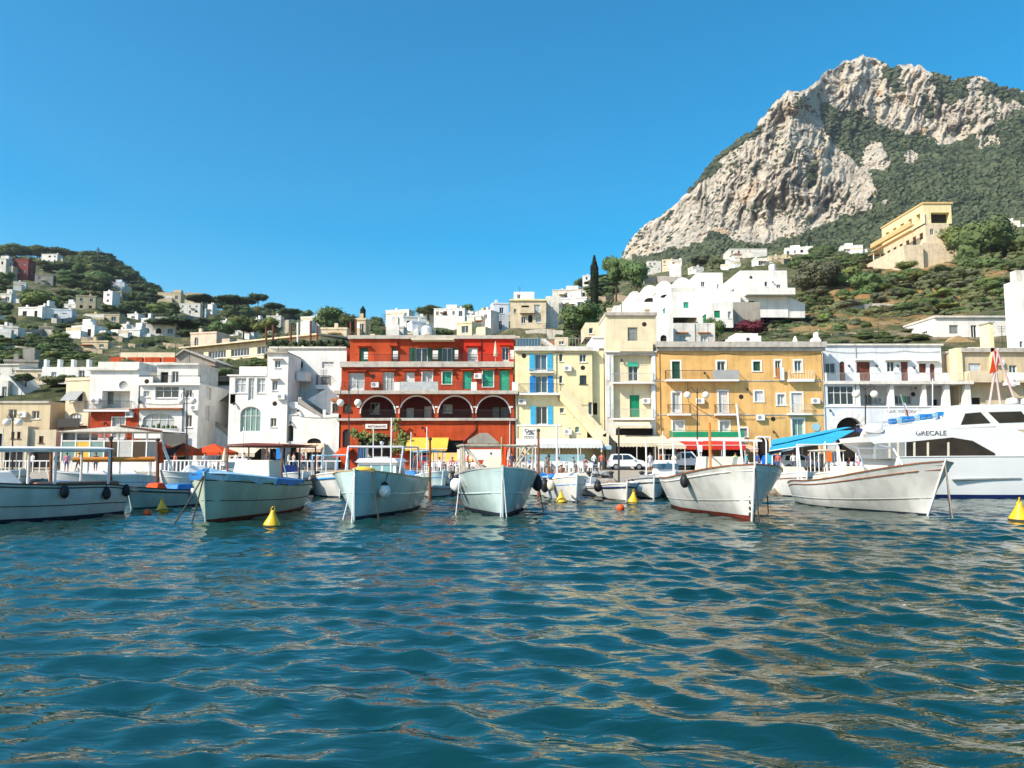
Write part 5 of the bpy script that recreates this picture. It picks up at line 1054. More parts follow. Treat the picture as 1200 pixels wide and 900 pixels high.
# cream villa with two storeys and balconies
b = Bld('cream_hill_villa', 'cream sunlit villa with corner balconies, the tallest house on the middle skyline', 'villa', 628, 385, 165)
b.wall(598, 352, 640, 392, SAND, 12, [('w:g', 602, 362, 605.5, 367), ('o', 611, 358, 620, 366), ('w:l', 626, 357, 633, 366), ('w:g', 611, 371, 616, 379), ('o', 619, 369, 624, 378, 1), ('w:l', 628, 372, 634, 378)])
b.wall(602, 342, 626, 352, WHITE, 7, [('w:g', 606, 345, 610, 350)], Y=168, name='upper_room'); b.wall(640, 347, 655, 385, WHITE2, 9, [('R:WHSH', 644, 360, 649, 370)], Y=168, name='right_wing'); b.balcony(609, 626, 366, 1, .3, rail='solid', rm=SAND, m=SAND, h=.9)
b.antenna(609, 336, 344); b.band(597, 350.8, 641, 352.5, .3, YVILLA, back=12)
for c in ((592, 660, 340, 398), (720, 868, 312, 400), (866, 945, 312, 366), (1018, 1122, 236, 318), (1084, 1200, 366, 412), (1010, 1090, 378, 384), (213, 380, 392, 416), (120, 212, 408, 426), (372, 412, 374, 410), (1095, 1135, 405, 420)): CLEAR.append(c)
mast = thing('radio_mast', 'thin dark radio mast standing on the left hilltop wood', 'mast', tuple(P(115, 305, 470)))
MB().tube([P(115, 306, 470), P(115, 290, 470)], .35, 5).build('pole', IRON, mast)
for y in (293, 296, 299): p_ = P(115, y, 470); MB().box(p_.x-1.2, p_.x+1.2, 469.7, 470.3, p_.z-.2, p_.z+.3).build('antenna', IRON, mast)

# ---- wear and fittings on the waterfront fronts
def fit(nm, items):
    o = [q for q in bpy.data.objects if q.name.startswith(nm) and q.parent is None][0]
    for k, px, py, Y in items:
        p = P(px, py, Y)
        if k == 'ac': m_ = MB().box(p.x-.42, p.x+.42, Y-.38, Y-.03, p.z-.3, p.z+.3); m_.lathe((p.x-.12, Y-.383, p.z), [(.0, 0), (.22, 0), (.22, .004)], 12, m=1, ax='y'); m_.build('air_conditioner', [WPLAS, GREYSH], o)
        elif k == 'lamp': MB().box(p.x-.06, p.x+.06, Y-.3, Y-.003, p.z-.05, p.z+.02).ell((p.x, Y-.3, p.z-.15), .12, .12, .15, n=8, k=5).build('wall_lamp', IRON, o)
        elif k == 'vent': MB().lathe((p.x, Y-.03, p.z), [(0, 0), (.22, 0), (.26, .02)], 12, ax='y').build('vent', DARK, o)
        elif k == 'ant':
            m_ = MB().tube([p, p+Vector((0, 0, 2.6))], .03, 5)
            for i in range(4): m_.box(p.x-.5+.06*i, p.x+.5-.06*i, Y-.012, Y+.012, p.z+2.5-.2*i, p.z+2.53-.2*i)
            m_.build('antenna', IRON, o)
        elif k == 'tank': MB().lathe((p.x, Y, p.z), [(0, 0), (.6, 0), (.62, .9), (.35, 1.15), (0, 1.2)], 14).build('water_tank', WPLAS, o)
def cable(nm, pts, Y, r=.018):
    o = [q for q in bpy.data.objects if q.name.startswith(nm) and q.parent is None][0]; w_ = []
    for a, c in zip(pts, pts[1:]):
        A_, B_ = P(*a, Y), P(*c, Y)
        for i in range(6): t = i/6; w_.append(A_.lerp(B_, t)-Vector((0, 0, .25*4*t*(1-t)*min(1, (B_-A_).length/8))))
    w_.append(P(*pts[-1], Y)); MB().tube(w_, r, 5).build('cable', IRON, o)
fit('arcade_house', [('ac', 440, 451, Q+1.2), ('lamp', 531.5, 437, Q+1.2), ('vent', 437, 441, Q+1.2), ('lamp', 445, 508, Q), ('ant', 451, 393, Q+7), ('ant', 587, 393, Q+8), ('tank', 500, 393, Q+9), ('lamp', 495, 500, Q), ('ac', 560, 441, Q+1.2)])
cable('arcade_house', [(398, 495.5), (430, 495), (500, 496), (560, 495), (603, 496)], Q-.06); cable('arcade_house', [(401, 433), (470, 432.5), (540, 433), (601, 432)], Q+1.14)
fit('yellow_house', [('ac', 665, 432, Q), ('ac', 612, 471, Q), ('vent', 614, 417, Q), ('vent', 683, 431, Q), ('lamp', 660, 470, Q), ('ant', 640, 404, Q+6), ('ant', 672, 404, Q+7), ('ac', 665, 506, Q)])
cable('yellow_house', [(604, 413.5), (655, 413), (694, 413.5)], Q-.05); cable('yellow_house', [(652, 438), (652, 455), (655, 470), (668, 474), (694, 474)], Q-.05)
fit('cream_tower_house', [('ant', 748, 366, Q+5), ('lamp', 728, 421, Q+.5), ('ac', 757, 470, Q+.5), ('vent', 755, 380, Q+.4)]); cable('cream_tower_house', [(711, 413.5), (768, 413.5)], Q-.25); cable('ochre_building', [(769, 413), (800, 415), (850, 414), (900, 415), (964, 414)], Q-.05)
fit('ochre_building', [('vent', 868.5, 465, Q), ('vent', 906, 491, Q), ('ac', 890.5, 489.5, Q), ('lamp', 825, 436, Q), ('lamp', 875, 455, Q), ('ac', 820, 470, Q), ('ant', 905, 401, Q+6), ('ant', 830, 401, Q+5), ('ac', 955, 470, Q), ('lamp', 906, 505, Q)]); cable('ochre_building', [(806, 447.5), (806, 470), (835, 488.5), (920, 488.6)], Q-.08)
fit('white_gallery_house', [('lamp', 994, 428, Q+2.5), ('lamp', 1026, 428, Q+2.5), ('lamp', 1051, 428, Q+2.5), ('lamp', 1070, 430, Q+2.5), ('ant', 1030, 403, Q+7), ('lamp', 972, 480, Q), ('ac', 1030, 469, Q+3.4), ('ac', 1072, 455, Q+3.4), ('vent', 1070, 462, Q+3.4)]); cable('white_gallery_house', [(967, 411), (1020, 412.5), (1060, 411), (1102, 412)], Q+2.44)
fit('white_arch_house', [('vent', 322, 473, Q-.3), ('lamp', 350, 480, Q), ('ac', 330, 465, Q-.3), ('lamp', 275, 472, Q), ('ant', 326, 412, Q+2), ('ac', 362, 440, Q+5), ('lamp', 341, 494, Q)]); cable('white_arch_house', [(337, 475), (352, 488), (398, 488.5)], Q-.05); fit('red_and_white_house', [('ac', 113, 470, Q), ('ant', 140, 432, Q+5), ('lamp', 124, 495, Q), ('ac', 153, 486, Q)])
fit('white_veranda_house', [('ac', 229, 478, Q), ('lamp', 165, 470, Q), ('ant', 205, 427, Q+5), ('ant', 222, 427, Q+4), ('vent', 172, 447, Q-.34)]); cable('white_veranda_house', [(164, 472), (214, 473), (230, 470)], Q-.05); fit('beige_corner_house', [('ant', 25, 470, Q+4), ('ac', 28, 486, Q+2), ('lamp', 9, 503, Q+1)]); fit('beige_flat_house', [('ant', 1175, 408, Q+4), ('ac', 1170, 425, Q+1), ('tank', 1210, 408, Q+5)])
fit('vaulted_white_villa', [('ant', 835, 319, 138), ('vent', 880, 325, 132), ('lamp', 905, 330, 132), ('tank', 905, 317, 137)])

for x0, x1, yt, m_, Y, lab in ((18, 52, 434, SAND, 101, 'low sand coloured house behind the flank of the cream corner house'), (-8, 22, 428, WHITE2, 103, 'low old white house above the greyish gable at the left edge'), (108, 124, 434, BEIGE, 99, 'narrow beige stair tower behind the red and white house')):
    b = Bld('rear_house', lab, 'house', (x0+x1)/2, 446, Y); b.wall(x0, yt, x1, 452, m_, 5, [('w:g', x0+4, yt+4, x0+8, yt+9), ('w:l', x1-8, yt+4, x1-4, yt+9)]); b.band(x0-1, yt-1.2, x1+1, yt, .2, WHITE2, back=5.1)
for i, (px, pt, pb, w_, k) in enumerate(((8, 436, 450, 20, 'bush1'), (30, 438, 450, 24, 'round1'), (62, 436, 450, 26, 'bush0'), (80, 438, 450, 22, 'round0'), (98, 436, 450, 24, 'bush1'), (112, 440, 451, 18, 'bush2'), (260, 425, 440, 22, 'bush1'), (150, 417, 428, 18, 'bush0'))):
    tree_px(k, px, pt, pb, w_, 'leafy shrub or small tree filling the yard between the left rear houses', 'yard greenery between the left rear houses', Y=95.5)
# ------------------------------------------------------------------ quay and street
GZ = P(600, GB, Q).z
QY = 51.
mb = MB(); mb.box(-170, 170, QY, 130, -1.5, GZ-.25); o = mb.build('quay', CONC); tag(o, kind='structure')
mb = MB(); x = -170.
while x < 170: wd = rng.uniform(1.6, 2.6); mb.box(x, x+wd-.03, QY-.12, QY+.7, GZ-.247, GZ); x += wd
tag(mb.build('quay_kerb', STONETRIM), kind='structure')
mb = MB(); mb.q([(-170, QY+.703, GZ-.02), (170, QY+.703, GZ-.02), (170, 130, GZ-.02), (-170, 130, GZ-.02)]); tag(mb.build('pavement', mat('stone_pavement', (.40, .34, .26), .9, .15, 1.2, .4, 5)), kind='structure')
mb = MB(); mb.q([(-170, 77.2, GZ-.014), (170, 77.2, GZ-.014), (170, 82.5, GZ-.014), (-170, 82.5, GZ-.014)]); tag(mb.build('road', ASPH), kind='structure')
# rubble at the foot of the quay
rs = np.random.RandomState(3); n = 900; V = []; Fc = []
x = rs.uniform(-45, 45, n); y = QY-.2-np.abs(rs.normal(0, 1.1, n)); s = rs.uniform(.25, .75, n); z = -.1+.9*np.clip(1-(QY-y)/2.6, 0, 1)*rs.rand(n)
Vv = (np.round(IV1*1.6)/1.6*.4+IV1*.6)[None]*(.75+.45*rs.rand(n, len(IV1)))[..., None]*np.stack([s*1.2, s, s*.7], -1)[:, None, :]+np.stack([x, y, z], -1)[:, None, :]
o = bpy.data.objects.new('shore_rubble', raw_mesh('shore_rubble', Vv.reshape(-1, 3), (IF1[None]+(np.arange(n)*len(IV1))[:, None, None]).reshape(-1, 3), [mat('shore_rock', (.26, .21, .15), .95, .3, 1.5, .8, 4)])); C.objects.link(o)
tag(o, 'heaped brown rocks along the foot of the quay wall', 'rubble', kind='stuff')
def G(px, Y): return Vector((XX(px, Y, 545), Y, GZ-.012))

# ------------------------------------------------------------------ awnings and pavilions
def awning(label, x0, x1, yb, yf, Yb, Yf, m, posts=0, val=.3, vm=None, stripes=None, name='awning', ground=True):
    p_ = G((x0+x1)/2, Yf); o = thing(name, label, 'awning' if not posts else 'canopy', tuple(p_)); a0, a1 = XX(x0, Yf), XX(x1, Yf); zb, zf = ZZ(yb, Yb), ZZ(yf, Yf)
    mb = MB(); n_ = max(6, int((a1-a0)/.35))
    for i in range(n_):
        k = (i % 2) if stripes else 0; u0, u1 = a0+(a1-a0)*i/n_, a0+(a1-a0)*(i+1)/n_; sag = lambda u: .05*math.sin((u-a0)/(a1-a0)*math.pi*n_/3)
        A_ = [(u0, Yb, zb), (u1, Yb, zb)]; M_ = [(u0, (Yb+Yf)/2, (zb+zf)/2-.08+sag(u0)), (u1, (Yb+Yf)/2, (zb+zf)/2-.08+sag(u1))]; B_ = [(u0, Yf, zf), (u1, Yf, zf)]
        t = .04; dn = lambda q: (q[0], q[1], q[2]-t)
        for p, q in ((A_, M_), (M_, B_)): mb.q([p[0], p[1], q[1], q[0]], k); mb.q([dn(p[0]), dn(q[0]), dn(q[1]), dn(p[1])], k)
    mb.q([(a0, Yb, zb), (a0, Yf, zf), (a0, Yf, zf-.03)], 0)
    mb.build('canvas', [m, stripes or m], o)
    if val:
        v = MB()
        for i in range(n_): u0, u1 = a0+(a1-a0)*i/n_, a0+(a1-a0)*(i+1)/n_; k = i % 2 if stripes else 0; v.q([(u0, Yf-.012, zf+.01), (u1, Yf-.012, zf+.01), (u1, Yf-.012, zf-val), ((u0+u1)/2, Yf-.012, zf-val-.08), (u0, Yf-.012, zf-val)], k); v.q([(u0, Yf+.004, zf+.01), (u0, Yf+.004, zf-val), (u1, Yf+.004, zf-val), (u1, Yf+.004, zf+.01)], k)
        v.build('valance', [vm or m, stripes or vm or m], o)
    MB().tube([(a0-.05, Yf, zf+.02), (a1+.05, Yf, zf+.02)], .035, 6).build('front_bar', WFRAME, o)
    for i in range(posts): u = a0+.1+(a1-a0-.2)*i/max(1, posts-1); MB().tube([(u, Yf+.05, GZ-.012), (u, Yf+.05, zf)], .04, 6).build('post', WFRAME, o)
    return o
def hip_canopy(label, x0, x1, yp, ye, Y0, Y1, m, posts=4):
    o = thing('market_umbrella', label, 'canopy', tuple(G((x0+x1)/2, (Y0+Y1)/2))); a0, a1 = XX(x0, Y0), XX(x1, Y0); ze, zp = ZZ(ye, Y0), ZZ(yp, (Y0+Y1)/2); c = ((a0+a1)/2, (Y0+Y1)/2)
    mb = MB(); e = [(a0, Y0), (a1, Y0), (a1, Y1), (a0, Y1)]
    for i in range(4):
        p, q = e[i], e[(i+1) % 4]; mb.q([(*p, ze), (*q, ze), (c[0]+(q[0]-c[0])*.02, c[1], zp), (c[0]+(p[0]-c[0])*.02, c[1], zp)]); mb.q([(*p, ze), (*q, ze), (*q, ze-.28), (*p, ze-.28)])
        mb.q([(*p, ze-.05), (*q, ze-.05), (c[0], c[1], zp-.05)])
    mb.build('canvas', m, o)
    for p in e[:posts]: MB().tube([(c[0]+(p[0]-c[0])*.94, c[1]+(p[1]-c[1])*.94, GZ-.012), (c[0]+(p[0]-c[0])*.94, c[1]+(p[1]-c[1])*.94, ze)], .04, 6).build('post', WFRAME, o)
    return o
hip_canopy('left one of the two orange red market canopies beside the glass pavilion', 186, 226, 519, 530.5, 74, 78, ORANGEC)
hip_canopy('right one of the two orange red market canopies, nearer the arch house', 222, 264, 520, 530, 75, 79, ORANGEC)
awning('cream scalloped awning over the shop at the foot of the white arch house', 263, 300, 520, 531, 83.9, 81, CREAMC, val=.35)
awning('second cream shop awning, right under the white tower part of the arch house', 301, 331, 519, 523, 83.5, 80.5, CREAMC, val=.2)
awning('peach striped awning over the lunette doorway left of the red building', 349, 377, 519.5, 526, 83.9, 81.6, PEACHC, val=.3, stripes=CREAMC)
awning('small orange red awning at the left foot of the red building', 391, 406, 525, 533, 83.9, 80.5, ORANGEC, val=.2)
awning('plain yellow awning on the front of the red building', 475, 524, 512.8, 526, 83.9, 81.6, YELC, val=.15)
awning('orange and cream striped awning below the yellow one, over the cafe tables', 503, 553, 530.5, 540, 78, 75, YELC, posts=3, val=.1, stripes=PEACHC)
awning('long white scalloped awning with a navy lower edge along the yellow house', 605, 706, 514, 521, 83.6, 80.8, WHSH, posts=5, val=.32, vm=WHSH, stripes=BLUEWHITE)
awning('low grey teal sheet canopy over the tables in front of the yellow house', 617, 690, 532.5, 541, 76, 71, mat('grey_teal_canvas', (.16, .28, .30), .8, .1, 1), posts=4, val=.1)
awning('small pale awning high on the cream tower house, over its dark terrace', 722, 763, 494.5, 498.5, 83.4, 82.3, CREAMC, val=.25)
awning('wide cream awning of the cream tower house restaurant, above the parked cars', 723, 790, 510, 519, 83.8, 78, CREAMC, posts=4, val=.35)
awning('second cream awning continuing right towards the red canopy', 770, 803, 514, 522, 82, 77, CREAMC, posts=2, val=.3)
awning('long red awning with a white bar along the ochre building', 790, 873, 512.8, 522, 83.9, 79.5, REDC, posts=4, val=.4)
awning('short yellow orange awning end beside the metal hoop gate', 866, 887, 519, 526, 83.5, 80, PEACHC, posts=2, val=.3)
awning('small emerald and white awning beside the outside stair of the yellow house', 700, 716, 520, 523, 83.5, 81.5, LTARP, val=.3)
# turquoise pavilion
o = thing('turquoise_pavilion', 'open fronted restaurant pavilion under sloping turquoise sheets, beside the gallery house arch', 'pavilion', tuple(G(975, 78)))
def sheet(pts, m, t=.05): 
    a = [Vector(p) for p in pts]; mb = MB(); mb.prism(a, [p-Vector((0, 0, t)) for p in a]); return mb
sheet([P(901, 528, 71), P(975, 518.5, 71), P(1002, 504, 77), P(962, 505.5, 81), P(906, 517, 81)], BLUEC).build('canvas', BLUEC, o)
sheet([P(904, 521, 75), P(925, 517, 75), P(998, 500.5, 80), P(990, 500.5, 82.5), P(905, 515, 82.5)], BLUEC).build('canvas', BLUEC, o)
sheet([P(901, 528, 70.9), P(930, 524.2, 70.9), P(930, 526, 70.9), P(901, 533, 70.9)], LTARP, .04).build('valance', LTARP, o)
sheet([P(1003, 505, 74), P(1036, 515, 74), P(1036, 512, 80), P(1003, 500, 80)], NAVY).build('canvas', NAVY, o)
for px, Y, y in ((905, 71, 528), (966, 70, 519), (1003, 70, 518), (1020, 73, 512), (1034, 74, 516), (940, 81, 515), (980, 81, 510)): MB().tube([tuple(G(px, Y)), tuple(P(px, y, Y))], .06, 6).build('post', WFRAME, o)
MB().tube([P(901, 528.6, 70.9), P(945, 522, 70.5), P(1003, 518.5, 69.8), P(1034, 519, 74)], .06, 6).build('beam', WFRAME, o)
# glass pavilion
o = thing('glass_pavilion', 'white framed glass restaurant pavilion at the foot of the red and white house', 'pavilion', tuple(G(135, 71))); Y = 71.
zt = ZZ(506, Y); u0, u1 = XX(74, Y), XX(190, Y); zb = GZ-.012
MB().box(u0, u1, Y+.02, Y+6, zb, zb+.9).build('base_wall', WHITE, o)
for i in range(8): u = u0+(u1-u0)*i/7; MB().box(u-.06, u+.06, Y, Y+.12, zb+.9, zt).build('post', WFRAME, o)
mb = MB(); mb.box(u0, u1, Y+.02, Y+.1, zt-.9, zt-.78); mb.box(u0, u1, Y+.02, Y+.1, zt-.1, zt); mb.box(u0, u1, Y+.02, Y+.1, zb+.9, zb+.98); mb.build('frame', WFRAME, o)
for i in range(7): a, c = u0+(u1-u0)*i/7+.07, u0+(u1-u0)*(i+1)/7-.07; MB().box(a, c, Y+.05, Y+.07, zb+.98, zt-.9).build('pane', [GLASSG, YELC, GLASSG, GLASS, GLASSL, GLASS, GLASSB][i], o)
MB().prism([(u0-.3, Y-.5, zt), (u0+5.6, Y-.5, zt+.55), (u1+.3, Y-.5, zt+.0)], [(u0-.3, Y+6.5, zt), (u0+5.6, Y+6.5, zt+.55), (u1+.3, Y+6.5, zt+.0)]).build('roof', WHITE2, o)
MB().tube([(u0+5.6, Y-.52, zt+.56), (u1+.3, Y-.52, zt+.02)], .1, 6).build('roof_trim', BROWN, o)
MB().box(u0, u0+.1, Y+.1, Y+6, zb+.9, zt-.1).build('pane', GLASSB, o); MB().box(u1-.1, u1, Y+.1, Y+6, zb+.9, zt-.1).build('pane', GLASS, o)
o = thing('entrance_hoop', 'bent white metal hoop gate between the red awning and the turquoise pavilion', 'gate', tuple(G(891, 73)))
MB().tube([G(884, 73)]+[P(891-7*math.cos(math.pi*i/10), 519-7.5*math.sin(math.pi*i/10), 73) for i in range(11)]+[G(898, 73)], .07, 7).build('hoop', WFRAME, o)
def railing(label, x0, x1, Y, h, m, name='railing', st=.45, wd=.07):
    o = thing(name, label, 'railing', tuple(G((x0+x1)/2, Y))); a0, a1 = XX(x0, Y), XX(x1, Y); mb = MB(); x = a0
    while x < a1: mb.box(x, x+wd, Y, Y+.05, GZ-.012, GZ+h-.05); x += st
    mb.build('balusters', m, o); MB().box(a0-.05, a1+.05, Y-.02, Y+.07, GZ+h-.048, GZ+h+.05).build('handrail', m, o); MB().box(a0-.05, a1+.05, Y-.01, Y+.06, GZ+.15, GZ+.22).build('lower_rail', m, o) if 0 else None
railing('white balustrade along the quay in front of the orange canopies', 190, 262, 66, 1.05, WFRAME, st=.34, wd=.12)
railing('white rail with slender posts in front of the left beige houses', -30, 70, 68, 1.0, WFRAME, st=.6)
railing('white rail along the quay in front of the peach awning', 340, 400, 67, 1.0, WFRAME, st=.8)

# ------------------------------------------------------------------ lamps, poles, boards
def lamp(label, px, Y, y0, gx, gy, group='twin globe street lamps'):
    o = thing('street_lamp', label, 'street lamp', tuple(G(px, Y)), group); top = P(px, y0, Y)
    MB().tube([tuple(G(px, Y)), (top.x, Y, top.z)], .075, 7, r2=.05).build('post', IRON, o)
    for g in gx:
        c = P(g, gy, Y); s = 1 if g > px else -1; m1 = Vector((top.x+s*abs(c.x-top.x)*.6, Y, top.z+.1)); k = MB().tube([(top.x, Y, top.z-.5), m1, (c.x, Y, top.z-.15), (c.x, Y, c.z+.2)], .03, 6); k.build('arm', IRON, o)
        MB().ell(c, .33, .33, .33, n=14, k=10).build('globe', GLOBE, o, smooth=True)
lamp('tall twin globe lamp in front of the ochre building', 817, 70, 455, (805.5, 827), 463)
lamp('tall twin globe lamp in front of the gallery house', 1014, 68, 451, (1003, 1024.5), 462)
lamp('tall twin globe lamp in front of the left part of the red building', 409, 68, 452, (399, 419.5), 472)
lamp('tall twin globe lamp in front of the white veranda house', 219, 72, 460, (212.5, 226), 470)
lamp('twin globe lamp in front of the beige house at the left edge', 15, 66, 486, (8, 22), 495)
def pole(name, label, cat, px, yt, yb, Y, m, r=.08, z0=None, extra=None, group=None):
    base = P(px, yb, Y); top = P(px, yt, Y); o = thing(name, label, cat, (base.x, Y, min(base.z, GZ) if z0 is None else z0), group)
    MB().tube([(base.x, Y, z0 if z0 is not None else min(base.z, GZ)), (top.x, Y, top.z)], r, 7, r2=r*.8).build('shaft', m, o)
    if extra: extra(o, base, top)
    return o
def mooring_post(label, px, yt, Y, m=None, r=.11): return pole('mooring_pole', label, 'mooring pole', px, yt, 580, Y, m or BROWN, r, z0=-1., extra=lambda o, b_, t_: MB().lathe((t_.x, Y, t_.z), [(r*.8, 0), (r*1.3, .02), (r*1.2, .14), (0, .2)], 8).build('cap', DROPE, o))
mooring_post('brown wooden mooring pole in front of the glass pavilion', 130, 515, 45)
mooring_post('brown wooden mooring pole left of the white balustrade', 185, 517, 46)
mooring_post('reddish mooring pole left of the grey teal canopy', 631, 506, 47, WOOD, .09)
mooring_post('short reddish mooring pole right of its taller twin', 643, 536, 48, WOOD, .08)
mooring_post('thin dark pole rising before the cream tower house awning', 725, 504, 47, DROPE, .07)
mooring_post('hooked brown pole between the two water-tinted boats', 504, 516, 46, WOOD, .09)
mooring_post('short brown mooring pole behind the left workboat', 60, 530, 42, WOOD, .1)
def board(label, x0, x1, y0, y1, Y, m, txt=None, cat='board', name='advert_board', tm=None, legs=True):
    o = thing(name, label, cat, tuple(G((x0+x1)/2, Y))); a0, a1, z0, z1 = XX(x0, Y), XX(x1, Y), ZZ(y1, Y), ZZ(y0, Y)
    MB().box(a0, a1, Y, Y+.06, z0, z1).build('panel', m, o)
    if legs:
        for u in (a0+.1, a1-.1): MB().box(u-.04, u+.04, Y+.062, Y+.14, GZ-.012, z1).build('leg', WFRAME, o)
    return o
board('long white cloth banner tied under the cafe roof behind the central water-tinted boat', 536, 596, 526.5, 539, 76, WHSH, name='cloth_banner')
board('small white menu board standing behind the central water-tinted boat', 566, 579, 541.5, 548, 72, WPLAS)
board('white notice hanging under the red awning', 817, 822, 522, 529.5, 76, WPLAS)
board('small blue menu board under the hoop gate', 896, 903, 531, 543, 75, SKYB)
board('blue board beside the cream scalloped awning', 325, 333, 525, 538, 80, BLUESH)
board('orange lifebuoy locker board beside the turquoise pavilion post', 966, 973, 527, 541, 69.5, mat('orange_board', (.75, .16, .02), .6, .05))
# sign writing
def wall_text(b_, txt, px, py, Y, size, m, sx=1): p_ = P(px, py, Y); return lettering(txt, size, p_, (math.pi/2, 0, 0), m, b_, sx)
INK = mat('black_lettering', (.02, .02, .02), .8, 0)
yh = [o_ for o_ in bpy.data.objects if o_.name.startswith('yellow_house')][0]
wall_text(yh, 'Capri', 620.8, 504.5, Q-.43, .48, INK, 1.1); wall_text(yh, 'Caffè', 621.2, 508.2, Q-.43, .40, INK, 1.1); wall_text(yh, 'RISTORANTE', 620.8, 511.6, Q-.43, .17, INK, 1.2)
rh = [o_ for o_ in bpy.data.objects if o_.name.startswith('arcade_house')][0]; wall_text(rh, 'RISTORANTE', 441.5, 499.8, Q-.17, .30, mat('dark_red_lettering', (.2, .03, .02), .8, 0), 1.1)
gh = [o_ for o_ in bpy.data.objects if o_.name.startswith('white_gallery_house')][0]; wall_text(gh, 'BAR  RISTORANTE', 1062, 482, Q-.03, .42, GREYRAIL, 1.2)

# ------------------------------------------------------------------ chairs, tables, parasols
def mk_chair(m):
    o = thing('plastic_chair', '', 'chair'); MB().box(-.22, .22, -.22, .22, .42, .46).build('seat', m, o); MB().box(-.22, .22, .19, .23, .47, .88).build('backrest', m, o)
    for sx in (-1, 1):
        for sy in (-1, 1): MB().box(sx*.19-.025, sx*.19+.025, sy*.19-.025, sy*.19+.025, 0, .419).build('leg', m, o)
        MB().box(sx*.24-.02, sx*.24+.02, -.2, .2, .64, .67).build('armrest', m, o)
    return o
def mk_table():
    o = thing('cafe_table', '', 'table'); MB().box(-.42, .42, -.42, .42, .71, .75).build('tabletop', WPLAS, o); MB().tube([(0, 0, .02), (0, 0, .709)], .035, 6).build('pedestal', WPLAS, o); MB().lathe((0, 0, 0), [(0, 0), (.28, 0), (.28, .03), (0, .05)], 10).build('base', WPLAS, o); return o
chW, tbW = mk_chair(WPLAS), mk_table(); chC, tbC = [(c, []) for c in kids(chW)], [(c, []) for c in kids(tbW)]; first = [1, 1]
def put(pr, ch, k, loc, rz, label, group):
    if first[k]: first[k] = 0; pr.location = loc; pr.rotation_euler = (0, 0, rz); tag(pr, label, None, group)
    else: copy_tree(pr, loc, rz, label=label, group=group, ch=ch)
r_ = random.Random(12)
for (x0, x1, Y0, Y1, n_, nm) in ((610, 694, 66, 72, 9, 'cafe in front of the yellow house'), (505, 560, 70, 74, 6, 'cafe under the orange striped awning'), (838, 884, 68, 76, 6, 'cafe under the red awning'), (975, 1005, 70, 76, 4, 'turquoise pavilion'), (230, 262, 70, 74, 3, 'orange canopies')):
    for i in range(n_):
        px = x0+(x1-x0)*(i+.5)/n_; Y = r_.uniform(Y0, Y1); g = G(px, Y); put(tbW, tbC, 1, g, r_.uniform(0, 1), 'white cafe table of the '+nm, 'tables of the '+nm)
        for a in ((0, 2, 3) if i % 2 else (0, 1, 2, 3)):
            an = a*math.pi/2+r_.uniform(-.3, .3); put(chW, chC, 0, (g.x+.75*math.cos(an), g.y+.75*math.sin(an), g.z), an-math.pi/2, 'white plastic chair at a table of the '+nm, 'chairs of the '+nm)
def parasol_closed(label, px, yt, yb, Y, m):
    o = thing('closed_parasol', label, 'parasol', (XX(px, Y), Y, ZZ(yb, Y))); h = ZZ(yt, Y)-ZZ(yb, Y); c = (XX(px, Y), Y, ZZ(yb, Y))
    MB().tube([c, (c[0], Y, c[2]+h)], .03, 6).build('pole', WFRAME, o); MB().lathe(c, [(.1, h*.25), (.24, h*.28), (.17, h*.6), (.05, h*.97), (0, h)], 9).build('folded_canvas', m, o)
parasol_closed('closed white parasol on the bright red end of the red attic', 580.5, 400, 424, Q+2.2, CREAMC)
parasol_closed('closed beige parasol by the right end of the orange canopies', 265, 525, 546, 72, CREAMC)
parasol_closed('closed grey parasol right of the peach awning', 381, 519, 546, 74, GREYSH)

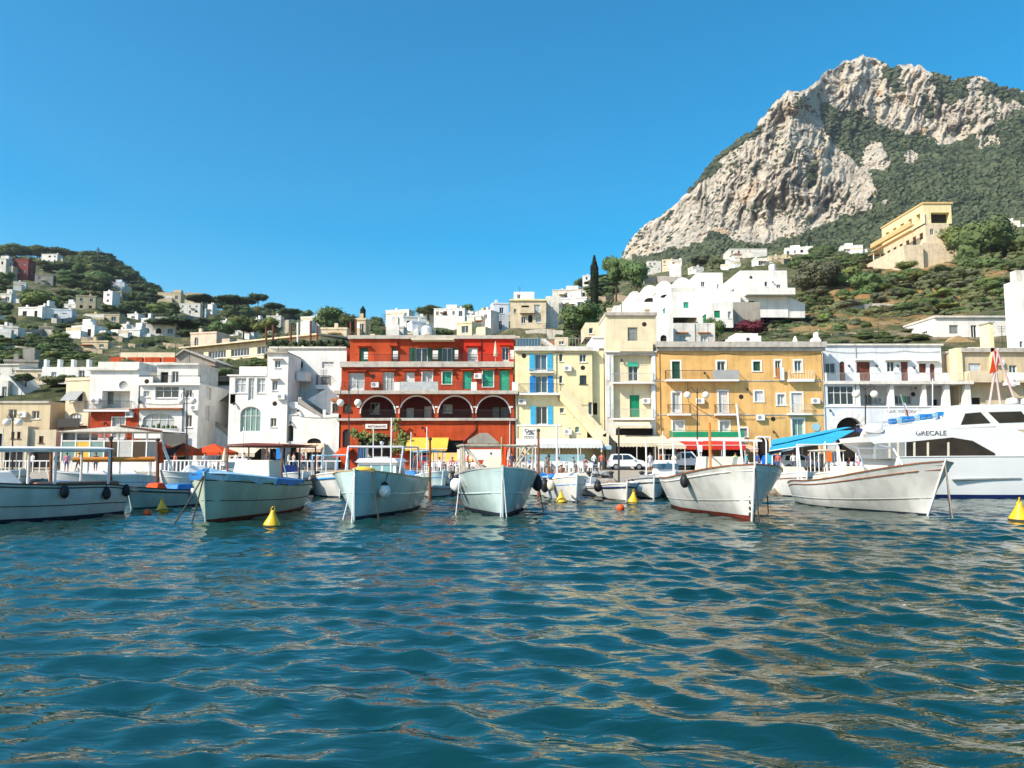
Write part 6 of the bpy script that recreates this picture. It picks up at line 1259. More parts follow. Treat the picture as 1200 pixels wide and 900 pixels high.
# ------------------------------------------------------------------ cars
def car(label, px, Y, rz, L_, W_, H_, paint, kind='hatch'):
    o = thing('parked_car', label, 'car'); 
    if kind == 'hatch': prof = [(-.5, .22), (-.5, .55), (-.47, .62), (-.40, .97), (-.33, 1), (.02, 1), (.10, .96), (.26, .66), (.44, .58), (.49, .45), (.5, .22)]
    else: prof = [(-.5, .25), (-.5, .52), (-.05, .54), (-.04, .98), (.22, 1), (.33, .62), (.46, .56), (.5, .42), (.5, .25)]
    def sec(y, k): return [(x*L_*(1-.02*abs(k)), y if z < .6 else y*(1-.2*(z-.6)/.4), z*H_) for x, z in prof]
    mb = MB(); mb.prism(sec(-W_/2, 1), sec(W_/2, 1)); mb.build('body', paint, o)
    for s in (-1, 1):
        g = MB(); y = s*(W_/2+.002)
        q = lambda x, z: (x*L_, y*(1-.2*max(0, z-.6)/.4)+s*.012, z*H_)
        if kind == 'hatch': g.q([q(-.40, .64), q(-.37, .93), q(-.14, .94), q(-.14, .64)]); g.q([q(-.12, .64), q(-.12, .94), q(.03, .94), q(.2, .66)])
        else: g.q([q(-.02, .62), q(-.02, .92), q(.2, .92), q(.28, .64)])
        g.build('side_window', GLASS, o)
        for x in (-.31, .31):
            w_ = MB().lathe((x*L_, s*(W_/2-.08), .31), [(0, -.1), (.31, -.1), (.31, .1), (.2, .105), (.2, .085), (0, .085)], 16, ax='y'); t = w_.build('wheel', BLACKR, o); MB().lathe((x*L_, s*(W_/2+.03), .31), [(0, -.01), (.19, -.01), (.19, .012), (0, .016)], 12, ax='y').build('rim', RIM, t)
        MB().box(-L_/2-.012, -L_/2+.05, s*W_/2*.92-.12 if s > 0 else -W_/2*.98, W_/2*.98 if s > 0 else -W_/2*.92+.12, H_*.5, H_*.62).build('tail_light', LAMPR, o)
        MB().box(L_/2-.1, L_/2+.01, min(s*W_/2*.6, s*W_/2*.95), max(s*W_/2*.6, s*W_/2*.95), H_*.42, H_*.52).build('headlight', LAMPW, o)
        MB().box(.16*L_, .2*L_, s*W_/2-.02 if s > 0 else -W_/2-.16, W_/2+.16 if s > 0 else -W_/2+.02, H_*.62, H_*.7).build('mirror', paint, o)
    MB().box(L_/2-.02, L_/2+.05, -W_/2*.9, W_/2*.9, .25, .45).build('front_bumper', GREYSH, o); MB().box(-L_/2-.05, -L_/2+.02, -W_/2*.9, W_/2*.9, .25, .45).build('rear_bumper', GREYSH, o)
    q = lambda x, y, z: (x*L_, y*W_*(1-.2*max(0, z-.6)/.4), z*H_+.012)
    if kind == 'hatch': MB().q([q(.115, -.44, .94), q(.115, .44, .94), q(.255, .46, .68), q(.255, -.46, .68)]) if 0 else None
    a = MB(); a.q([(.1*L_+.02, -W_*.36, .955*H_), (.1*L_+.02, W_*.36, .955*H_), (.255*L_+.02, W_*.42, .68*H_), (.255*L_+.02, -W_*.42, .68*H_)]) if kind == 'hatch' else a.q([(.225*L_+.02, -W_*.38, .96*H_), (.225*L_+.02, W_*.38, .96*H_), (.325*L_+.02, W_*.42, .66*H_), (.325*L_+.02, -W_*.42, .66*H_)]); a.build('windscreen', GLASS, o)
    if kind == 'pickup':
        for s in (-1, 1): r2 = MB(); [r2.box(-.48*L_+.09*L_*i-.02, -.48*L_+.09*L_*i+.02, s*W_*.47-.02, s*W_*.47+.02, .54*H_, .8*H_) for i in range(5)]; r2.box(-.49*L_, -.06*L_, s*W_*.47-.025, s*W_*.47+.025, .8*H_+.002, .83*H_+.003); r2.build('side_rack', WFRAME, o)
    g_ = G(px, Y); o.location = g_; o.rotation_euler = (0, 0, rz); return o
car('white hatchback parked under the cream awning, left of the pickup', 734, 78.5, 0, 3.75, 1.6, 1.6, CARW)
car('white pickup with a railed load bed under the cream awning', 798, 79, 0, 4.7, 1.7, 1.85, CARW, 'pickup')
car('white hatchback in front of the turquoise pavilion', 937, 75, R(-12), 3.6, 1.6, 1.55, CARW)
car('bright blue car half hidden beside the turquoise pavilion', 913, 80, R(10), 3.6, 1.6, 1.5, mat('blue_car_paint', (.01, .12, .5), .25, 0, spec=.6))
car('red car mostly hidden under the orange striped awning', 512, 79.5, 0, 3.8, 1.6, 1.45, mat('red_car_paint', (.5, .02, .01), .25, 0, spec=.6))
def scooter(label, px, Y, rz):
    o = thing('motor_scooter', label, 'scooter')
    for x in (-.62, .62): t = MB().lathe((x, 0, .22), [(0, -.05), (.22, -.05), (.22, .05), (0, .05)], 12, ax='y').build('wheel', BLACKR, o)
    MB().prism([(-.75, -.15, .35), (-.7, -.15, .72), (-.1, -.15, .74), (0, -.15, .4), (.35, -.15, .3), (.42, -.15, .85), (.5, -.15, .85), (.55, -.15, .3), (.3, -.15, .2), (-.2, -.15, .2)], [(-.75, .15, .35), (-.7, .15, .72), (-.1, .15, .74), (0, .15, .4), (.35, .15, .3), (.42, .15, .85), (.5, .15, .85), (.55, .15, .3), (.3, .15, .2), (-.2, .15, .2)]).build('body', GREYRAIL, o)
    MB().box(-.68, -.08, -.14, .14, .743, .84).build('seat', BLACKR, o); MB().tube([(.5, -.3, 1.0), (.46, 0, .86), (.5, .3, 1.0)], .02, 6).build('handlebar', BLACKR, o)
    o.location = G(px, Y); o.rotation_euler = (0, 0, rz)
scooter('dark scooter parked between the white hatchback and the pickup', 757, 78, 2.2); scooter('scooter parked beside the first scooter, nearer the pickup', 763, 78.6, 2.0); scooter('scooter parked left of the red awning tables', 834, 76.5, 1.8)

# ------------------------------------------------------------------ people
def body_mesh(pose):
    if pose == 'stand': J = {'pel': (0, 0, .95), 'wai': (0, 0, 1.1), 'che': (0, -.01, 1.32), 'nek': (0, 0, 1.49), 'hed': (0, -.02, 1.60), 'top': (0, -.01, 1.72)}; leg = lambda s: [((s*.1, 0, .9), .09), ((s*.11, -.02, .5), .058), ((s*.12, .02, .09), .042), ((s*.12, -.14, .04), .035)]; arm = lambda s: [((s*.19, 0, 1.42), .055), ((s*.25, .02, 1.14), .042), ((s*.24, -.08, .9), .03), ((s*.235, -.1, .80), .028)]
    elif pose == 'walk': J = {'pel': (0, 0, .95), 'wai': (0, -.01, 1.1), 'che': (0, -.03, 1.32), 'nek': (0, -.04, 1.49), 'hed': (0, -.07, 1.60), 'top': (0, -.07, 1.72)}; leg = lambda s: [((s*.1, 0, .9), .09), ((s*.1, -.14*s, .5), .058), ((s*.1, -.26*s+.06, .1), .042), ((s*.1, -.26*s-.1, .05), .035)]; arm = lambda s: [((s*.19, -.02, 1.42), .055), ((s*.24, .12*s, 1.15), .042), ((s*.22, .16*s-.1, .93), .03), ((s*.2, .17*s-.16, .84), .028)]
    else: J = {'pel': (0, .05, .5), 'wai': (0, .06, .68), 'che': (0, .02, .9), 'nek': (0, 0, 1.07), 'hed': (0, -.03, 1.18), 'top': (0, -.02, 1.30)}; leg = lambda s: [((s*.1, 0, .5), .09), ((s*.13, -.42, .5), .06), ((s*.13, -.42, .1), .042), ((s*.13, -.56, .05), .035)]; arm = lambda s: [((s*.19, .02, 1.0), .055), ((s*.26, -.06, .74), .042), ((s*.2, -.28, .68), .03), ((s*.17, -.36, .68), .028)]
    rad = {'pel': (.15, .11), 'wai': (.14, .10), 'che': (.17, .11), 'nek': (.055, .055), 'hed': (.085, .1), 'top': (.06, .07)}
    vs = []; ra = []; es = []
    for k_ in ('pel', 'wai', 'che', 'nek', 'hed', 'top'): vs.append(J[k_]); ra.append(rad[k_]); 
    es += [(i, i+1) for i in range(5)]
    for s in (-1, 1):
        for chain, root in ((leg(s), 0), (arm(s), 2)):
            pr = root
            for p_, r__ in chain: vs.append(p_); ra.append((r__, r__)); es.append((pr, len(vs)-1)); pr = len(vs)-1
    me = bpy.data.meshes.new('person'); me.from_pydata(vs, es, []); o = bpy.data.objects.new('skeleton', me); C.objects.link(o)
    o.modifiers.new('s', 'SKIN'); o.modifiers.new('u', 'SUBSURF').levels = 1
    for v, r__ in zip(me.skin_vertices[0].data, ra): v.radius = r__
    me.skin_vertices[0].data[0].use_root = True; bpy.context.view_layer.update()
    out = bpy.data.meshes.new_from_object(o.evaluated_get(bpy.context.evaluated_depsgraph_get())); bpy.data.objects.remove(o)
    hz = 1.3 if pose == 'sit' else 1.72; hip = J['pel'][2]+.04; nk = J['nek'][2]-.02; mi = []
    for p_ in out.polygons:
        c = p_.center; k = 0
        if c.z > nk: k = 0
        elif abs(c.x) > .235 and c.z < J['che'][2]-.12: k = 0
        elif c.z > hip: k = 1
        elif c.z > (.45 if pose != 'sit' else .40): k = 2
        mi.append(k)
    out.materials.clear(); [out.materials.append(SKIN) for _ in range(3)]; out.polygons.foreach_set('material_index', mi); out.polygons.foreach_set('use_smooth', [True]*len(mi)); return out, J
POSE = {k_: body_mesh(k_) for k_ in ('stand', 'walk', 'sit')}
def cloth(c): return mat('cloth_%02d%02d%02d' % tuple(int(x*99) for x in c), c, .9, .1, 3)
def person(label, loc, pose, shirt, legs, rz=0, hat=None, group=None, sc=1):
    me0, J = POSE[pose]; me = me0.copy(); me.materials[1] = cloth(shirt) if shirt else SKIN; me.materials[2] = cloth(legs)
    o = bpy.data.objects.new('person', me); C.objects.link(o); tag(o, label, 'person', group); o.location = loc; o.rotation_euler = (0, 0, rz); o.scale = (sc, sc, sc); ORG[o.name] = Vector()
    h = Vector(J['hed']); mb = MB().ell(h+Vector((0, .02, .075)), .1, .115, .085, n=10, k=6); mb.build('hair', HAIR, o, smooth=True)
    f = MB().ell(h+Vector((-.035, -.105, .03)), .012, .01, .009, n=6, k=4).ell(h+Vector((.035, -.105, .03)), .012, .01, .009, n=6, k=4); f.box(-.025, .025, h.y-.115, h.y-.1, h.z-.045, h.z-.036); f.build('face', HAIR, o); MB().prism([(-.012, h.y-.1, h.z-.02), (.012, h.y-.1, h.z-.02), (0, h.y-.1, h.z+.02)], [(-.006, h.y-.13, h.z-.018), (.006, h.y-.13, h.z-.018), (0, h.y-.11, h.z+.015)]).build('nose', SKIN, o)
    if hat: MB().lathe(h+Vector((0, 0, .07)), [(.17, 0), (.1, .02), (.1, .1), (0, .12)], 12).build('hat', cloth(hat), o)
    return o
PP = [('person in a pink shirt standing among the tables at the far left', 78, 67, 'stand', (.6, .2, .3), (.1, .1, .2), .4), ('person in a white top walking behind the left workboat canopy', 92, 68, 'walk', (.7, .7, .7), (.05, .05, .08), 1.2), ('person in dark clothes beside the orange board of the glass pavilion', 66, 70, 'stand', (.05, .06, .12), (.04, .04, .05), 3),
 ('person in a light shirt standing under the cream scalloped awning', 286, 76, 'stand', (.65, .6, .5), (.1, .1, .15), .5), ('person in a white shirt walking past the shop of the arch house', 338, 72, 'walk', (.7, .68, .64), (.2, .18, .14), 1.4), ('person in a beige shirt right behind the white shirted walker', 344, 73, 'stand', (.5, .38, .28), (.06, .08, .2), 2.4), ('bare armed person in a navy top below the peach awning', 366, 73, 'stand', (.03, .05, .16), (.3, .3, .3), 0), ('person in a pale top in the doorway under the peach awning', 372, 77, 'stand', (.6, .35, .28), (.05, .05, .06), .2),
 ('person in a red top walking in front of the cafe banner', 548, 71, 'walk', (.6, .06, .03), (.1, .1, .12), 1.5), ('person in a blue shirt at the left end of the grey teal canopy', 613, 69, 'stand', (.06, .12, .4), (.4, .36, .28), .8), ('person in a white shirt standing under the long white awning', 668, 77, 'stand', (.75, .74, .72), (.1, .08, .08), 0), ('person in a white top beside the white chairs, left of the hatchback', 696, 70, 'walk', (.7, .7, .72), (.08, .1, .2), 2.0),
 ('person in a white dress beside the scooters', 762, 73, 'stand', (.7, .72, .75), (.68, .7, .75), .3), ('person in an orange vest near the thin white post', 774, 71, 'stand', (.8, .18, .04), (.05, .06, .1), 1), ('person in a lime green shirt under the red awning', 862, 71, 'stand', (.45, .7, .1), (.1, .1, .1), .2), ('person in a turquoise shirt at the tables right of the lime shirt', 875, 70, 'walk', (.05, .35, .5), (.2, .2, .25), 1.1),
 ('person in a dark blue top near the hoop gate', 888, 76, 'stand', (.03, .08, .3), (.05, .05, .06), 2), ('person with a red shirt in front of the turquoise pavilion right post', 1012, 66, 'stand', (.55, .06, .05), (.08, .08, .1), .5), ('person in a pink skirt left of the red shirted person', 1006, 67, 'walk', (.6, .45, .5), (.5, .2, .3), 1.8), ('person in a grey shirt walking under the turquoise sheet', 958, 72, 'walk', (.35, .35, .37), (.1, .1, .16), 1.5),
 ('person in a white shirt by the balustrade below the orange canopies', 240, 69, 'stand', (.7, .68, .66), (.1, .14, .3), .9), ('person in a black shirt under the right orange canopy', 256, 71, 'walk', (.03, .03, .03), (.3, .25, .2), 2.2)]
for lab, px, Y, pz, s_, l_, rz in PP: person(lab, G(px, Y), pz, s_, l_, rz)
r_ = random.Random(4)
for i, (px, Y) in enumerate(((622, 68.8), (640, 69.5), (655, 69), (672, 70), (686, 69.3), (515, 71.5), (530, 72), (845, 72), (855, 73.4), (985, 72), (995, 73))):
    person('seated guest at a cafe table %s' % ('in front of the yellow house' if i < 5 else 'under the orange striped awning' if i < 7 else 'under the red awning' if i < 9 else 'of the turquoise pavilion'), G(px, Y), 'sit', r_.choice([(.6, .58, .55), (.1, .15, .35), (.5, .1, .08), (.3, .3, .28)]), (.1, .1, .14), r_.uniform(-.5, .8), group='seated cafe guests '+('a' if i < 5 else 'b' if i < 7 else 'c' if i < 9 else 'd'))
# ------------------------------------------------------------------ boats
class Boat:
    def __init__(s, name, label, bow, stern, B, zb, zm, zs, m, rake=.5, sf=.6, anti=None, aw=.1, keel=.5, cat='boat', group=None, railm=None, strake=None, flare=.85, bowp=2.3, deck=.12, em=.26):
        s.bp, s.sp = PW(*bow), PW(*stern); d = s.bp-s.sp; s.L = d.length; s.yaw = math.atan2(d.y, d.x); s.mid = (s.bp+s.sp)/2
        s.B, s.zb, s.zm, s.zs, s.rake, s.sf, s.keel, s.fl, s.bowp, s.em = B, zb, zm, zs, rake, sf, keel, flare, bowp, em
        s.o = thing(name, label, cat, (0, 0, 0), group); s.M = Matrix.Translation((s.mid.x, s.mid.y, 0)) @ Matrix.Rotation(s.yaw, 4, 'Z'); s.Mi = s.M.inverted()
        s.hull(m, anti or ANTIB, aw, railm, strake, deck)
    def sheer(s, t): return s.zm+(s.zb-s.zm)*max(0, (t-.3)/.7)**1.7+(s.zs-s.zm)*max(0, (.3-t)/.3)**2
    def hbs(s, t):
        if t > .42: return s.B/2*max(0, 1-((t-.42)/.58)**(s.bowp+.3))**.52
        return s.B/2*(s.sf+(1-s.sf)*(1-((.42-t)/.42)**2.2))
    def pt(s, t, z, side=1, off=0):
        sh = s.sheer(t); q = max(0, min(1, (z+s.keel)/(sh+s.keel))); k = max(0, (t-.45)/.55); e = s.em+(s.fl*1.35-s.em)*k**1.5; ks = max(0, (.25-t)/.25); e = e+.15*ks
        b_ = s.hbs(t)*q**e; x = -s.L/2+s.L*t+s.rake*(z/s.zb)*t**4-(.25*(z/s.zb)*(1-t)**6 if s.sf < .3 else 0)
        return Vector((x, side*(b_+off), z))
    def hull(s, m, anti, aw, railm, strake, deck):
        N = 30; T = [i/N for i in range(N+1)]; mb = MB(); rows = 12
        def zr(t): sh = s.sheer(t); return [-s.keel, -s.keel*.5, 0, aw]+[aw+(sh-aw)*j/rows for j in range(1, rows+1)]
        for sd in (1, -1):
            for i in range(N):
                za, zc = zr(T[i]), zr(T[i+1])
                for j in range(len(za)-1): mb.q([s.pt(T[i], za[j], sd), s.pt(T[i+1], zc[j], sd), s.pt(T[i+1], zc[j+1], sd), s.pt(T[i], za[j+1], sd)], 1 if j < 3 else 0)
        za = zr(0)
        for j in range(len(za)-1): mb.q([s.pt(0, za[j], 1), s.pt(0, za[j], -1), s.pt(0, za[j+1], -1), s.pt(0, za[j+1], 1)], 1 if j < 3 else 0)
        o = mb.build('hull', [m, anti], s.o, smooth=True)
        # merge the shared points so the shading is smooth
        bm = __import__('bmesh').new(); bm.from_mesh(o.data); __import__('bmesh').ops.remove_doubles(bm, verts=bm.verts, dist=.002); bm.normal_update(); __import__('bmesh').ops.recalc_face_normals(bm, faces=bm.faces)
        for e in bm.edges:
            if len(e.link_faces) == 2 and e.calc_face_angle(0) > .6: e.smooth = False
        bm.to_mesh(o.data); bm.free(); s.hullo = o
        d = MB()
        for i in range(N):
            a, c = T[i], T[i+1]; za, zc = s.sheer(a)-deck, s.sheer(c)-deck
            d.q([s.pt(a, za, 1, -.06), s.pt(c, zc, 1, -.06), s.pt(c, zc, -1, -.06), s.pt(a, za, -1, -.06)])
        d.build('deck', WOODL if m is HPALE else WHSH, s.o)
        r_ = MB(); ring = []
        for i in range(N+1):
            t = T[i]; p_ = s.pt(t, s.sheer(t), 1); ring.append([p_+Vector((0, -.07, .0)), p_+Vector((0, .035, 0)), p_+Vector((0, .035, .055)), p_+Vector((0, -.07, .055))])
        for sd in (1, -1):
            R2 = [[Vector((p.x, p.y*sd, p.z)) for p in q] for q in ring]
            for i in range(N): r_.prism(R2[i], R2[i+1], cap=False)
        r_.prism([ring[0][0], ring[0][1], ring[0][2], ring[0][3]], [Vector((p.x, -p.y, p.z)) for p in (ring[0][0], ring[0][1], ring[0][2], ring[0][3])]); r_.build('gunwale', railm or WOOD, s.o)
        for f_, mm, rr in (strake or []):
            for sd in (1, -1): MB().tube([s.pt(t, s.sheer(t)*f_, sd, .0) for t in [i/24 for i in range(0, 25)]], rr, 6).build('rubbing_strake', mm, s.o)
        sm = MB(); a = [s.pt(1, z, 1)+Vector((.02, 0, 0)) for z in [-.3+(s.zb+.42)*j/8 for j in range(9)]]; sm.tube([Vector((p.x, 0, p.z)) for p in a], .05, 6).build('stem_post', m, s.o)
    def l(s, px, py, Y): return s.Mi @ P(px, py, Y)
    def fender(s, t, z, sd, r=.16, L_=.5, m=None, horiz=False):
        p_ = s.pt(t, z, sd, r*.8); mb = MB(); mb.ell(p_, L_/2 if horiz else r, r, r if horiz else L_/2, n=12, k=8); f = mb.build('fender', m or WPLAS, s.o, smooth=True)
        c = MB(); c.ell(p_+(Vector((L_*.44, 0, 0)) if horiz else Vector((0, 0, L_*.42))), r*.62, r*.62, r*.55, n=10, k=6); c.build('fender_cap', BLACKR, f, smooth=True)
        sh = s.pt(t, s.sheer(t), sd, .02); MB().tube([p_+Vector((0, 0, L_*.4 if not horiz else r)), sh], .015, 5).build('lanyard', DROPE, f)
    def rope(s, a, b_, sag=.3, m=ROPE, r=.018, name='mooring_line'):
        a, b_ = Vector(a), Vector(b_); n_ = 10; MB().tube([a.lerp(b_, i/n_)-Vector((0, 0, sag*4*(i/n_)*(1-i/n_))) for i in range(n_+1)], r, 5).build(name, m, s.o)
    def anchor_line(s, dx, dy, m=ROPE, r=.018, t=1, sd=1):
        a = s.pt(t, s.sheer(t), sd); s.rope(a, (a.x+dx, dy, -.6), .1, m, r)
    def frame(s, x0, x1, y, z0, z1, m=WFRAME, r=.035, posts=3, top=None, name='canopy_frame', th=.04, slope=0):
        mb = MB()
        for sd in (-1, 1):
            for i in range(posts): x = x0+(x1-x0)*i/max(1, posts-1); mb.tube([(x, sd*y, z0), (x, sd*y, z1+slope*(x-x0))], r, 6)
            mb.tube([(x0, sd*y, z1), (x1, sd*y, z1+slope*(x1-x0))], r, 6)
        for i in range(posts): x = x0+(x1-x0)*i/max(1, posts-1); mb.tube([(x, -y, z1+slope*(x-x0)), (x, y, z1+slope*(x-x0))], r*.9, 6)
        o = mb.build(name, m, s.o)
        if top: MB().prism([(x0-.15, -y-.1, z1+r+.01), (x0-.15, y+.1, z1+r+.01), (x0-.15, y+.1, z1+r+th), (x0-.15, 0, z1+r+th+.08), (x0-.15, -y-.1, z1+r+th)], [(x1+.15, -y-.1, z1+r+.01+slope*(x1-x0)), (x1+.15, y+.1, z1+r+.01+slope*(x1-x0)), (x1+.15, y+.1, z1+r+th+slope*(x1-x0)), (x1+.15, 0, z1+r+th+.08+slope*(x1-x0)), (x1+.15, -y-.1, z1+r+th+slope*(x1-x0))]).build('canopy', top, s.o)
    def cover(s, x0, x1, y0, y1, z0, z1, m, name, tp=.12):
        a = [(x0, y0, z0), (x1, y0, z0), (x1, y1, z0), (x0, y1, z0)]; t = tp; b_ = [(x0+t, y0+t, z1), (x1-t*1.5, y0+t, z1), (x1-t*1.5, y1-t, z1), (x0+t, y1-t, z1)]
        o = MB().prism(a, b_).build(name, m, s.o); md = o.modifiers.new('b', 'BEVEL'); md.width = .05; md.segments = 2; return o
    def done(s): s.o.matrix_world = s.M; return s
def lump(pts_w, m, name, parent, seed=1, n=14, k=8): pass

S_D = [(.93, WOOD, .022), (.55, DROPE, .02)]
# left workboat
b1 = Boat('wooden_workboat', 'long grey-white workboat cut off by the left edge, with a white canopy frame', (-110, 618), (140, 601), 3.4, 1.75, 1.35, 1.15, HGREY, .3, .35, strake=[(.93, DROPE, .03), (.42, DROPE, .022)], railm=DROPE, aw=.12)
x0 = -b1.L/2
b1.frame(x0+1.2, x0+5.6, 1.1, 1.1, 2.75, WFRAME, .05, 3, WPLAS, th=.06)
b1.cover(x0+4.2, x0+6.4, -.9, .9, 1.15, 1.95, WPLAS, 'tarpaulin_heap', .5); b1.cover(x0+.5, x0+3.4, -.9, .9, 1.0, 1.45, WOOD, 'hatch_cover', .06)
for t, z in ((.42, 1.1), (.18, .95), (.02, 1.0)): b1.fender(t, z, -1, .17, .5, BLACKR if t > .1 else BLACKR); 
for t, z in ((.42, 1.1), (.18, .95), (.03, 1.0)): b1.fender(t, z, 1, .17, .5, BLACKR)
b1.cover(x0+6.6, x0+7.1, -.5, .5, 1.2, 2.3, YELC, 'yellow_life_jackets', .05); b1.done()
# pale green boat with the blue tarpaulin
b2 = Boat('tarp_covered_boat', 'pale green wooden boat with a blue tarpaulin folded over its bow', (241, 612), (345, 592.5), 3.5, 1.85, 1.35, 1.05, HPALE, .25, .45, ANTIR, railm=DROPE, strake=[(.88, DROPE, .025), (.45, DROPE, .02)], flare=.7, bowp=2.6)
mb = MB(); N = 16; prof = []
for i in range(N+1):
    t = 1.0-.62*i/N; zz = s_ = b2.sheer(t); w_ = .17+.07*math.sin(i*1.7)+.04*math.sin(i*4.1); dr = w_ if i < N-1 else .08
    row = []
    for sd in (-1, 1):
        row.append([b2.pt(t, zz-dr, sd, .05), b2.pt(t, zz+.06, sd, .06), b2.pt(t, zz+.1, sd, -.08)])
    prof.append([row[0][0], row[0][1], row[0][2], Vector((row[0][2].x, 0, zz+.24+.05*math.sin(i*1.3))), row[1][2], row[1][1], row[1][0]])
for i in range(N):
    for j in range(6): mb.q([prof[i][j], prof[i+1][j], prof[i+1][j+1], prof[i][j+1]], 1 if (j >= 3 and i < 8) else 0)
mb.build('bow_tarpaulin', [TARP, LTARP], b2.o, smooth=True)
x0 = -b2.L/2; b2.frame(x0+.6, x0+5., 1.25, 1.0, 2.95, WOOD, .04, 3, mat('maroon_canopy', (.20, .05, .04), .7, .1), th=.05)
b2.cover(x0+3.6, x0+5.3, -.95, .85, 1.3, 2.35, CREAMB, 'console_cover', .12)
for t, z, hz in ((.62, 1.35, True), (.42, 1.2, True), (.06, .95, False)): b2.fender(t, z, -1, .2, .62 if hz else .6, WPLAS, hz)
MB().tube([(x0+.5, -.9, 1.), (x0+1.8, -.4, 1.9)], .03, 5).tube([(x0+1.2, .9, 1.), (x0+.6, .2, 2.4)], .03, 5).tube([(x0+.3, -.2, 1.), (x0+.5, -.7, 3.2)], .035, 5).build('loose_poles', LTARP, b2.o)
b2.anchor_line(1.4, .1, DROPE, .03); b2.anchor_line(1.9, -.6, DROPE, .03); b2.done()
# white boat with the wheelhouse, water reflection and shade tinted into its hull
b3 = Boat('wheelhouse_boat', 'white wooden boat, water tint put into its colour, with a small white wheelhouse with three windows', (415, 609), (474, 591), 3.5, 1.95, 1.45, 1.15, HAQUATINT, .05, .72, ANTIB, railm=WOODL, strake=[(.55, HAQUATINT, .03)], aw=.12, flare=.8, bowp=2.6)
x0 = -b3.L/2; cx = x0+5.2
o = MB().prism([(cx-1.3, -.95, 1.3), (cx+.9, -.95, 1.3), (cx+.9, .95, 1.3), (cx-1.3, .95, 1.3)], [(cx-1.25, -.85, 2.25), (cx+.55, -.85, 2.25), (cx+.55, .85, 2.25), (cx-1.25, .85, 2.25)]).build('wheelhouse', WPLAS, b3.o)
MB().prism([(cx-1.4, -1.0, 2.253), (cx+.75, -1.0, 2.253), (cx+.75, 1., 2.253), (cx-1.4, 1., 2.253)], [(cx-1.3, -.8, 2.42), (cx+.6, -.8, 2.42), (cx+.6, .8, 2.42), (cx-1.3, .8, 2.42)]).build('roof', WPLAS, o)
for y0, y1 in ((-.8, -.3), (-.22, .22), (.3, .8)):
    f = lambda z, y: (cx+.9-.35*(z-1.3)/.95+.012, y, z); MB().q([f(1.55, y0), f(1.55, y1), f(2.12, y1*.95), f(2.12, y0*.95)]).build('window', GLASSG, o)
for sd in (-1, 1): MB().q([(cx-1.0, sd*.935, 1.6), (cx+.4, sd*.925, 1.6), (cx+.3, sd*.88, 2.1), (cx-1.0, sd*.88, 2.1)]).build('window', GLASSB, o)
MB().box(cx-.6, cx-.1, -.35, .35, 2.43, 2.5).tube([(cx-.3, 0, 2.5), (cx-.3, 0, 3.1)], .03, 5).ell((cx-.3, 0, 3.12), .1, .1, .1, n=8, k=5).build('roof_gear', STEEL, b3.o)
fr = MB()
for sd in (-1, 1): fr.tube([(x0+2.2, sd*1.5, 1.3), (x0+2.8, sd*1.25, 2.95)], .05, 6); fr.tube([(x0+6.6, sd*1.2, 1.5), (x0+6., sd*1.25, 2.95)], .045, 6); fr.tube([(x0+2.8, sd*1.25, 2.95), (x0+6., sd*1.25, 2.95)], .035, 6)
fr.tube([(x0+2.8, -1.25, 2.95), (x0+2.8, 1.25, 2.95)], .05, 6).tube([(x0+6, -1.25, 2.95), (x0+6, 1.25, 2.95)], .05, 6); fr.build('goal_post_frame', STEEL, b3.o)
tw = MB()
for i in range(9): y0 = -1.35; a = x0+2.9+i*.16; tw.q([(a, -1.3, 1.75), (a+.16, -1.3+.06*(i % 2), 1.75), (a+.16, -1.28+.06*(i % 2), 2.9), (a, -1.28, 2.9)], i % 3)
tw.build('hanging_towels', [mat('lilac_towel', (.35, .35, .6), .9), mat('teal_towel', (.08, .4, .45), .9), mat('striped_blue_towel', (.12, .2, .5), .9)], b3.o)
MB().ell((b3.L/2-.9, .1, b3.sheer(.9)+.12), .5, .5, .16).build('coiled_rope', YELC, b3.o, smooth=True)
MB().tube([(cx+1.6, .9, 1.5), (cx+1.6, .9, 4.2)], .035, 6).build('mast', WFRAME, b3.o)
b3.fender(.9, 1.1, 1, .25, .6, WPLAS); b3.anchor_line(1.6, .35, WPLAS, .02); b3.anchor_line(1.1, -.3, WPLAS, .02); b3.anchor_line(.5, 1.2, DROPE, .025, .97); b3.done()
# white boat seen head on, teal of the water put into its hull colour
b4 = Boat('head_on_boat', 'white wooden boat, water tint put into its colour, pointing straight at the viewer, with a pale timber frame aboard', (589, 606), (573, 590.5), 3.75, 2.05, 1.5, 1.25, HAQUATINT, .1, .75, ANTIB, railm=STEEL, strake=[(.5, HAQUATINT, .035)], aw=.16, flare=.8, bowp=3.)
x0 = -b4.L/2; fr = MB()
for x in (x0+1.2, x0+3.6, x0+6.2):
    for sd in (-1, 1): fr.tube([(x, sd*1.5, 1.2), (x, sd*1.55, 3.0)], .05, 6)
    fr.tube([(x, -1.75, 3.0), (x, 1.75, 3.0)], .06, 6)
for sd in (-1, 1): fr.tube([(x0+.8, sd*1.6, 3.02), (x0+6.4, sd*1.6, 3.02)], .055, 6); fr.tube([(x0+6.2, sd*1.5, 3.0), (x0+6.6, sd*.4, 1.6)], .035, 6); fr.tube([(x0+3.6, sd*1.5, 3.0), (x0+5.8, sd*.5, 1.6)], .035, 6)
fr.build('timber_frame', mat('weathered_pale_timber', (.50, .44, .34), .8, .2, 4), b4.o)
b4.cover(x0+3.8, x0+4.9, -.7, .5, 1.3, 2.5, CREAMB, 'console_cover', .2); b4.cover(x0+1.4, x0+3.2, -1.1, 1.1, 1.2, 2.0, GREYSH, 'gear_heap', .35)
bt = MB(); rr = random.Random(6)
for i in range(40): bt.ell((x0+rr.uniform(1, 6), rr.uniform(-1.3, 1.3), 1.4+rr.random()*.6), .16+.1*rr.random(), .16, .12, n=6, k=4)
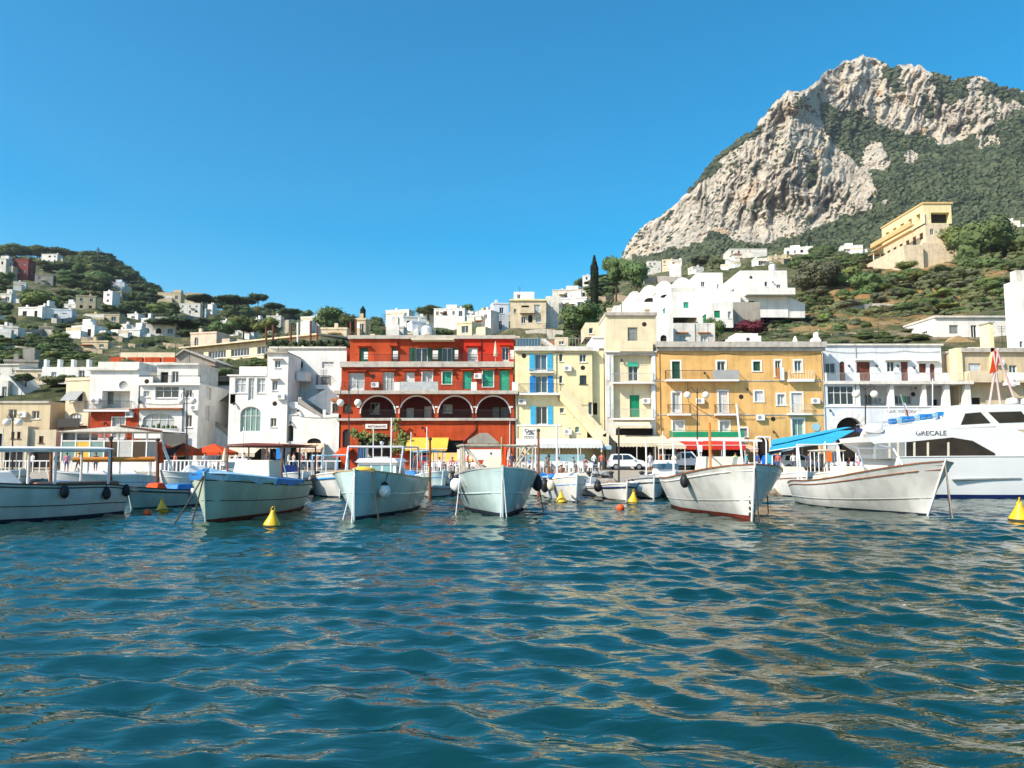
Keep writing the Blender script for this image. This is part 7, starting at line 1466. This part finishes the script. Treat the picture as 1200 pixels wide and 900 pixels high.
bt.build('coiled_nets', mat('grey_net', (.28, .26, .22), .95, .3, 6), b4.o)
MB().tube([(b4.L/2-.5, 0, b4.sheer(.95)), (b4.L/2-.5, 0, 3.35)], .035, 6).build('flag_staff', WOODL, b4.o)
fl = MB(); fy = [0, .1, .22, .3]
for j in range(3): fl.q([(b4.L/2-.5, .03+fy[j]*.8, 3.0-j*.05), (b4.L/2-.5+.05*(j % 2), .03+fy[j+1]*.8, 2.95-j*.07), (b4.L/2-.45, .02+fy[j+1]*.5, 2.1), (b4.L/2-.45, .02+fy[j]*.5, 2.1)])
fl.build('flag', ORANGEC, b4.o)
for sd, t in ((1, .62), (-1, .66)): b4.fender(t, 1.25, sd, .24, .7, BLACKR if sd > 0 else WPLAS); b4.fender(t-.1, 1.2, sd, .22, .6, BLACKR if sd > 0 else WPLAS)
b4.anchor_line(.25, -.15, WPLAS, .022); b4.anchor_line(.15, .2, WPLAS, .022); b4.anchor_line(.6, 2.1, DROPE, .025, .72, 1); b4.anchor_line(.9, -2.0, WPLAS, .018, .75, -1); b4.done()
# white boat with high bow
b5 = Boat('high_bow_boat', 'white wooden boat with a high flared bow and a cream console cover', (881, 609), (812, 591), 4.5, 2.2, 1.45, 1.2, HWHITE, .55, .75, ANTIR, railm=WOOD, strake=[(.9, HWHITE, .03), (.36, GREYRAIL, .02)], aw=.16, flare=.9, bowp=2.8)
x0 = -b5.L/2; b5.cover(x0+4., x0+5.9, -1., 1., 1.4, 2.5, CREAMB, 'console_cover', .14)
fr = MB(); fr.tube([(x0+1.4, 1.3, 1.3), (x0+1.4, 1.3, 3.3)], .06, 6).tube([(x0+1.4, -1.3, 1.3), (x0+1.4, -1.3, 3.3)], .05, 6).tube([(x0+.2, 1.3, 3.32), (x0+6.8, 1.3, 3.2)], .05, 6).tube([(x0+.2, -1.3, 3.32), (x0+6.8, -1.3, 3.2)], .045, 6).tube([(x0+1.4, -1.3, 3.3), (x0+1.4, 1.3, 3.3)], .04, 6).tube([(x0+6., -1.1, 1.5), (x0+6., -1.3, 3.22)], .04, 6); fr.build('awning_frame', WFRAME, b5.o)
MB().tube([(x0+5.9, .8, 1.5), (x0+5.4, .7, 4.9)], .045, 6).build('mast', WFRAME, b5.o); MB().tube([(x0+6.6, -.9, 1.6), (x0+6.6, -.9, 4.0)], .06, 6).build('orange_pole', mat('orange_pole_paint', (.62, .22, .06), .6, .1), b5.o)
for t in (.05, .16, .38): b5.fender(t, 1.2 if t < .3 else 1.5, 1, .2, .6, WPLAS if t < .1 else BLACKR)
b5.fender(.72, 1.45, -1, .2, .6, BLACKR)
ch = MB()
for i in range(16): ch.ell((b5.L/2+.28-.02*i, .07*((i % 2)*2-1), 1.9-.12*i), .05, .06, .09, n=6, k=4)
ch.build('anchor_chain', DROPE, b5.o); b5.anchor_line(.35, 0, DROPE, .03); b5.anchor_line(-.2, 2.4, DROPE, .025, .5, 1); b5.done()
# white boat with raked bow at the right
b6 = Boat('raked_bow_boat', 'white wooden boat with a long raked bow, in front of the big cabin cruiser', (1087, 603.5), (945, 588), 4.3, 2.3, 1.25, 1.0, HWHITE, 1.15, .5, ANTIB, railm=WOOD, strake=[(.86, WOOD, .028), (.33, GREYRAIL, .025)], aw=.06, flare=1.0, bowp=2.6)
x0 = -b6.L/2; b6.cover(x0+3.2, x0+4.9, -1., 1., 1.1, 2.0, CREAMB, 'console_cover', .25); b6.cover(x0+2.0, x0+3.0, -1., 1., 1.0, 1.5, CREAMC, 'cushion_stack', .1)
fr = MB()
for sd in (1, -1): fr.tube([(x0+1.2, sd*1.2, 1.1), (x0+1.2, sd*1.2, 3.1)], .06, 6).tube([(x0+1.55, sd*1.2, 1.1), (x0+1.3, sd*1.2, 3.0)], .04, 6)
fr.tube([(x0+1.2, -1.2, 3.1), (x0+1.2, 1.2, 3.1)], .05, 6); fr.build('awning_frame', WFRAME, b6.o)
fr = MB()
for sd in (1, -1): fr.tube([(x0+6.6, sd*1.1, 1.7), (x0+5.9, sd*.95, 2.9), (x0+5.0, sd*.9, 3.05)], .035, 6)
fr.tube([(x0+5.9, -.95, 2.9), (x0+5.9, .95, 2.9)], .035, 6); fr.build('windscreen_arch', STEEL, b6.o)
MB().ell((x0+6.1, 0, 1.75), .6, .55, .16).build('sun_pad', WPLAS, b6.o, smooth=True)
for t in (.12, .34, .47): b6.fender(t, 1.05 if t < .3 else 1.35, 1, .24, .75, WPLAS if t > .2 else NAVYP, t > .2)
b6.anchor_line(.7, -.3, ROPE, .028); b6.anchor_line(.1, .1, DROPE, .025); b6.anchor_line(-.2, 2.4, DROPE, .025, .35, 1); b6.done()
# cabin cruiser
b7 = Boat('cabin_cruiser', 'large white cabin cruiser with dark side windows and navy boot stripe, right edge', (1420, 581.5), (1032, 581.5), 5.2, 3.1, 2.45, 2.4, HYACHT, 1.2, .92, NAVYP, cat='motor yacht', railm=WPLAS, aw=.22, flare=.6, bowp=4, keel=.9, em=.07)
Yc = b7.mid.y; Yf = Yc-2.35
def Lq(px, py, Y=Yf): return b7.Mi @ P(px, py, Y)
def side_prism(pts, y0, y1, m, name, par=None): 
    a = []; c = []
    for px, py in pts: q = Lq(px, py, Yf); a.append((q.x, y0, q.z)); c.append((q.x, y1, q.z))
    return MB().prism(a, c).build(name, m, par or b7.o)
# the cruiser's port side is local +y or -y towards the camera
s7 = -1 if (b7.M @ Vector((0, -1, 0))).y < Yc else 1; W7 = 2.15
side_prism([(1046, 533), (1023, 518), (1021, 513), (1045, 510), (1110, 503), (1150, 501), (1188, 501), (1215, 512), (1260, 524), (1330, 531), (1330, 536), (1046, 538)], s7*W7, -s7*W7, HYACHT, 'saloon')
side_prism([(1045, 510), (1050, 499.5), (1110, 490.5), (1118, 478), (1134, 473.5), (1205, 473), (1222, 480), (1240, 497), (1235, 503), (1110, 503.2)], s7*1.85, -s7*1.85, HYACHT, 'flybridge')
side_prism([(1028, 519.5), (1062, 518), (1062, 537), (1028, 538)], s7*(W7+.02), s7*(W7-.3), GREYSH, 'window'); side_prism([(1064, 518), (1118, 512.5), (1142, 516.5), (1168, 531), (1169, 534.5), (1064, 537.5)], s7*(W7+.025), s7*(W7-.1), GLASSW, 'window')
for x in (1043, 1053, 1072, 1088, 1112): side_prism([(x, 518.5), (x+2.5, 518), (x+2.5, 537), (x, 537)], s7*(W7+.035), s7*(W7-.1), CREAMB, 'window_post')
side_prism([(1131.5, 497.5), (1137, 484), (1155, 482.5), (1167, 495.5)], s7*1.87, s7*1.6, GLASSW, 'window'); side_prism([(1164, 482.5), (1203, 481.5), (1213, 494), (1177, 495.5)], s7*1.87, s7*1.6, GLASSW, 'window')
side_prism([(1118, 502), (1172, 499), (1174, 499.8), (1118, 503)], s7*1.88, s7*1.8, GREYSH, 'trim_line'); side_prism([(1115, 561), (1194, 559.5), (1194, 561), (1115, 562.5)], s7*(W7+.42), s7*W7, GREYSH, 'rub_rail')
for i in range(9):
    px = 1048+i*7; q = Lq(px, 496-i*.95, Yf+.6); MB().box(q.x-.14, q.x+.14, s7*1.5-.2, s7*1.5+.2, q.z-.05, q.z+.28+.02*(i % 3)).build('seat_back', [TARP, LTARP, BLUESH][i % 3], b7.o)
q0, q1 = Lq(1040, 495), Lq(1113, 486.5); MB().tube([(q0.x, s7*1.8, q0.z), (q1.x, s7*1.8, q1.z)], .025, 6).tube([(q0.x, -s7*1.8, q0.z), (q1.x, -s7*1.8, q1.z)], .025, 6).build('flybridge_rail', STEEL, b7.o)
q = Lq(1034, 502); k = MB(); k.ell((q.x, s7*1.2, q.z), .62, .45, .36, n=14, k=8); k.build('life_raft', WPLAS, b7.o, smooth=True); MB().box(q.x-.5, q.x+.5, s7*1.2-.3, s7*1.2+.3, q.z-.55, q.z-.3).build('raft_cradle', STEEL, b7.o)
q = Lq(1093, 507.6); lt = lettering('GRECALE', .40, (q.x, s7*(W7+.012), q.z), (math.pi/2, 0, math.pi if s7 > 0 else 0), mat('grey_lettering', (.10, .11, .13), .5, 0), b7.o, 1.1)
q = Lq(1064, 492, Yc); MB().tube([(q.x, 0, q.z), (q.x-.4, 0, q.z+1.6)], .03, 5).build('flag_staff', STEEL, b7.o)
mb = MB(); [mb.q([(q.x-.1-.08*i-.03, .02*(i % 2), q.z+.3+.42*i), (q.x-.1-.08*i+.22, .1, q.z+.2+.42*i), (q.x-.18-.08*i+.22, .1, q.z+.62+.42*i), (q.x-.2-.08*i, .02, q.z+.7+.42*i)], i) for i in range(3)]; mb.build('flag', [mat('flag_red', (.55, .05, .02), .8), TRIM, mat('flag_green', (.02, .25, .08), .8)], b7.o)
for px, yt in ((1098, 443), (1046, 460)): q = Lq(px, 500, Yc); t_ = Lq(px, yt, Yc); MB().tube([(q.x, .5, q.z), (t_.x, .5, t_.z)], .03, 5).build('whip_antenna', WFRAME, b7.o)
q = Lq(1112, 492); MB().ell((q.x, s7*1.6, q.z+.1), .18, .18, .25, n=10, k=6).build('searchlight', STEEL, b7.o, smooth=True)
mm = MB(); 
for a, c in (((1163, 474), (1170, 408)), ((1195, 474), (1168, 410)), ((1176, 474), (1164, 412))): p1, p2 = Lq(a[0], a[1], Yc), Lq(c[0], c[1], Yc); mm.tube([(p1.x, .3, p1.z), (p2.x, 0, p2.z)], .07, 6)
mm.build('signal_mast', mat('pinkish_mast_paint', (.62, .45, .42), .6, .1), b7.o)
p1, p2 = Lq(1166, 410, Yc), Lq(1160, 438, Yc); MB().prism([(p1.x-.05, 0, p1.z), (p1.x+.35, .05, p1.z-.3), (p2.x+.5, .05, p2.z+.2), (p2.x, 0, p2.z)], [(p1.x-.05, .06, p1.z), (p1.x+.35, .11, p1.z-.3), (p2.x+.5, .11, p2.z+.2), (p2.x, .06, p2.z)]).build('furled_flag', ORANGEC, b7.o)
for px in (1186, 1204): q = Lq(px, 473, Yc); MB().lathe((q.x, 0, q.z), [(.35, 0), (.35, .12), (.3, .3), (0, .38)], 14).build('radar_dome', WPLAS, b7.o, smooth=True)
mb = MB(); pr = None
for i in range(12): px = 1190+i*12; q = Lq(px, 530-i*.2, Yf); mb.tube([(q.x, s7*W7*.98, q.z), (q.x, s7*W7*.98, q.z+.75)], .02, 5); mb.tube([(q.x, s7*W7*.98, q.z+.75), (Lq(px+12, 530, Yf).x, s7*W7*.98, q.z+.75)], .02, 5)
mb.build('deck_rail', STEEL, b7.o)
for px in (): q = Lq(px, 548, Yf); MB().lathe((q.x, s7*(2.56), q.z), [(0, 0), (.16, 0), (.19, .02*s7), (.19, .03*s7)], 14, ax='y').build('porthole', GLASSB, b7.o)
b7.done()
# small boats along the quay
def small(label, bow, stern, B, zb, zm, m, anti=ANTIB, name='small_boat', **kw):
    b_ = Boat(name, label, bow, stern, B, zb, zm, kw.pop('zs', zm*.9), m, kw.pop('rake', .3), kw.pop('sf', .7), anti, railm=kw.pop('railm', WPLAS), strake=kw.pop('strake', [(.7, BLUESH, .02)]), flare=.8, aw=.08, **kw); return b_
s1 = small('small white boat with a seated man in a white hat, right of the head-on boat', (675, 589), (648, 581), 2.3, 1.4, 1.05, HWHITE); x0 = -s1.L/2
s1.cover(x0+.8, x0+2.2, -.7, .7, .9, 1.4, TARP, 'blue_cover', .2); s1.cover(x0+3.2, x0+4.2, -.7, .7, 1.0, 1.5, WPLAS, 'white_cover', .2); MB().tube([(x0+4.4, -.6, 1), (x0+4.4, -.6, 4.3)], .06, 6).build('mast', WFRAME, s1.o); s1.fender(.6, .8, -1, .25, .8, BLACKR); s1.fender(.75, .9, -1, .22, .7, CREAMB); s1.done()
pp = s1.M @ Vector((x0+2.6, 0, .72)); person('shirtless tanned man in a white hat sitting in the small white boat', pp, 'sit', None, (.15, .06, .04), R(20), hat=(.75, .74, .72))
s2 = small('small dark and white boat next to the red ball buoy', (734, 588), (716, 582), 2., 1.0, .8, HWHITE, strake=[(.8, NAVYP, .05)]); s2.fender(.8, .7, 1, .2, .5, WPLAS); s2.fender(.5, .7, -1, .25, .6, BLACKR); s2.anchor_line(.4, .3, DROPE, .02); s2.done()
s3 = small('small aqua rowing boat pointing left, behind the orange and yellow buoys at the left', (155, 597), (238, 590), 1.9, 1.05, .78, HAQUATINT, railm=DROPE, strake=[(.85, DROPE, .04)]); s3.cover(-1.2, .2, -.6, .6, .7, 1.1, TARP, 'blue_cover', .2); s3.cover(.5, 1.4, -.5, .5, .7, 1.2, ORANGEC, 'orange_jackets', .2); s3.fender(.4, .7, 1, .16, .5); s3.done()
s4 = small('white launch with an orange rolled awning, behind the long left workboat', (62, 585), (185, 582), 2.6, 1.6, 1.35, HWHITE, sf=.8); x0 = -s4.L/2; s4.frame(x0+.5, x0+3.8, 1.05, 1.2, 2.25, WFRAME, .04, 3); MB().tube([(x0+.3, -1.1, 2.28), (x0+4.6, -1.1, 2.28)], .13, 8).build('rolled_awning', YELC, s4.o); MB().tube([(x0+.3, 1.1, 2.28), (x0+4.6, 1.1, 2.28)], .15, 8).build('rolled_awning', mat('orange_roll', (.7, .25, .04), .8, .1), s4.o); s4.cover(x0+1, x0+4.5, -1, 1, 1.2, 1.6, WPLAS, 'cabin_top', .3); s4.done()
s5 = small('white launch with a pale windscreen, behind the blue tarpaulin boat', (190, 583), (262, 580.5), 2.2, 1.6, 1.4, HWHITE, strake=[(.8, WPLAS, .02)]); s5.cover(-.8, .8, -.7, .7, 1.3, 1.9, WPLAS, 'cabin_top', .3); MB().tube([(1.2, 0, 1.4), (2., 0, 3.4)], .08, 7).build('furled_pole', WPLAS, s5.o); p_ = Vector((2., 0, 3.4)); MB().prism([p_, p_+Vector((.3, .02, -.4)), p_+Vector((.2, .02, -1.4)), p_+Vector((-.2, 0, -1.3))], [p_+Vector((0, .06, 0)), p_+Vector((.3, .08, -.4)), p_+Vector((.2, .08, -1.4)), p_+Vector((-.2, .06, -1.3))]).build('flag', ORANGEC, s5.o); s5.done()
s6 = small('grey rubber dinghy between the two water-tinted boats', (503, 583), (520, 579.5), 1.7, .7, .55, HGREY, railm=GREYRAIL, name='rubber_dinghy', strake=[(.9, GREYRAIL, .12)]); s6.done()
s7b = small('weathered boat heaped with grey fenders, right of the red ball buoy', (766, 585), (752, 580), 2.1, 1.2, .95, HGREY, railm=DROPE, strake=[(.8, DROPE, .04)]); s7b.cover(-1.4, .8, -.6, .6, .9, 1.3, GREYSH, 'gear_heap', .3); s7b.fender(.8, .8, 1, .25, .6); s7b.fender(.6, .8, 1, .22, .6, BLACKR); s7b.fender(.7, .8, -1, .2, .5); MB().tube([(-.2, 0, 1), (-.2, 0, 3.6)], .05, 6).build('mast', WFRAME, s7b.o); s7b.done()
s8 = small('white runabout moored by the quay behind the left end of the red building', (352, 583), (318, 579.5), 2.3, 1.5, 1.25, HWHITE, strake=[(.75, NAVYP, .03)]); s8.cover(-1, .4, -.8, .8, 1.2, 1.9, NAVY, 'navy_cover', .2); s8.done()
s9 = small('blue trimmed launch by the quay, half hidden behind the wheelhouse boat', (398, 583), (378, 579.5), 2.2, 1.5, 1.25, HWHITE, strake=[(.8, BLUESH, .06)]); s9.frame(-1.5, .8, .8, 1.2, 2.5, LTARP, .04, 2); s9.done()
s10 = small('white boat by the quay, half hidden behind the high bow boat', (944, 583), (915, 579.5), 2.3, 1.5, 1.3, HWHITE, strake=[(.8, WOOD, .03)]); s10.cover(-1.2, .8, -.8, .8, 1.2, 1.8, CREAMC, 'cream_cover', .25); s10.done()
s11 = small('low white dinghy by the rocks, between the small white boat and the dark one', (712, 583.5), (690, 580), 1.6, .8, .62, HGREY, strake=[(.8, DROPE, .03)]); s11.fender(.5, .6, -1, .2, .5); s11.done()

def quick(label, bow, stern, B, zb, zm, m, kind, st=BLUESH):
    b_ = small(label, bow, stern, B, zb, zm, m, strake=[(.78, st, .025)]); x0 = -b_.L/2; r2 = random.Random(int(bow[0]))
    if kind == 'cab': b_.cover(x0+b_.L*.3, x0+b_.L*.65, -B*.33, B*.33, zm*.9, zm+1.0, WPLAS, 'cabin', .15); b_.cover(x0+b_.L*.34, x0+b_.L*.66, -B*.3, B*.3, zm+.45, zm+.8, GLASSB, 'cabin_windows', .02)
    if kind == 'frame': b_.frame(x0+.4, x0+b_.L*.6, B*.35, zm*.9, zm+1.5, WFRAME, .03, 3, CREAMC if r2.random() < .5 else LTARP)
    if kind == 'cover': b_.cover(x0+.3, x0+b_.L*.75, -B*.36, B*.36, zm*.9, zm+.45, r2.choice([TARP, CREAMC, GREYSH]), 'boat_cover', .3)
    MB().tube([(x0+b_.L*.35, 0, zm*.9), (x0+b_.L*.32, 0, zm+r2.uniform(1.8, 3.4))], .035, 5).build('mast', WFRAME, b_.o); b_.fender(.7, zm*.7, 1, .15, .42); b_.fender(.45, zm*.7, -1, .16, .45, BLACKR if r2.random() < .5 else WPLAS); b_.anchor_line(.5, .1, ROPE, .015); b_.done(); return b_
quick('white cabin boat by the quay between the launch and the tarpaulin boat, left', (268, 583), (290, 579.5), 2.2, 1.6, 1.3, HWHITE, 'cab')
quick('cream topped launch by the quay left of the white balustrade', (20, 582), (-10, 579), 2.3, 1.6, 1.3, HWHITE, 'frame', WOOD)
quick('aqua launch with a light awning, seen left of the head-on boat', (516, 580.5), (492, 578.5), 2.2, 1.5, 1.2, HAQUATINT, 'frame')
quick('small covered boat against the rocks right of the head-on boat', (640, 582), (622, 579), 2., 1.2, .95, HGREY, 'cover', DROPE)
quick('white cabin boat partly hidden behind the high bow boat at its left', (790, 582.5), (772, 579), 2.3, 1.5, 1.2, HWHITE, 'cab', NAVYP)
quick('small white covered boat against the rocks under the parked hatchback', (690, 580.5), (672, 578.6), 1.9, 1.1, .9, HWHITE, 'cover')
quick('pale framed launch at the quay behind the raked bow boat', (985, 581.5), (962, 578.8), 2.3, 1.5, 1.25, HWHITE, 'frame', WOOD)
quick('white cabin boat at the quay behind the wheelhouse boat stern', (446, 581), (432, 578.6), 2.3, 1.6, 1.3, HWHITE, 'cab', DROPE)
quick('white open boat with a cover at the quay right of the wheelhouse boat', (470, 581), (486, 578.6), 2.1, 1.3, 1.05, HWHITE, 'cover', WOOD)
for i, px in enumerate((28, 108, 205, 300, 345, 372, 440, 476, 530, 603, 655, 690, 716, 752, 782, 830, 905, 950, 990)):
    p_ = G(px, 52.2+(i % 3)*.3); o = thing('quay_bollard', 'short black iron bollard on the quay edge', 'bollard', tuple(p_), 'bollards along the quay edge'); MB().lathe(p_, [(.2, 0), (.15, .08), (.12, .3), (.2, .38), (.19, .46), (0, .5)], 12).build('casting', IRON, o)
r_ = random.Random(9)
for i, (px, lab, m_) in enumerate(((650, 'brown heap of fishing nets on the quay left of the white hatchback', WOOD), (700, 'grey heap of fishing nets on the quay below the white hatchback', GREYSH), (775, 'dark heap of nets on the quay beside the thin white posts', DROPE), (455, 'tan heap of nets on the quay behind the wheelhouse boat', ROPE), (330, 'green heap of nets on the quay below the cream scalloped awning', LOLIVE))):
    c = G(px, 53.5+i*.3); o = thing('net_heap', lab, 'fishing nets', tuple(c)); mb = MB()
    for _ in range(16): mb.ell(c+Vector((r_.gauss(0, .5), r_.gauss(0, .3), r_.uniform(.08, .35))), r_.uniform(.2, .4), r_.uniform(.2, .35), r_.uniform(.1, .2), n=7, k=4)
    mb.build('netting', m_, o)
for i, (px, Y) in enumerate(((38, 69), (112, 66), (205, 68), (276, 72), (312, 74), (355, 70), (432, 70), (470, 73), (488, 72), (575, 73), (600, 71), (705, 73), (790, 70), (835, 72), (912, 70), (930, 71), (948, 69), (968, 70), (1025, 69), (1033, 72))):
    person(['stroller in a pale shirt walking along the quay', 'stroller in a dark shirt walking along the quay', 'stroller in a coloured shirt walking along the quay'][i % 3], G(px, Y), 'walk' if i % 2 else 'stand', [(.68, .66, .62), (.05, .06, .1), (.45, .12, .1)][i % 3], (.1, .1, .14), r_.uniform(0, 6), group=['pale shirted strollers', 'dark shirted strollers', 'red shirted strollers'][i % 3])

# ------------------------------------------------------------------ buoys
def cone_buoy(label, px, py, s, tilt=0):
    p_ = PW(px, py); o = thing('mooring_buoy', label, 'buoy', (0, 0, 0), 'yellow cone mooring buoys')
    MB().lathe((0, 0, 0), [(0, -.35*s), (.46*s, -.28*s), (.56*s, -.02*s), (.52*s, .12*s), (.38*s, .36*s), (.25*s, .6*s), (.15*s, .85*s), (.13*s, .98*s), (0, 1.0*s)], 20).build('float', BUOYY, o, smooth=True)
    MB().tube([(-.13*s, 0, .93*s), (-.13*s, 0, 1.1*s), (-.06*s, 0, 1.2*s), (.06*s, 0, 1.2*s), (.13*s, 0, 1.1*s), (.13*s, 0, .93*s)], .04*s, 7).build('lifting_ring', BUOYY, o, smooth=True)
    MB().lathe((0, 0, 0), [(.562*s, -.06*s), (.568*s, -.01*s), (.555*s, .04*s)], 20).build('waterline_stain', DROPE, o)
    o.location = (p_.x, p_.y, .03); o.rotation_euler = (R(tilt), R(tilt*.6), rng.random()); return o
cone_buoy('yellow cone buoy right in front of the pale green boat', 318.5, 616.5, .56, 3)
cone_buoy('yellow cone buoy in front of the small white boat with the seated man', 658, 589, .56, -3)
cone_buoy('yellow cone buoy to the right of the orange ball buoy in the middle', 742, 589, .56, 4)
cone_buoy('tilted yellow cone buoy in front of the small aqua rowing boat', 190, 599.5, .5, -14)
cone_buoy('yellow cone buoy cut by the right edge of the photo', 1195, 610, .72, 2)
def ball_buoy(label, px, py, r):
    p_ = PW(px, py); o = thing('ball_buoy', label, 'buoy', (p_.x, p_.y, 0)); MB().ell((p_.x, p_.y, r*.35), r, r, r, n=18, k=12).build('float', BUOYO, o, smooth=True); MB().tube([(p_.x, p_.y, r*1.25), (p_.x+.02, p_.y, r*1.55)], .04, 7).build('eye', DROPE, o)
ball_buoy('orange ball buoy left of the tilted yellow buoy', 173, 603, .17); ball_buoy('orange ball buoy floating in front of the small dark and white boat', 727, 597, .19)
# ------------------------------------------------------------------ woods and scrub on the hills
LB = lambda where: {'round0': 'round dark green tree '+where, 'round1': 'spreading dark green tree '+where, 'round2': 'light green leafy tree '+where, 'round3': 'greyish olive tree '+where,
    'pine0': 'flat topped umbrella pine '+where, 'pine1': 'wide umbrella pine '+where, 'cypress': 'slim cypress '+where, 'bush0': 'dry olive green shrub '+where, 'bush1': 'dark green shrub '+where, 'bush2': 'greyish shrub '+where}
region_scatter([(-60, 300), (60, 296), (100, 300), (150, 312), (180, 336), (180, 350), (120, 352), (70, 345), (20, 340), (-60, 330)], 110, ['round0', 'round1', 'round0', 'pine1', 'round0', 'round1'], (17, 30), (12, 18), LB('in the wood on top of the left hill'), 'trees in the wood on the left hilltop', 1)
region_scatter([(150, 345), (250, 352), (330, 366), (395, 376), (395, 388), (300, 382), (180, 372)], 60, ['round0', 'round1', 'round2', 'round1', 'cypress', 'round0', 'pine0'], (14, 26), (10, 17), LB('on the falling ridge of the left hill'), 'trees on the falling ridge', 2)
region_scatter([(-60, 338), (180, 350), (260, 372), (330, 392), (330, 405), (250, 405), (180, 415), (-60, 425)], 230, ['round0', 'round1', 'round2', 'round3', 'bush1', 'bush0', 'bush2', 'round0'], (10, 22), (7, 13), LB('between the houses of the left hillside'), 'trees and shrubs between the left hillside houses', 3)
region_scatter([(-60, 395), (200, 400), (210, 425), (120, 438), (-60, 440)], 95, ['round1', 'bush1', 'bush0', 'round0', 'bush2', 'round2'], (13, 28), (7, 13), LB('in the gardens above the left waterfront houses'), 'garden trees above the left waterfront', 4)
region_scatter([(395, 378), (520, 376), (600, 374), (640, 365), (640, 395), (395, 395)], 46, ['round0', 'round1', 'bush1', 'round3', 'round0'], (10, 20), (7, 12), LB('between the far houses above the red building'), 'trees among the far houses in the middle', 5)
region_scatter([(620, 355), (690, 336), (735, 325), (800, 322), (800, 330), (700, 350), (640, 372)], 36, ['round0', 'round1', 'bush1', 'pine0'], (12, 24), (8, 14), LB('on the slope under the left end of the cliff'), 'trees under the left end of the cliff', 6)
region_scatter([(740, 322), (850, 306), (935, 297), (1020, 298), (1020, 312), (900, 312), (800, 326)], 60, ['round0', 'round1', 'round3', 'bush1', 'round0', 'bush2'], (14, 26), (9, 14), LB('along the foot of the limestone mountain'), 'trees along the foot of the mountain', 7)
region_scatter([(905, 316), (1010, 306), (1110, 318), (1200, 300), (1240, 330), (1200, 372), (1080, 384), (960, 398), (930, 380), (945, 350)], 150, ['bush0', 'bush0', 'bush1', 'bush2', 'round3', 'round1', 'round0', 'round2'], (13, 30), (8, 17), LB('on the dry straw coloured slope'), 'shrubs on the dry slope', 8)
region_scatter([(860, 376), (960, 362), (1000, 386), (960, 402), (870, 402)], 30, ['bush0', 'bush2', 'bush1'], (14, 26), (8, 13), LB('in the steep garden above the ochre building'), 'shrubs above the ochre building', 9)

region_scatter([(860, 380), (1200, 366), (1200, 408), (860, 408)], 110, ['bush0', 'bush2', 'bush1', 'round3', 'round1'], (12, 28), (6, 12), LB('just above the roofs of the ochre and gallery houses'), 'shrubs just above the right roofs', 10)
region_scatter([(395, 385), (700, 385), (700, 408), (395, 408)], 50, ['bush0', 'bush1', 'round1', 'round3'], (10, 22), (6, 11), LB('just above the roofs of the red and yellow houses'), 'shrubs just above the middle roofs', 11)
region_scatter([(-60, 420), (400, 400), (400, 428), (-60, 452)], 110, ['bush0', 'bush1', 'round1', 'round2'], (12, 26), (7, 13), LB('behind the roofs of the left waterfront houses'), 'shrubs behind the left roofs', 12)

plant_queue()
def undergrowth():      # low scrub nobody could count, one sheet of clumps over the open ground
    rs = np.random.RandomState(5); n = 15000; px = rs.uniform(-80, 1280, n); Y = np.exp(rs.uniform(math.log(112), math.log(540), n))
    x = (px-600)/(F*cp)*Y; z = z_of(tpy(px, Y), Y); s = (.22+.6*rs.rand(n)**1.6)*(.5+Y/300)
    py = tpy(px, Y)
    ok = np.ones(n, bool)
    for a, b, c, d in CLEAR: ok &= ~((px > a) & (px < b) & (py > c+4) & (py < d+1))
    x, Y, z, s = x[ok], Y[ok], z[ok], s[ok]; n = len(x)
    sc_ = np.stack([s*(1+rs.rand(n)), s*(1+rs.rand(n)), s*(.7+.5*rs.rand(n))], -1)
    V = (IV1[None]*(.6+.7*rs.rand(n, len(IV1)))[..., None])*sc_[:, None, :]+np.stack([x, Y, z], -1)[:, None, :]
    Fc = IF1[None]+(np.arange(n)*len(IV1))[:, None, None]
    o = bpy.data.objects.new('undergrowth', raw_mesh('undergrowth', V.reshape(-1, 3), Fc.reshape(-1, 3), [mat('undergrowth_foliage', (.11, .125, .05), .85, .3, .12, .0, col2=(.045, .065, .025))])); C.objects.link(o)
    tag(o, 'low green scrub covering the open ground of the hillsides', 'undergrowth', kind='stuff')
undergrowth()
def forest():
    rs = np.random.RandomState(8); nr, nc = MX.shape; m_ = 26000
    ri = rs.randint(2, nr-13, m_*3); ci = rs.randint(120, nc-160, m_*3)
    p_ = np.clip(MV[ri, ci]*1.5-.3, 0, 1)*.93+.45*np.clip(fbm(ci*.07, ri*.05, 4, 77)*5-2.9, 0, 1)
    ok = (rs.rand(m_*3) < p_); ri, ci = ri[ok][:m_], ci[ok][:m_]; n = len(ri)
    c = np.stack([MX[ri, ci], MY[ri, ci], MZ[ri, ci]], -1); v = MV[ri, ci] > .5
    s = np.where(v, 1.3+2.3*rs.rand(n)**1.5, .9+1.4*rs.rand(n))*(c[:, 1]/850)
    sc_ = np.stack([s*(1+.4*rs.rand(n)), s*(1+.4*rs.rand(n)), s*(.75+.35*rs.rand(n))], -1)
    V = (IV1[None]*(.6+.7*rs.rand(n, len(IV1)))[..., None])*sc_[:, None, :]+c[:, None, :]
    Fc = IF1[None]+(np.arange(n)*len(IV1))[:, None, None]
    o = bpy.data.objects.new('mountain_woods', raw_mesh('mountain_woods', V.reshape(-1, 3), Fc.reshape(-1, 3), [mat('mountain_wood_foliage', (.075, .092, .045), .85, .3, .03, .0, col2=(.035, .05, .026))])); C.objects.link(o)
    tag(o, 'dark green woods and scrub clinging to the limestone mountain', 'woods', kind='stuff')
forest()
# prototypes that were never placed go away
for k_, p_ in PROTO.items():
    if k_ not in USED:
        for c in kids(p_): bpy.data.objects.remove(c)
        bpy.data.objects.remove(p_)
